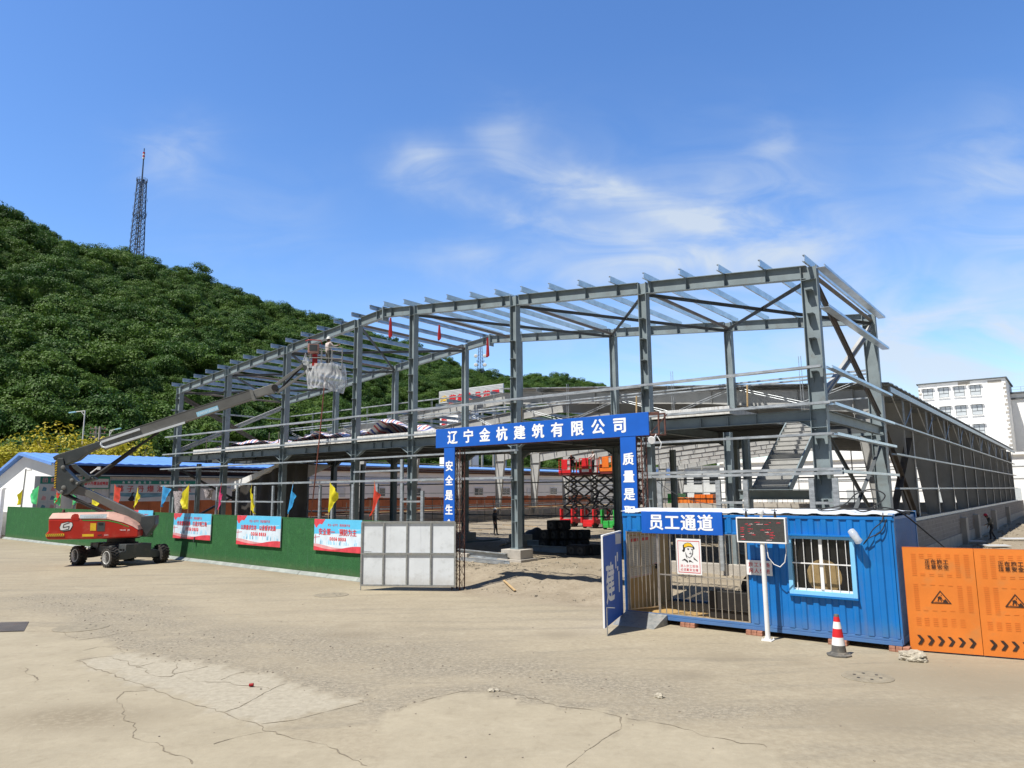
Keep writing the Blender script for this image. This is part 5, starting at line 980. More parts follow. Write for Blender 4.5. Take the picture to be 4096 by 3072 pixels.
    if hat: mb=MB(); c=hd+ax*.075; mb.lathe(c,[(.118,0),(.120,.012),(.112,.02),(.11,.05),(.095,.10),(.06,.135),(.0,.15)],22,ax); mb.obox(c+V((0,.12,.004)),(.07,0,0),(0,.05,.0),(0,0,.005)); part(mb,'helmet',hat,smooth=50)
    return t
p=GS(1980,2138,.5); p.z=gz(p.x,p.y)
person('worker in a white helmet and dark clothes standing on the soil inside the frame',p,R(-75),dict(wl=(-.20,.20,1.0),kl=(-.12,.05,.5),al=(-.12,.10,.09),tl=(-.13,.26,.04)),dict(skin='skin',top='dark_cloth',legs='dark_cloth',shoe='black'),'helmet_white',1.74)
p=V((21.75,31.6,0)); p.z=gz(p.x,p.y)-.02
person('worker in a red helmet stooping beside the grey block wall',p,R(110),dict(sp=(0,.05,1.12),ch=(0,.14,1.31),nk=(0,.20,1.42),hd=(0,.26,1.49),ht=(0,.30,1.62),nose=(0,.365,1.48),sl=(-.19,.12,1.37),el=(-.25,.2,1.10),wl=(-.22,.40,.98),sr=(.19,.12,1.37),er=(.25,.08,1.10),wr=(.24,.16,.86),al=(-.12,.16,.09),tl=(-.13,.32,.04),kl=(-.12,.16,.5),ar=(.12,-.18,.09),tr=(.13,-.02,.04),kr=(.11,.02,.5)),dict(skin='skin',top='grey_cloth',legs='dark_cloth',shoe='black'),'helmet_red',1.72)
# ================================================================ BOOM LIFT
LC=V((-18.65,34.76,0)); LT=V((.978,.208,0)); LN=V((.208,-.978,0))
def LP(x,y,off=0):
    d=ray(x,y); o=LC+LN*off; q=CP+d*(((o-CP)@LN)/(d@LN)); return q
def kz(q): return ((q-LC)@LT,q.z)
def c1(x,y): return (x*.5426,1500+y*.5426)                          # survey scans of the photo
def c2(x,y): return (160+x/4.608,1980+y/4.608)
def c3(x,y): return (700+x*.3918,1300+y*.3918)
def c4(x,y): return (1200+x*.1808,1350+y*.1808)
def outl(f,pts,off): return [kz(LP(*f(*p),off)) for p in pts]
M['lift_dust2']=mat('dusty_box',(.36,.20,.17),.7,0,.25,5)
bl=thing('boom_lift','red and charcoal articulated boom lift with its boom raised towards the roof','lift',LC,None,0,'world')
def lp(poly,o0,o1,name,m_,par=None,bev=.02): mb=MB(); mb.prism(poly,LC+LN*o0,LT,Z,(o1-o0),LN); return mb.build(name,m_,par or bl,bevel=bev)
hull=[(150,445),(725,440),(1260,435),(1540,515),(1700,580),(1815,650),(1815,755),(1770,782),(950,815),(140,825),(100,785),(100,712),(150,668)]
hull=outl(c2,hull,1.05); lp(hull,-1.05,1.05,'counterweight_body','lift_red',bev=.07)
low=outl(c2,[(150,440),(1260,430),(1540,510),(1700,575),(1815,645)],1.05); top=outl(c2,[(215,335),(1260,315),(1540,400),(1700,490),(1790,560)],.86)
mb=MB(); n=len(low); ring=[]
for o,q in ((1.06,low),(.78,top),(-.78,top),(-1.06,low)): ring.append([LC+LN*o+LT*a+Z*b_ for a,b_ in q])
vs=[p for r_ in ring for p in r_]; mb.add(vs,[(j*n+i,j*n+i+1,(j+1)*n+i+1,(j+1)*n+i) for j in range(3) for i in range(n-1)]+[tuple(j*n for j in range(4)),tuple(j*n+n-1 for j in range(4))[::-1],tuple(range(n))+tuple(3*n+i for i in range(n-1,-1,-1))]); mb.build('hood','lift_dust',bl,bevel=.03)
def deco(f,pts,m_,name,off=1.056,lvl=0,par=None): mb=MB(); mb.flat(outl(f,pts,off),LC+LN*(off+.004*lvl+.002),LT,Z); return mb.build(name,m_,par or bl,recalc=False)
mb=MB(); mb.prism(outl(c2,[(105,720),(445,712),(445,760),(108,765)],1.06),LC+LN*1.06,LT,Z,.012,LN); hz=mb.build('hazard_strip','yellow',bl); mb=MB()
for i in range(9): x=118+i*36; mb.flat(outl(c2,[(x,722),(x+16,722),(x+30,758),(x+14,758)],1.06),LC+LN*1.0755,LT,Z)
mb.build('stripe','black',hz,recalc=False)
deco(c2,[(930,520),(1035,520),(1030,658),(922,658)],'yellow','warning_label'); deco(c2,[(778,722),(990,718),(990,765),(778,768)],'yellow','warning_label')
ctrl=deco(c2,[(1055,498),(1200,498),(1190,668),(1045,668)],'lift_grey','control_panel'); deco(c2,[(1080,512),(1170,512),(1168,560),(1078,560)],'black','display',lvl=1,par=ctrl)
deco(c2,[(585,470),(568,420),(590,370),(640,345),(700,350),(720,380),(712,470)],'lift_red','recess'); deco(c2,[(735,360),(1235,352),(1225,428),(735,432)],'p_pale','phone_strip')
deco(c2,[(1015,735),(1030,712),(1150,708),(1165,735),(1150,762),(1030,766)],'lift_red','handle'); deco(c2,[(1060,735),(1140,725),(1140,745),(1062,750)],'black','handle',lvl=1)
deco(c2,[(760,458),(1260,462),(1450,505),(1640,580),(1636,592),(1440,520),(1255,478),(800,474)],'scissor_green','green_stripe')
o_=1.075; P=lambda x,y: LP(*c2(x,y),1.06)+LN*.004
mb=MB(); put(mb,'TB20E JN',P(1560,645),LT,Z,.085,.052,.02); put(mb,'2501',P(1222,738),LT,Z,.085,.05,.01); put(mb,'13050160050',P(985,392),LT,Z,.115,.075,.02); mb.build('lettering','lettering',bl,recalc=False)
lg=deco(c2,[(430,510),(540,482),(530,500),(600,505),(612,560),(560,655),(415,680),(420,660),(370,655),(355,600),(390,520)],'black','emblem',lvl=0)
deco(c2,[(432,520),(520,500),(590,512),(600,560),(552,642),(420,668),(440,652),(378,645),(366,600),(398,528)],'white','emblem_face',lvl=1,par=lg)
mb=MB()
S_=[(545,508),(440,545),(425,600),(540,575),(525,630),(420,655)]
for i in range(len(S_)-1): mb.bar(LP(*c2(*S_[i]),1.06)+LN*.007,LP(*c2(*S_[i+1]),1.06)+LN*.007,.004,.03,LN.cross(LT))
mb.build('emblem_stroke','black',lg,recalc=False)
mb=MB(); b_=LP(*c2(435,300),.5); mb.lathe(b_-Z*.06,[(.17,-.02),(.17,.0),(.07,.01),(.06,.10),(.04,.14),(0,.15)],14); mb.build('beacon','rust',bl,smooth=40)
# turntable, chassis, wheels
LA=V((.516,.857,0)); LL=V((-.857,.516,0)); cz=lambda a,l,z: LC+LA*a+LL*l+Z*z
mb=MB(); mb.lathe(LC+Z*.92,[(.75,0),(.75,.08),(.6,.1),(.6,.26),(.8,.27),(.8,.34)],28); mb.build('turntable','black',bl,smooth=40)
mb=MB(); mb.obox(cz(0,.0,.66),LA*.55,LL*1.15,Z*.28); mb.obox(cz(-.35,-.2,.75),LA*.5,LL*.5,Z*.16)
mb.build('chassis','lift_grey',bl,bevel=.03)
mb=MB(); mb.obox(cz(-.56,.3,.68),LA*.02,LL*.38,Z*.26); mb.build('side_panel','lift_grey',bl,bevel=.03)
for s_ in (-1,1):
    mb=MB(); mb.prism([(-1.12,.30),(-.6,.30),(0,.36),(.6,.30),(1.12,.30),(1.12,.58),(.8,.68),(-.8,.68),(-1.12,.58)],LC+LL*(1.3*s_-.16),LA,Z,.32,LL); mb.build('axle','lift_grey',bl,bevel=.03)
    mb=MB(); mb.prism([(-.62,.98),(-.62,.66),(-.3,.60),(-.16,.40),(.16,.40),(.3,.60),(.62,.66),(.62,.98)],LC+LL*(1.47*s_-.11*(s_>0)),LA,Z,.12,LL); mb.obox(cz(0,1.15*s_,.86),LA*.6,LL*.3,Z*.12); mb.build('axle_box','lift_grey',bl,bevel=.02)
    mb=MB()
    for a in (-.66,.66): mb.path([cz(a,1.42*s_,.75),cz(a*1.1,1.42*s_,.80),cz(a*1.12,1.42*s_,.70),cz(a,1.42*s_,.66)],.015,6)
    mb.build('lashing_eye','lift_grey',bl)
def wheel(a,l):
    s_=1 if a>0 else -1; c=cz(a,l,.44); ax=LA*s_; w=MB(); r_=.44
    w.lathe(c,[(.27,-.17),(.36,-.19),(.405,-.17),(.41,0),(.405,.17),(.36,.19),(.27,.17)],32,ax)
    for k in range(18):
        th=k*2*pi/18; up=Z; sd=ax.cross(Z).normalized(); rd=up*cos(th)+sd*sin(th); tg=ax.cross(rd)
        for e in (-1,1):
            th2=th+(.17 if e>0 else 0); rd=up*cos(th2)+sd*sin(th2); tg=ax.cross(rd)
            w.obox(c+rd*.412+ax*(.095*e),ax*.095+tg*(.045*e),tg*.033,rd*.030)
    wh=w.build('wheel','tyre',bl); m_=MB(); m_.lathe(c,[(.29,.17),(.29,.19),(.265,.19),(.24,.02),(.12,-.02),(.12,.06),(.09,.09),(.0,.09)],28,ax); m_.build('rim','rim',wh,smooth=40)
for a in (-1.22,1.22):
    for l in (-1.3,1.3): wheel(a,l)
mb=MB()
for k in range(4): mb.path([cz(-.3+.1*k,1.05,.75),cz(-.5+.12*k,1.3,.85),cz(-.75,1.35,.72-.05*k)],.02,5)
mb.build('hydraulic_hose','black',bl,smooth=True)
# rear bracket, lower boom, mast, upper boom
lp(outl(c2,[(1870,392),(2130,376),(2122,540),(1960,770),(1830,770),(1822,620)],.3),-.34,.34,'boom_bracket','lift_grey')
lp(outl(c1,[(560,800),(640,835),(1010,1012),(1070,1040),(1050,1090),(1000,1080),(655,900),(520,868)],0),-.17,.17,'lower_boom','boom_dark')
ms=lp(outl(c1,[(402,640),(425,612),(465,612),(478,690),(560,775),(598,798),(505,880),(468,886),(398,832)],.27),-.27,.27,'mast','lift_grey')
mb=MB(); e=outl(c1,[(410,632),(424,632),(410,835),(397,832)],.27); mb.flat(e,LC+LN*.276,LT,Z); hs_=mb.build('hazard_strip','yellow',ms,recalc=False); mb=MB()
for i in range(11): y=640+i*18; x=410-(i*18)*.06; mb.flat(outl(c1,[(x,y),(x+13,y-8),(x+13,y),(x,y+8)],.27),LC+LN*.280,LT,Z)
mb.build('stripe','black',hs_,recalc=False)
mb=MB()
for (x,y,r_) in ((465,680,.09),(470,830,.10),(530,775,.08),(455,862,.08),(570,800,.06)): mb.lathe(LP(*c1(x,y),.27)+LN*.0,[(r_,0),(r_,.03),(r_*.6,.045),(0,.045)],16,LN)
mb.build('pivot_pin','boom',bl,smooth=40)
mb=MB(); mb.tube(LP(*c1(462,872),.1),LP(*c1(640,955),.1),.085,14); mb.tube(LP(*c1(640,955),.1),LP(*c1(775,1010),.1),.10,14)
for o in (-.05,.02,.09): mb.path([LP(*c1(500,900),o+.15),LP(*c1(650,972),o+.15),LP(*c1(770,1015),o+.15)],.02,6)
mb.build('lower_cylinder','black',bl,smooth=40)
lp(outl(c1,[(520,660),(555,655),(668,750),(660,770),(640,768),(540,690)],.3),.18,.30,'link','lift_grey'); lp(outl(c1,[(560,790),(600,800),(705,768),(690,750),(600,778)],.2),-.25,.25,'link','lift_grey')
lp(outl(c1,[(388,605),(425,585),(570,540),(735,488),(752,520),(640,575),(575,628),(480,662),(474,625),(430,612),(400,628)],.2),-.22,.22,'upper_boom_root','lift_grey')
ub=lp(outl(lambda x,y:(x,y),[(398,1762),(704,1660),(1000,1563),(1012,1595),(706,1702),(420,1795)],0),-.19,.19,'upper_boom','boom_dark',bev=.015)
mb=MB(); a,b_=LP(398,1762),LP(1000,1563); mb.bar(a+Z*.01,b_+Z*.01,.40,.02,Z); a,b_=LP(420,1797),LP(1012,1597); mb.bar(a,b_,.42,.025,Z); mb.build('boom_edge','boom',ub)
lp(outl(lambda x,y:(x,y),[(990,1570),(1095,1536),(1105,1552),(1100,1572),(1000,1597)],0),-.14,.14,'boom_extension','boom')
mb=MB(); mb.prism(outl(lambda x,y:(x,y),[(997,1560),(1008,1557),(1022,1597),(1010,1602)],.2),LC-LN*.22,LT,Z,.44,LN); mb.build('boom_collar','boom',bl)
mb=MB()
for pts in (((406,1768),(560,1716)),((420,1790),(740,1690))): mb.bar(LP(*pts[0],.24),LP(*pts[1],.24),.07,.10,Z)
mb.path([LP(406,1768,.24),LP(404,1778,.24),LP(410,1788,.24),LP(420,1790,.24)],.05,6); mb.build('cable_track','sheet',bl)
deco(lambda x,y:(x,y),[(784,1650),(870,1622),(876,1640),(790,1668)],'p_mid','phone_strip',off=.20); mb=MB(); a=LP(832,1645,.2); dx=(LP(876,1631,.2)-LP(790,1659,.2)).normalized(); put(mb,'13050160050',a+LN*.02,dx,LN.cross(dx)*-1 if (LN.cross(dx)).z<0 else LN.cross(dx),.17,.088,.01); mb.build('lettering','lettering',bl,recalc=False)
mb=MB(); mb.tube(LP(384,1905),LP(536,1797),.105,16); mb.tube(LP(533,1799),LP(540,1794),.12,16); mb.tube(LP(536,1797),LP(636,1727),.06,12); mb.build('lift_cylinder','black',bl,smooth=40)
mb=MB(); mb.tube(LP(362,1893,.3),LP(390,1872,.3),.03,8); mb.obox(LP(396,1873,.3),LT*.07,LN*.05,Z*.07); mb.build('work_lamp','white',bl)
# jib and platform
JB=lambda x,y,o=0: LP(x,y,o)
mb=MB(); mb.bar(JB(1100,1543),JB(1214,1459),.16,.15); mb.bar(JB(1108,1572,.12),JB(1222,1490,.12),.05,.12); mb.bar(JB(1108,1572,-.12),JB(1222,1490,-.12),.05,.12); mb.build('jib','boom',bl,bevel=.01)
mb=MB(); mb.tube(JB(1112,1566),JB(1205,1470),.045,10); mb.lathe(JB(1100,1552)-LN*.17,[(.16,0),(.16,.34),(0,.34)],16,LN); mb.build('jib_cylinder','black',bl)
lp(outl(lambda x,y:(x,y),[(1208,1453),(1235,1455),(1240,1500),(1226,1510),(1216,1480)],0),-.12,.12,'jib_head','lift_grey')
k0=kz(LP(1238,1470))[0]; k1=kz(LP(1368,1470))[0]; zf=LP(1300,1480).z; zt=zf+1.12; BP=lambda k,o,z: LC+LT*k+LN*o+Z*z; o0,o1=-.42,.42
bk=MB(); bk.obox(BP((k0+k1)/2,0,zf-.02),LT*((k1-k0)/2),LN*.42,Z*.03); bk.build('platform_floor','lift_grey',bl)
bk=MB()
for k in (k0,k0+(k1-k0)*.36,k0+(k1-k0)*.68,k1):
    for o in (o0,o1): bk.tube(BP(k,o,zf),BP(k,o,zt),.02,7)
for z in (zt,zf+.55):
    for o in (o0,o1): bk.tube(BP(k0+.25*(z==zt),o,z),BP(k1,o,z),.02,7)
    for k in (k0,k1): bk.tube(BP(k,o0,z),BP(k,o1,z),.02,7)
bk.build('guard_rail','tube',bl,smooth=40)
q0=kz(LP(1228,1400))[0]; q1=kz(LP(1284,1400))[0]
bk=MB(); bk.obox(BP((q0+q1)/2,.3,LP(1250,1400).z),LT*((q1-q0)/2*.8),LN*.18,Z*.25); bx_=bk.build('control_box','lift_dust2',bl,bevel=.04); bk=MB(); bk.obox(BP((q0+q1)/2,.485,LP(1250,1398).z),LT*((q1-q0)/2*.55),LN*.006,Z*.16); bk.build('panel','lift_grey',bx_); bk=MB(); bk.path([BP(q0-.05,.45,LP(1250,1372).z),BP(q0+.1,.5,LP(1250,1368).z),BP(q1,.5,LP(1250,1368).z),BP(q1+.08,.45,LP(1250,1385).z)],.025,6); bk.build('hoop','lift_red',bx_,smooth=True)
bk=MB(); bk.obox(BP(kz(LP(1261,1440))[0],.28,LP(1261,1446).z),LT*.13,LN*.1,Z*.32); bk.build('control_post','lift_red',bl,bevel=.02)
def film(a,b_):
    ang=a*2*pi*.62-.35*pi; kc=(k0+k1)/2+.05; kx=(k1-k0)/2+.10; r_=1+.12*sin(pi*b_)+.05*sin(a*30+b_*5)*b_; zz=zf+.28-(1.42+.12*sin(a*9))*b_*(.55+.45*sst(a*2.2))
    return BP(kc-kx*cos(ang+.3)*r_,.0+.5*sin(ang+.3)*r_+.1*b_,zz+.07*noise.noise(V((a*8,b_*4,1))))+LT*(.10*noise.noise(V((a*7,b_*3,4))))+LN*(.10*noise.noise(V((a*9,b_*3,8)))+.035*sin(a*95+6*noise.noise(V((a*5,b_*4,2))))*(.3+b_))
mb=MB(); mb.grid(film,150,18); mb.build('plastic_film','film',bl,smooth=True,recalc=False)
mb=MB(); a0,a1,a2=LP(1222,1408,.3),LP(1208,1452,.3),LP(1238,1474,.4); mb.grid(lambda a,b_: a0.lerp(a1.lerp(a2,a),b_)+LN*(.08*noise.noise(V((a*6,b_*6,0))))+LT*(.05*sin(a*14)*b_),10,10); mb.build('plastic_film','film',bl,smooth=True,recalc=False)
hq=LP(1310,1486,.05); hq.z=zf+.02
person('worker in dusty pale clothes and helmet standing in the platform of the boom lift',hq,math.atan2(-.2,1)-.6,dict(er=(.30,.14,1.22),wr=(.33,.36,1.30),el=(-.28,.1,1.15),wl=(-.2,.32,1.1)),dict(skin='skin',top='white_cloth',legs='grey_cloth',shoe='black'),'helmet_white',1.72,'world')
ht_=LP(1297,1545,.2); hb=LP(1243,2072,-1.2); mb=MB(); mb.path([LP(1300,1490,.2),ht_,LP(1283,1700,0),LP(1268,1850,-.5),hb],.035,6); solo(mb,'hose','long red-brown paint hose hanging from the lift platform to the fence','hose','hose',hb,frame='world',smooth=True)
# ================================================================ SCISSOR LIFTS INSIDE THE FRAME
def scissor(label,u,v,mc,mp,z0,grp='scissor lifts inside the frame'):
    t=thing('scissor_lift',label,'lift',(u,v,z0),grp); B=lambda x,y,z: V((u+x,v+y,z0+z)); bx=lambda mb,a,b_,c,d,e,f: mb.box(u+a,v+b_,z0+c,u+d,v+e,z0+f)
    mb=MB(); bx(mb,-.50,-1.15,.28,.50,1.15,.62); bx(mb,-.40,-1.2,.12,.40,-1.152,.40); mb.build('base',mc,t,bevel=.02)
    for s_ in (-1,1): mb=MB(); x=.46*s_; bx(mb,min(x,x+.14*s_),-1.22,.40,max(x,x+.14*s_),-.9,1.42); bx(mb,min(x,x+.14*s_),.9,.40,max(x,x+.14*s_),1.2,1.42); mb.build('corner_post',mc,t,bevel=.015)
    for s_ in (-1,1):
        for e in (-1,1): mb=MB(); mb.lathe(B(.44*s_,.85*e,.22),[(0,-.09),(.22,-.09),(.22,.09),(0,.09)],18,(1,0,0)); mb.build('wheel','tyre',t)
    n=4; zb,zt_=.75,4.0; hh=(zt_-zb)/n; L=.98
    for s_ in (-1,1):
        mb=MB(); x=.40*s_
        for i in range(n):
            a,b_=zb+hh*i,zb+hh*(i+1); mb.bar(B(x,-L,a),B(x,L,b_),.05,.13); mb.bar(B(x-.07*s_,L,a),B(x-.07*s_,-L,b_),.05,.13)
        mb.build('scissor_arms','scissor_arm',t)
    mb=MB()
    for i in range(n+1):
        for y in (-L,L): mb.tube(B(-.42,y,zb+hh*i),B(.42,y,zb+hh*i),.035,8)
    for i in range(n): mb.tube(B(-.42,0,zb+hh*(i+.5)),B(.42,0,zb+hh*(i+.5)),.04,8)
    mb.tube(B(0,-L*.7,zb+.3),B(0,L*.6,zb+hh*2.4),.07,10); mb.build('cross_tube','scissor_arm',t)
    mb=MB(); bx(mb,-.55,-1.3,4.06,.55,1.3,4.22); mb.build('deck','scissor_deck',t)
    mb=MB()
    for y in (-1.28,-.4,.45,1.28):
        for x in (-.53,.53): mb.bar(B(x,y,4.22),B(x,y,5.3),.04,.04)
    for z in (4.75,5.3):
        for x in (-.53,.53): mb.bar(B(x,-1.28,z),B(x,1.28,z),.035,.035)
        for y in (-1.28,1.28): mb.bar(B(-.53,y,z),B(.53,y,z),.035,.035)
    mb.build('guard_rail',mp if mp=='scissor_orange' else 'scissor_red',t)
    mb=MB(); bx(mb,-.57,-1.33,4.22,.57,-1.29,4.48); bx(mb,-.26,-1.36,4.5,.30,-1.31,5.28); mb.build('front_panel',mp,t,bevel=.015)
    return t
SV_=24.5
LFT=[]
for i,(px,mc,mp,lb) in enumerate(((2268,'scissor_red','scissor_red','red scissor lift, farthest left of the row'),(2352,'scissor_red','scissor_red','red scissor lift with a white plate, second from the left in the row'),(2434,'scissor_green','scissor_orange','scissor lift with a green base and orange platform, third in the row'),(2520,'scissor_green','scissor_orange','orange scissor lift mostly hidden behind the right gate leg'))):
    v=SV_-.9*i; q=Fv(px,2100,v); t=scissor(lb,q.x,v+1.1,mc,mp,.45); LFT.append((q.x,v+1.1))
u,v=LFT[1]; t=[o for o in COL.objects if o.get('label','').startswith('red scissor lift with')][0]; mb=MB(); mb.box(u-.3,v-1.35,4.70,u+.35,v-1.335,4.90); mb.build('number_plate','white',t)
for i,(lb,m_) in enumerate((('worker in dark clothes bending over the rail of the left red scissor lift','dark_cloth'),('worker in a pale jacket on the second red scissor lift','white_cloth'),('worker in black on the platform of the green and orange scissor lift','dark_cloth'))):
    u,v=LFT[i]; person(lb,(u+.12,v-.35,4.68),R((200,150,180)[i]),dict(er=(.30,.2,1.2),wr=(.2,.42,1.15),el=(-.3,.2,1.2),wl=(-.2,.42,1.15),**(dict(sp=(0,.08,1.1),ch=(0,.22,1.26),nk=(0,.3,1.36),hd=(0,.36,1.42),ht=(0,.40,1.55),nose=(0,.46,1.4),sl=(-.19,.2,1.31),sr=(.19,.2,1.31)) if i==0 else {})),dict(skin='skin',top=m_,legs='dark_cloth',shoe='black'),None,1.7)
# ================================================================ THINGS LYING AROUND THE SITE
M['sack']=mat('black_bundle',(.020,.019,.018),.75,0,.3,6); M['sack_end']=mat('bundle_end',(.075,.07,.06),.8,0,.25,7)
first=None; q0=GS(2172,2166,.45)
def bundle(u,v,z,label,first=None):
    if first: o=copy_tree(first); o.location=W(u,v,z); FRAME[o.name]=(V((u,v,z)),0,'site'); return tag(o,label)
    t=thing('black_bundle',label,'bundle',(u,v,z),'stack of black bundles inside the gate'); mb=MB(); mb.box(u-.27,v-.3,z,u+.27,v+.3,z+.46); mb.build('wrapping','sack',t,bevel=.05); mb=MB(); mb.lathe((u,v-.305,z+.22),[(.17,-.02),(.16,.0),(.06,.01),(.05,-.02)],16,(0,-1,0)); mb.build('round_end','sack_end',t); return t
W_=('leftmost','second from the left','third from the left','fourth from the left','fifth from the left')
for r_,(n,x0,z) in enumerate(((5,2185,0),(5,2188,.47),(2,2215,.94))):
    for i in range(n):
        q=GS(x0+i*35,2196,.42); lb='black wrapped bundle, %s in the %s layer of the stack'%(W_[i],('bottom','middle','top')[r_]); t=bundle(q.x+.03*r_,q.y+.02*i,.42+z,lb,first); first=first or t
for i,(px,py) in enumerate(((2300,2222),(2335,2224),(2370,2222))): q=GS(px,py,.42); bundle(q.x,q.y,gz(q.x,q.y)-.02,'black bundle on the ground in front of the stack, %s of three'%W_[i] if i<2 else 'black bundle on the ground in front of the stack, nearest the blue gate leaf',first)
q=GS(2140,2160,.45); mb=MB()
def heap(a,b_): x=(a-.5)*2.2; y=(b_-.5)*1.4; r_=math.hypot(x/1.1,y/.7); return V((q.x+x,q.y+y,.4+max(0,1-r_**2)*.75+.12*noise.noise(V((x*2,y*2,0)))*(r_<1)))
mb.grid(heap,22,16); solo(mb,'covered_heap','black sheet thrown over a low heap left of the bundle stack','heap','sack',(q.x,q.y,.4),smooth=True,recalc=False)
for i,(x0,y0,x1,y1,z,lb) in enumerate(((1835,2238,2030,2262,.62,'long galvanised channel on the ground left of the concrete pedestal, upper one'),(1835,2256,2028,2274,.42,'long galvanised channel on the ground left of the concrete pedestal, lower one'),(1838,2226,2040,2244,.55,'grey channel lying behind the galvanised pair by the pedestal'))):
    a,b_=GS(x0,y0,.3),GS(x1,y1,.3); a.z=b_.z=.30+.16*(2-i); mb=MB(); mb.chan(a,b_,VV if i else Z,.3,.12,1,.014); solo(mb,'steel_channel',lb,'channel','galv' if i<2 else 'steel_grey',a,'steel channels beside the pedestal')
for i,(x0,y0,x1,y1,lb) in enumerate(((2110,2182,2300,2192,'grey steel beam lying in the shade in front of the black stack'),(2130,2205,2320,2216,'second steel beam lying in the shade nearer the gate'),(1860,2178,2000,2168,'thin steel bar lying on the soil left of the central column'))):
    a,b_=GS(x0,y0,.45),GS(x1,y1,.45); a.z=b_.z=.58; mb=MB(); mb.hbeam(a,b_,Z,.3 if i<2 else .1,.18 if i<2 else .08); solo(mb,'steel_beam',lb,'beam','steel',a,'steel beams on the site floor')
mb=MB(); mb.box(-20.2,-.12,-.1,5.6,.12,.62); solo(mb,'ground_beam','pale concrete ground beam running left from the central pedestal','ground beam','conc',(-7,0,0),bevel=.02)
mb=MB(); mb.box(14.6,-.12,-.2,20.2,.12,.80); solo(mb,'ground_beam','pale concrete ground beam behind the passage of the hut','ground beam','conc',(15,0,0),bevel=.02)
for i in range(14):
    a=GS(2755+rnd.random()*40,2350+rnd.random()*14,.05); b_=GS(2860+rnd.random()*45,2345+rnd.random()*16,.05); a.z+=.12+.02*(i%5); b_.z+=.12+.02*((i+2)%5); mb=MB(); mb.bar(a,b_,.045,.03); solo(mb,'stick','short piece of scrap wood in the pile behind the hut passage','scrap wood','wood' if i%3 else 'brace',a,'scrap wood pile behind the passage')
for x0,y0,x1,y1,lb in ((2015,2300,2060,2318,'short pale plank at the edge of the rubble in the entrance'),(1870,2128,2005,2120,'thin white batten on the soil behind the standing worker'),(2010,2105,2150,2112,'long pale batten on the soil right of the central column'),(2060,2170,2000,2190,'bent white pipe by the central column')):
    a,b_=GS(x0,y0,.4),GS(x1,y1,.4); a.z=gz(a.x,a.y)+.06; b_.z=gz(b_.x,b_.y)+.06; mb=MB(); mb.bar(a,b_,.07,.03); solo(mb,'plank',lb,'plank','wood',a,'planks on the site floor')
for x,y,w,lb in ((3985,2188,1.1,'pale board lying on the soil right of the block wall'),(4060,2160,1.3,'grey board lying on the soil at the right edge'),(3900,2170,.9,'dark board leaning at the foot of the block wall')):
    q=GS(x,y,.05); mb=MB(); mb.obox(q+Z*.09,V((.8,.5,0))*w*.6,V((-.3,.5,.02))*w*.5,Z*.015); solo(mb,'board',lb,'board','sheet',q,'boards on the soil by the wall')
# tarpaulins on the floor slab
def tarp(label,u0,u1,v0,v1,h,seed,k):
    mb=MB()
    def f(a,b_): u=u0+(u1-u0)*a; v=v0+(v1-v0)*b_; e=sin(pi*min(1,a*1.0))**.6*sin(pi*min(1,.25+b_*.75))**.5; z=5.99+max(.02,h*e*(.55+.9*noise.noise(V((u*.8+seed,v*.8,seed)))))+.04*noise.noise(V((u*5,v*5,seed))); return V((u+.15*noise.noise(V((u,v*2,seed))),v,z+.02))
    mb.grid(f,60,18,True); o=mb.build('tarpaulin','tarp',None,(u0,v0,5.99),smooth=True,recalc=False)
    for l in o.data.uv_layers[0].data: l.uv=(l.uv[0]*k+l.uv[1]*k*.25,l.uv[1])
    return tag(o,label,'tarpaulin','striped tarpaulins on the floor slab')
tarp('long low striped tarpaulin on the left part of the floor slab',-17.6,-8.6,.25,3.2,.5,3,22); tarp('striped tarpaulin heap on the slab between the third and fourth columns',-8.2,-3.,.25,3.4,.75,7,13); tarp('rounded striped tarpaulin heap on the slab just left of the gate beam',-2.9,2.2,.25,3.4,.95,12,12)
for x,y,v,h_,lb in ((1562,1272,-.05,.95,'red cloth hanging under the ridge of the front frame'),(1757,1300,4.,.8,'red cloth hanging from the roof between the two frames'),(1950,1352,8.1,1.1,'red cloth hanging under the ridge of the rear frame')):
    q=Fv(x,y,v); mb=MB()
    def f(a,b_,q=q,h_=h_): w=.05+.09*b_*(1-.3*b_); ang=a*2*pi; return V((q.x+w*cos(ang)*(1+.2*sin(3*ang)),q.y+w*.7*sin(ang),q.z-h_*b_+.05*sin(ang*2)*b_))
    mb.grid(f,18,10); solo(mb,'red_cloth',lb,'cloth','dark_red',q,'red cloths hanging in the roof',smooth=True,recalc=False)
# sloping sheet shelter and cloths at the left
t=thing('sheet_shelter','shelter of dark sheets under a pale sloping roof edge, behind the left bays','shelter',(-16,4.2,.45)); a,b_=V((-20.3,4,3.6)),V((-14.2,4,5.25))
mb=MB(); mb.add([(-20.3,4,3.45),(-14.2,4,5.15),(-14.2,8,5.15),(-20.3,8,3.45),(-20.3,4,4.0),(-14.5,4,5.24),(-14.5,8,5.24),(-20.3,8,4.0)],[(3,2,1,0),(4,5,6,7),(0,1,5,4),(1,2,6,5),(2,3,7,6),(3,0,4,7)]); mb.build('sloping_roof','white',t)
mb=MB(); mb.grid(lambda p,q: V((-20.2+8.6*p,4.05+.10*sin(p*40)*(.3+q*.4)+.1*noise.noise(V((p*9,q*3,0))),.45+(min(5.1,3.4+(8.6*p)*.28)-.45)*q)),60,8); M['dsheet']=mat('dark_sheet',(.045,.04,.034),.7,0,.25,1.5); mb.build('front_sheet','dsheet',t,smooth=True,recalc=False)
M['plaid']=mat('plaid_cloth',(.36,.32,.32),.9,0,.65,16,vdetail=2)
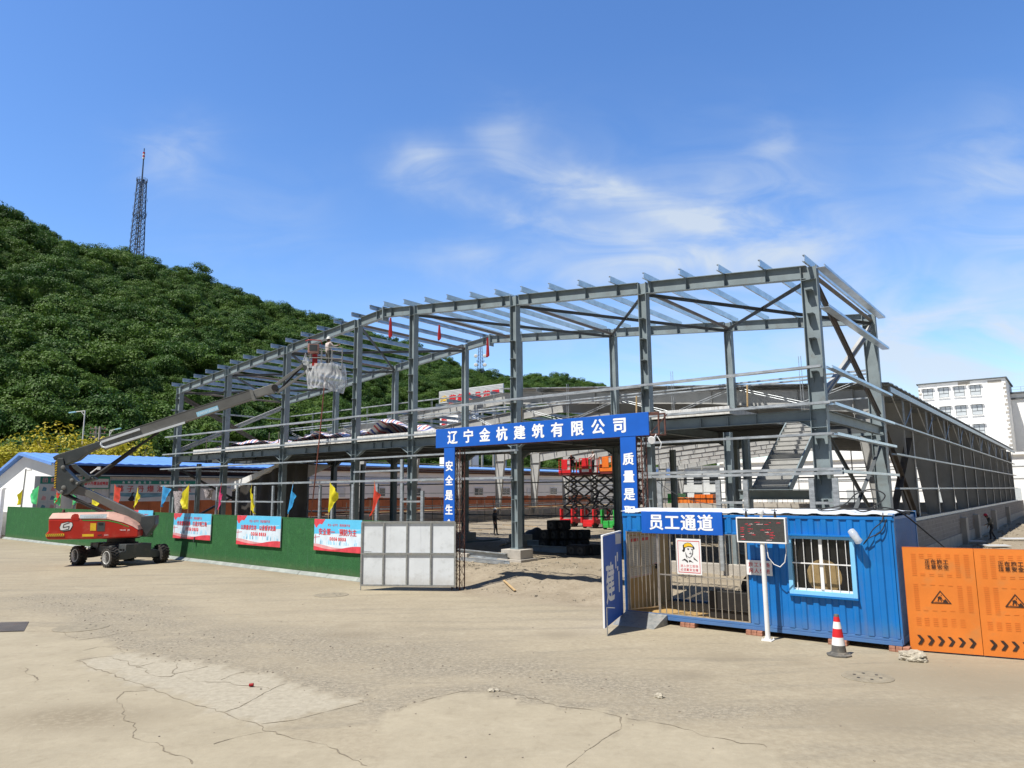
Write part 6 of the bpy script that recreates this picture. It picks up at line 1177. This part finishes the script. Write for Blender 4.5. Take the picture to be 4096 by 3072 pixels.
for x,y,w,h_,lb in ((718,1972,1.3,1.35,'plaid cloths hanging in a bundle beside the left corner column'),(835,1965,.9,.5,'small dark bundle of cloth on the rail, second bay from the left')):
    q=Fv(x,y,-.9); mb=MB()
    def f(a,b_,q=q,w=w,h_=h_): k=(1-.6*b_)*w/2; ang=a*2*pi; return V((q.x+k*cos(ang)*(1+.25*noise.noise(V((ang,b_*4,2)))),q.y+.22*sin(ang)*(1-.3*b_),q.z+.1-h_*b_+.1*noise.noise(V((ang*2,b_*3,5)))))
    mb.grid(f,26,16); solo(mb,'hanging_cloth',lb,'cloth','plaid',q,'cloths hanging on the left frame',smooth=True,recalc=False)
# ================================================================ LEFT: SHOP BUILDING, SIGNS, FENCES
SB=thing('shop_building','long white shop building with a blue sheet roof behind the green fence','building',(-41,-2,0))
e0,e1,rg,zE_,zR_,v0,v1=-34.9,-47.,-41.2,5.75,6.72,-2.,20.
mb=MB(); mb.prism([(e1,-.2),(e0,-.2),(e0,zE_-.1),(rg,zR_-.12),(e1,4.95)],(0,v0,0),U,Z,.25,(0,1,0)); mb.build('gable_wall','white_wall',SB)
mb=MB(); mb.box(e0-.2,v0+.26,-.2,e0,v1,zE_-.25); mb.box(e1,v0+.26,-.2,e1+.2,v1,4.9); mb.prism([(e1,-.2),(e0,-.2),(e0,zE_-.1),(rg,zR_-.12),(e1,4.95)],(0,v1,0),U,Z,.25,(0,1,0)); mb.build('long_wall','white_wall',SB)
mb=MB(); n=60
for (a,za,b_,zb) in ((e0+.75,zE_-.06,rg,zR_),(rg,zR_,e1-.5,4.86)):
    b0=len(mb.v); xs=[v0-.5+(v1-v0+.8)*i/n for i in range(n+1)]
    for i,v in enumerate(xs): k=.045*(i%2); mb.v+=[V((a,v,za+k)),V((b_,v,zb+k)),V((b_,v,zb+k-.06)),V((a,v,za+k-.06))]
    for i in range(n): q=b0+4*i; F=[(q,q+1,q+5,q+4),(q+2,q+3,q+7,q+6),(q+3,q,q+4,q+7)]; mb.f+=[list(f) for f in F]; mb.m+=[0]*3
mb.build('roof','blue_roof',SB,recalc=False)
mb=MB(); mb.bar((e0+.75,v0-.52,zE_-.15),(rg,v0-.52,zR_-.1),.05,.22); mb.bar((rg,v0-.52,zR_-.1),(e1-.5,v0-.52,4.78),.05,.22); mb.build('verge_trim','blue_roof',SB)
mb=MB(); mb.box(e0+.02,v0+.3,4.95,e0+.10,19.9,zE_-.26); mb.build('upper_band','red_brown',SB)
mb=MB(); mb.box(e0+.72,v0-.4,zE_-.22,e0+.84,v1,zE_-.08); mb.build('gutter','blue_roof',SB)
mb=MB(); n=120
for i in range(n): v=-.6+20.5*i/n; mb.box(-34.15-.02*(i%2),v,-.2,-34.06-.02*(i%2),v+20.5/n,4.72)
mb.build('lean_to_wall','corr',SB)
mb=MB(); mb.prism([(-34.95,4.98),(-33.7,4.75),(-33.7,4.66),(-34.95,4.90)],(0,-.9,0),U,Z,21.2,(0,1,0)); mb.build('lean_to_roof','steel_dark',SB)
SB2=thing('long_white_hall','long white hall with a thin blue roof edge beyond the orange site fence','building',(-41,20,0)); B0,B1,BE,BR=20.3,112.,6.15,6.75
mb=MB(); mb.box(e0-.2,B0,-.2,e0,B1,BE-.1); mb.prism([(e1,-.2),(e0-.21,-.2),(e0-.21,BE-.1),(rg,BR-.1),(e1,5.)],(0,B0,0),U,Z,.25,(0,1,0)); mb.build('long_wall','white_wall',SB2)
mb=MB(); mb.bar((e0+.6,(B0+B1)/2,BE),(rg,(B0+B1)/2,BR),B1-B0+.6,.08); mb.bar((rg-.02,(B0+B1)/2,BR),(e1-.4,(B0+B1)/2,5.3),B1-B0+.6,.08); mb.build('roof','blue_roof',SB2)
mb=MB(); mb.box(e0+.02,B0,5.55,e0+.3,B1,5.72); mb.box(e0+.35,B0,5.8,e0+.5,B1,5.98); mb.build('rusty_gutter','rust',SB2)
mb=MB(); mb.box(e0+.02,B0,4.65,e0+.16,B1,4.78); mb.box(e0+.02,B0,4.2,e0+.10,B1,4.26); mb.build('wall_pipe','s_grey' if 's_grey' in M else 'sheet',SB2)
for i in range(14):
    v=24+5.6*i; mb=MB(); mb.box(e0+.005,v,2.9,e0+.05,v+1.6,3.75); w_=mb.build('window','glass' if i%3 else 'sheet',SB2); mb=MB()
    for a,b_,c,d in ((v-.06,2.84,v+1.66,2.9),(v-.06,3.75,v+1.66,3.81),(v-.06,2.9,v,3.75),(v+1.6,2.9,v+1.66,3.75),(v+.77,2.9,v+.83,3.75)): mb.box(e0+.01,a,b_,e0+.08,c,d)
    mb.build('window_frame','white',w_)
for v in (1.0,9.2): mb=MB(); mb.box(-34.04,v,.0,-34.0,v+1.0,2.1); mb.build('door','glass',SB)
M['s_green']=mat('sign_green',(.01,.20,.15),.6,0,.08,2); M['s_grey']=mat('sign_grey',(.50,.54,.56),.6,0,.06,2); M['s_lake']=mat('sign_lake_blue',(.13,.28,.36),.6,0,.35,1.2,stretch=(1,1,8)); M['s_lett']=mat('sign_dusky_red',(.45,.10,.10),.7,0,.2,6)
X_=-33.96; ayv=VV
def sgn(label,v0,v1,z0,z1,m_='s_grey'): t=thing('shop_sign',label,'sign',(X_,v0,z0),'shop signs on the white building'); mb=MB(); mb.box(X_-.08,v0,z0,X_,v1,z1); mb.build('board',m_,t); return t
t=sgn('tall photo board with a green heading at the left end of the shop signs',-3.6,-2.05,2.2,4.66,'corr')
mb=MB(); mb.flat([(-3.25,4.1),(-2.08,4.1),(-2.08,4.64),(-3.25,4.64)],(X_+.004,0,0),VV,Z); mb.build('heading','s_green',t,recalc=False)
for r_ in range(3):
    for c_ in range(2): mb=MB(); a=-3.2+.58*c_; z=3.5-.66*r_; mb.flat([(a,z),(a+.5,z),(a+.5,z+.5),(a,z+.5)],(X_+.005,0,0),VV,Z); mb.flat([(a+.1,z+.08),(a+.4,z+.06),(a+.42,z+.3),(a+.2,z+.4)],(X_+.007,0,0),VV,Z); mb.m[-1]=1; mb.build('picture',['paper',('s_lake','p_pink')[(r_+c_)%2]],t,recalc=False)
mb=MB(); put(mb,'团购',(X_+.008,-2.65,4.37),VV,Z,.38,.55,.02); mb.build('lettering','p_pink',t,recalc=False)
t=sgn('green framed shop sign with bold red characters above the shop door',-.33,1.62,3.72,4.70,'s_green'); mb=MB(); mb.flat([(-.25,3.8),(1.54,3.8),(1.54,4.5),(-.25,4.5)],(X_+.004,0,0),VV,Z); mb.build('face','paper',t,recalc=False)
mb=MB(); put(mb,'慕子丹爆油咸鸭蛋',(X_+.009,.645,4.14),VV,Z,.30,.218,.03,.72); mb.build('lettering','red_letter',t,recalc=False)
t=sgn('wide grey shop banner with large red characters, a duck and a lake',1.70,8.7,2.55,4.38)
mb=MB(); mb.flat([(1.7,4.1),(8.7,4.1),(8.7,4.38),(1.7,4.38)],(X_+.004,0,0),VV,Z); mb.mi=1; mb.flat([(1.7,2.6),(8.7,2.7),(8.7,3.35),(1.7,3.4)],(X_+.004,0,0),VV,Z); mb.mi=2; mb.flat([(1.7,2.56),(8.7,2.56),(8.7,3.22),(4.2,3.0),(1.7,3.2)],(X_+.0055,0,0),VV,Z); mb.build('picture_bands',['s_green','s_lake','s_grey'],t,recalc=False)
mb=MB(); put(mb,'各种蛋品批发 各种蛋品礼盒',(X_+.009,5.2,4.24),VV,Z,.21,.42,.012); mb.build('heading_lettering','lettering',t,recalc=False)
mb=MB(); put(mb,'慕子丹爆油咸鸭蛋',(X_+.009,5.25,3.72),VV,Z,.56,.80,.022); mb.build('lettering','s_lett',t,recalc=False)
mb=MB(); mb.flat([(3.25,2.75),(3.5,2.72),(3.62,2.9),(3.56,3.12),(3.44,3.2),(3.5,3.36),(3.6,3.40),(3.5,3.46),(3.38,3.4),(3.34,3.2),(3.2,3.0),(3.1,2.85)],(X_+.009,0,0),VV,Z); mb.build('duck','black',t,recalc=False)
OF_=thing('orange_site_fence','weathered orange-brown sheet fence along the far left side of the site','fence',(-27,-3.3,0))
for i in range(34): v=-3.3+1.95*i; mb=MB(); mb.box(-27.03,v,.1,-26.99,v+1.93,2.72+.04*((i*5)%3)); mb.bar((-26.98,v+.97,.1),(-26.98,v+.97,2.7),.03,.03,U); mb.bar((-26.975,v,1.4),(-26.975,v+1.93,1.4),.03,.03); mb.build('fence_panel','fence_orange',OF_)
t=thing('blue_fence','dark blue sheet fence at the left edge beyond the end of the green fence','fence',(-43,-4.4,0)); mb=MB(); mb.box(-52,-4.42,0,-38.95,-4.38,2.62); mb.build('sheet','blue_sign',t); mb=MB(); mb.box(-52,-4.45,1.45,-38.95,-4.425,1.55); mb.build('rail','sheet',t); mb=MB(); mb.box(-52,-4.47,.35,-39.05,-4.43,1.3); sg=mb.build('sign_face','paper',t); mb=MB(); put(mb,'爆油咸',(-39.75,-4.475,.98),U,Z,.42,.5,.02); mb.build('lettering','s_lett',sg,recalc=False)
t=thing('white_yard_wall','low white wall with pilasters in front of the gable of the shop building','wall',(-45,-3.2,0)); mb=MB(); mb.box(-56,-3.3,0,-41.5,-3.15,3.75); mb.box(-56,-3.36,3.75,-41.45,-3.09,3.86); mb.build('wall_panel','white_wall',t)
for i in range(7): mb=MB(); x=-55+2.2*i; mb.box(x,-3.4,0,x+.3,-3.305,3.74); mb.build('pilaster','white_wall',t)
def spole(label,x0,y0,x1,y1,D_,arm=None):
    a,b_=DD(x0,y0,D_),DD(x1,y1,D_); b_.z=0; a.x=b_.x=a.x; t=thing('street_lamp',label,'street lamp',b_,'street lamps behind the shop building',0,'world'); mb=MB(); mb.tube(b_,a,.11,10,.06); mb.build('pole','white',t,smooth=40); dx=DD(arm[0],arm[1],D_)-a; mb=MB(); mb.tube(a-Z*.05,a+dx,.045,8); mb.bar(a-Z*.6,a+dx*.4,.05,.05); mb.build('arm','white',t); mb=MB(); d=dx.normalized(); mb.obox(a+dx*1.15-Z*.02,d*.42,d.cross(Z)*.13,Z*.07); mb.build('lamp_head','p_mid',t,bevel=.03)
spole('tall white street lamp with its arm to the left, between the yellow trees',340,1642,330,1790,85,(297,1648)); spole('smaller white street lamp with its arm to the right, above the lift boom',440,1722,440,1770,100,(468,1716))
for x,lb in ((385,'left one of the two concrete utility poles behind the lift boom'),(400,'right one of the two concrete utility poles behind the lift boom')):
    a=DD(x,1706,92); b_=V((a.x,a.y,0)); t=thing('utility_pole',lb,'utility pole',b_,'utility poles behind the lift',0,'world'); mb=MB(); mb.tube(b_,a,.17,10,.12); mb.build('pole','conc',t,smooth=40); mb=MB()
    for z in (.3,.9,1.5): mb.bar(a-Z*z-V((.7,.2,0)),a-Z*z+V((.7,.2,0)),.09,.09)
    mb.build('cross_arm','tube',t); mb=MB()
    for z in (.3,.9,1.5):
        for s in (-.6,.6): mb.lathe(a-Z*(z-.05)+V((s,.2*s,0)),[(.05,0),(.07,.05),(.05,.1),(.07,.15),(.03,.2)],8)
    mb.build('insulator','brick',t)
a=DD(104,1876,56); b_=V((a.x-.15,a.y,0)); t=thing('camera_pole','thin grey pole with a small surveillance camera in front of the white gable','camera pole',b_,None,0,'world'); mb=MB(); mb.tube(b_,a,.05,8); mb.build('pole','tube',t); mb=MB(); mb.obox(a+V((.28,0,-.1)),(.16,0,.03),(0,.05,0),(0,0,.05)); mb.bar(a-Z*.15,a+V((.28,0,-.15)),.03,.03); mb.build('camera_head','white',t)
# ================================================================ FAR BUILDINGS
TB=thing('white_apartment_block','tall white building with six-pane windows behind the far end of the workshop','building',(11,124,0)); u0,u1,vz,zt=4.6,17.75,124.,21.9
mb=MB(); mb.box(u0,vz,0,u1,vz+14,zt); mb.build('wall','white_wall',TB); mb=MB(); mb.box(u0-.25,vz-.3,zt,u1+.25,vz+14.2,zt+.22); mb.build('roof_edge','steel_dark',TB)
mb=MB(); mb.box(8.2+2.6,vz-.012,zt-.75,12.6,vz-.003,zt-.05); mb.box(15.2,vz-.012,zt-.7,17.2,vz-.003,zt-.2); mb.build('bare_brick_patch','conc',TB)
mb=MB()
for i in range(30):
    z=zt-.8-.7*i; d=.45 if i%2 else .25
    for x,s in ((u0,1),(u1,-1)): mb.box(min(x-.06*s,x+d*s),vz-.08,z-.34,max(x-.06*s,x+d*s),vz-.003,z)
mb.build('quoin','conc',TB)
for c_ in range(4):
    for r_ in range(5):
        pl=Fv((3691,3754,3815,3879)[c_],(1558,1552,1547,1542)[c_],vz); w,h=1.52,1.78; x=pl.x; z=pl.z-3.42*r_
        mb=MB(); mb.box(x,vz-.02,z-h,x+w,vz-.004,z); wn=mb.build('window','s_grey',TB); mb=MB()
        for a,b_,c,d in ((x-.03,z-h,x+.03,z),(x+w-.03,z-h,x+w+.03,z),(x,z-.03,x+w,z+.03),(x,z-h-.03,x+w,z-h+.03),(x+.03,z-1.12,x+w-.03,z-1.06),(x+w/2-.03,z-1.05,x+w/2+.03,z-.04)): mb.box(a,vz-.06,b_,c,vz-.022,d)
        mb.build('window_frame','steel_dark',wn); mb=MB(); mb.box(x-.32,vz-.4,z+.04,x+w+.32,vz-.004,z+.12); mb.box(x-.15,vz-.22,z-h-.14,x+w+.15,vz-.004,z-h-.04); mb.build('window_hood','white_wall',wn)
for nm,a,b_,vv,zz in (('wing',17.76,46,133.,20.0),('wing',-22,4.59,131.,19.3)):
    mb=MB(); mb.box(a,vv,0,b_,vv+12,zz); w_=mb.build(nm,'white_wall',TB); mb=MB(); mb.box(a,vv-.5,zz,b_,vv+12.3,zz+.3); mb.box(a,vv-.35,zz-1.,b_,vv-.002,zz-.75); mb.build('cornice','steel_dark' ,w_); mb=MB()
    for i in range(int((b_-a)/1.6)): mb.box(a+1.6*i,vv-.3,zz+.3,a+1.6*i+.05,vv-.25,zz+1.2)
    for z in (.75,1.2): mb.box(a,vv-.3,zz+z,b_,vv-.26,zz+z+.04)
    mb.build('roof_railing','tube',w_)
LB=thing('low_white_building','long low white hall crossing behind the far end of the workshop','building',(10,100,0)); mb=MB(); mb.box(-24,100,0,48,116,7.9); mb.build('wall','white_wall',LB); mb=MB(); mb.box(-24.3,99.6,7.9,48.3,116.3,8.25); mb.build('cornice','white_wall',LB)
for i in range(16): mb=MB(); x=-20+4.2*i; mb.box(x,99.97,1.2,x+1.8,99.99,3.2); mb.build('window','s_grey',LB); mb=MB(); mb.box(x-.1,99.8,1.0,x+1.9,99.99,1.12); mb.build('sill','conc',LB)
mb=MB()
for z in (4.6,6.3): mb.box(-24,99.9,z,48,99.95,z+.08)
mb.build('wall_pipe','s_grey',LB)
for lb,x0,y0,x1,y1,v,m_ in (('orange shipping box in the yard beyond the workshop',2776,1978,2852,2000,62,'scissor_orange'),('orange low box left of the larger orange one beyond the workshop',2690,1990,2770,2002,64,'orange'),('green box beyond the workshop, left of the orange ones',2670,1975,2712,2000,66,'scissor_green')):
    a,b_=Fv(x0,y0,v),Fv(x1,y1,v); t=thing('freight_box',lb,'container',(a.x,v,0),'boxes beyond the workshop'); mb=MB(); ribs(mb,a.x,b_.x,.1,a.z,.5,.05,lambda x,d,z: V((x,v+d,z))); mb.build('front_wall',m_,t,recalc=False); mb=MB(); mb.box(a.x,v+.06,.1,b_.x,v+2.4,a.z-.005); mb.build('box_body',m_,t)
SGB=thing('sign_hall','hall with a ribbed white parapet and red characters in front of the far hill','building',Fv(1756,1990,72)); a,b_=Fv(1756,1566,72),Fv(2012,1532,72); vv=72; z0=Fv(1756,1614,72).z
mb=MB(); mb.box(a.x,vv+.3,0,a.x+4.6,vv+6,z0-.1); mb.build('wall','white_wall',SGB)
for i in range(5): mb=MB(); x=a.x+4.8+(b_.x-a.x-5)*i/4; mb.box(x,vv+.4,0,x+.3,vv+.7,z0-.05); mb.build('post','tube',SGB); mb=MB(); n=9
for i in range(n): z=z0+(a.z-z0)*i/n; mb.box(a.x,vv,z,b_.x,vv+.25+.06*(i%2),z+(a.z-z0)/n*.72); mb.box(a.x,vv+.12,z+(a.z-z0)/n*.72+.002,b_.x,vv+.24,z+(a.z-z0)/n-.002)
mb.build('parapet','corr',SGB)
mb=MB(); q=Fv(1778,1600,vv); 
for i in range(9): an=pi*i/8; mb.bar((q.x+.55*cos(an),vv-.05,q.z-.2+.55*sin(an)),(q.x+1.05*cos(an),vv-.05,q.z-.2+1.05*sin(an)),.02,.16)
mb.flat([(q.x+.4*cos(pi*i/8),q.z-.2+.4*sin(pi*i/8)) for i in range(9)],(0,vv-.05,0),U,Z); mb.build('sun_emblem','yellow',SGB,recalc=False)
mb=MB(); put(mb,'燕都食品花园',(Fv(1895,1587,vv).x,vv-.06,Fv(1895,1587,vv).z),U,Z,1.7,2.05,.04); mb.build('lettering','red',SGB,recalc=False)
mb=MB(); put(mb,'燕都',(Fv(1772,1690,vv).x,vv+.28,Fv(1772,1690,vv).z),U,Z,1.5,1.6,.04,1,True); mb.build('wall_lettering','red',SGB,recalc=False)
GB=thing('grey_storehouse','grey storehouse with a row of windows far behind the left half of the workshop','building',(-45,104,0)); mb=MB(); mb.box(-70,104,0,-24.6,118,7.4); mb.build('wall','corr',GB); mb=MB(); mb.box(-70.3,103.6,7.4,-24.4,118.4,7.8); mb.build('roof','tube',GB)
for i in range(14): mb=MB(); x=-68+3.1*i; mb.box(x,103.96,4.4,x+1.7,103.99,6.0); mb.build('window','glass',GB); mb=MB(); mb.box(x,103.96,1.2,x+1.7,103.99,2.9); mb.build('window','glass',GB)
SCF=thing('scaffold','low scaffold of thin poles and planks along the inner left wall of the workshop','scaffold',(-19,20,.45))
mb=MB()
for i in range(20):
    for u_ in (-19.3,-18.2): v=11+2.4*i; mb.tube((u_,v,.3),(u_,v,2.2+.3*((i*7)%3)),.03,6)
    mb.bar((-19.3,11+2.4*i,1.6),(-18.2,11+2.4*i,1.6),.05,.05)
for z in (.9,1.6,2.1):
    for u_ in (-19.3,-18.2): mb.tube((u_,10.5,z),(u_,57,z),.028,6)
mb.build('pole','brace',SCF); mb=MB()
for i in range(9): v=11+5*i; mb.box(-19.2,v,1.64,-18.3,v+4.2,1.69)
mb.build('planks','wood',SCF)
SC2=thing('formwork_wall','grey concrete formwork wall with rebar ends across the back of the left half','wall',(-8,60,.45)); mb=MB(); mb.box(-20,60,.2,4,60.3,1.7); mb.build('wall_face','conc',SC2); mb=MB()
for i in range(40): mb.tube((-19.6+.58*i,60.15,1.7),(-19.6+.58*i+.03,60.15,2.2+.25*((i*5)%3)),.02,5)
mb.build('rebar','rust',SC2)
# ================================================================ MASTS ON THE HILL
def mast(label,p,H,w0,w1,plats,n,dishes=()):
    p=V(p); t=thing('radio_mast',label,'mast',p,'masts on the wooded hill',0,'world'); k=H/45; ww=lambda f: w0+(w1-w0)*f; C4=((-1,-1),(1,-1),(1,1),(-1,1)); th=.14*k*1.9
    pt=lambda c,f: p+V((c[0]*ww(f)/2,c[1]*ww(f)/2,H*f)); mb=MB()
    for c in C4: mb.bar(pt(c,0),pt(c,1),th*1.6,th*1.6,V((1,0,0)))
    mb.build('leg','steel_blue',t); mb=MB()
    for i in range(n):
        for j in range(4):
            a,b_=C4[j],C4[(j+1)%4]; f0,f1=i/n,(i+1)/n; mb.bar(pt(a,f0),pt(b_,f1),th*.7,th*.7); mb.bar(pt(b_,f0),pt(a,f1),th*.7,th*.7); mb.bar(pt(a,f1),pt(b_,f1),th*.7,th*.7)
    mb.tube(p,p+Z*H,th*1.3,6); mb.build('lattice','steel_blue',t)
    for f,r_ in plats:
        mb=MB(); c=p+Z*(H*f); 
        for i in range(12): a=i*pi/6; mb.bar(c+V((cos(a)*r_*.6,sin(a)*r_*.6,-1.5*k)),c+V((cos(a)*r_,sin(a)*r_,0)),th*.6,th*.6)
        for i in range(12): a=i*pi/6; mb.bar(c+V((cos(a)*r_,sin(a)*r_,0)),c+V((cos(a)*r_,sin(a)*r_,1.6*k)),th*.5,th*.5)
        for z in (0,.8*k,1.6*k): mb.path([c+V((cos(i*pi/6)*r_,sin(i*pi/6)*r_,z)) for i in range(13)],th*.3,4)
        mb.build('platform','steel_blue',t)
    mb=MB(); q=p+Z*H; mb.tube(q,q+Z*H*.28,.42*k,8,.34*k); mb.build('top_pole','steel_blue',t)
    for i,m_ in enumerate(('white','red','white','red')): mb=MB(); mb.tube(q+Z*(H*(.28+.022*i)),q+Z*(H*(.3015+.022*i)),.6*k,8); mb.build('top_band',m_,t)
    mb=MB(); mb.tube(q+Z*H*.368,q+Z*H*.42,.25*k,6); mb.build('tip','steel_blue',t)
    for i in range(10): mb=MB(); z=H*(.06+.085*i); s=-1 if i%2 or i<5 else 1; a=p+V((s*ww(z/H)/2,0,z)); mb.bar(a,a+V((s*2.*k,0,0)),.09*k,.09*k); mb.bar(a+V((s*1.9*k,0,-1.*k)),a+V((s*1.9*k,0,1.2*k)),.1*k,.1*k,V((1,0,0))); mb.build('aerial','steel_blue',t)
    for x,f in dishes: mb=MB(); c=p+V((x,-ww(f)/2-.3,H*f)); mb.lathe(c,[(0,-.1),(1.4,0),(1.5,.5),(1.3,.8),(0,.9)],16,(0,-1,0)); mb.build('dish','white',t,smooth=40)
q=DD(545,1035,300); z2=DD(553,722,300).z; mast('tall blue-grey lattice mast with two ring platforms on the nearer hill',q,z2-q.z,4.2,2.7,((.54,2.7),(.985,2.2)),15)
q=DD(1922,1500,560); z2=DD(1922,1392,560).z; mast('smaller lattice mast with white dishes on the farther hill, seen through the frame',q,(z2-q.z)*1.1,5.,2.6,((.45,3.2),),9,((-3.6,.62),(3.6,.62),(-3.6,.32),(3.6,.32)))
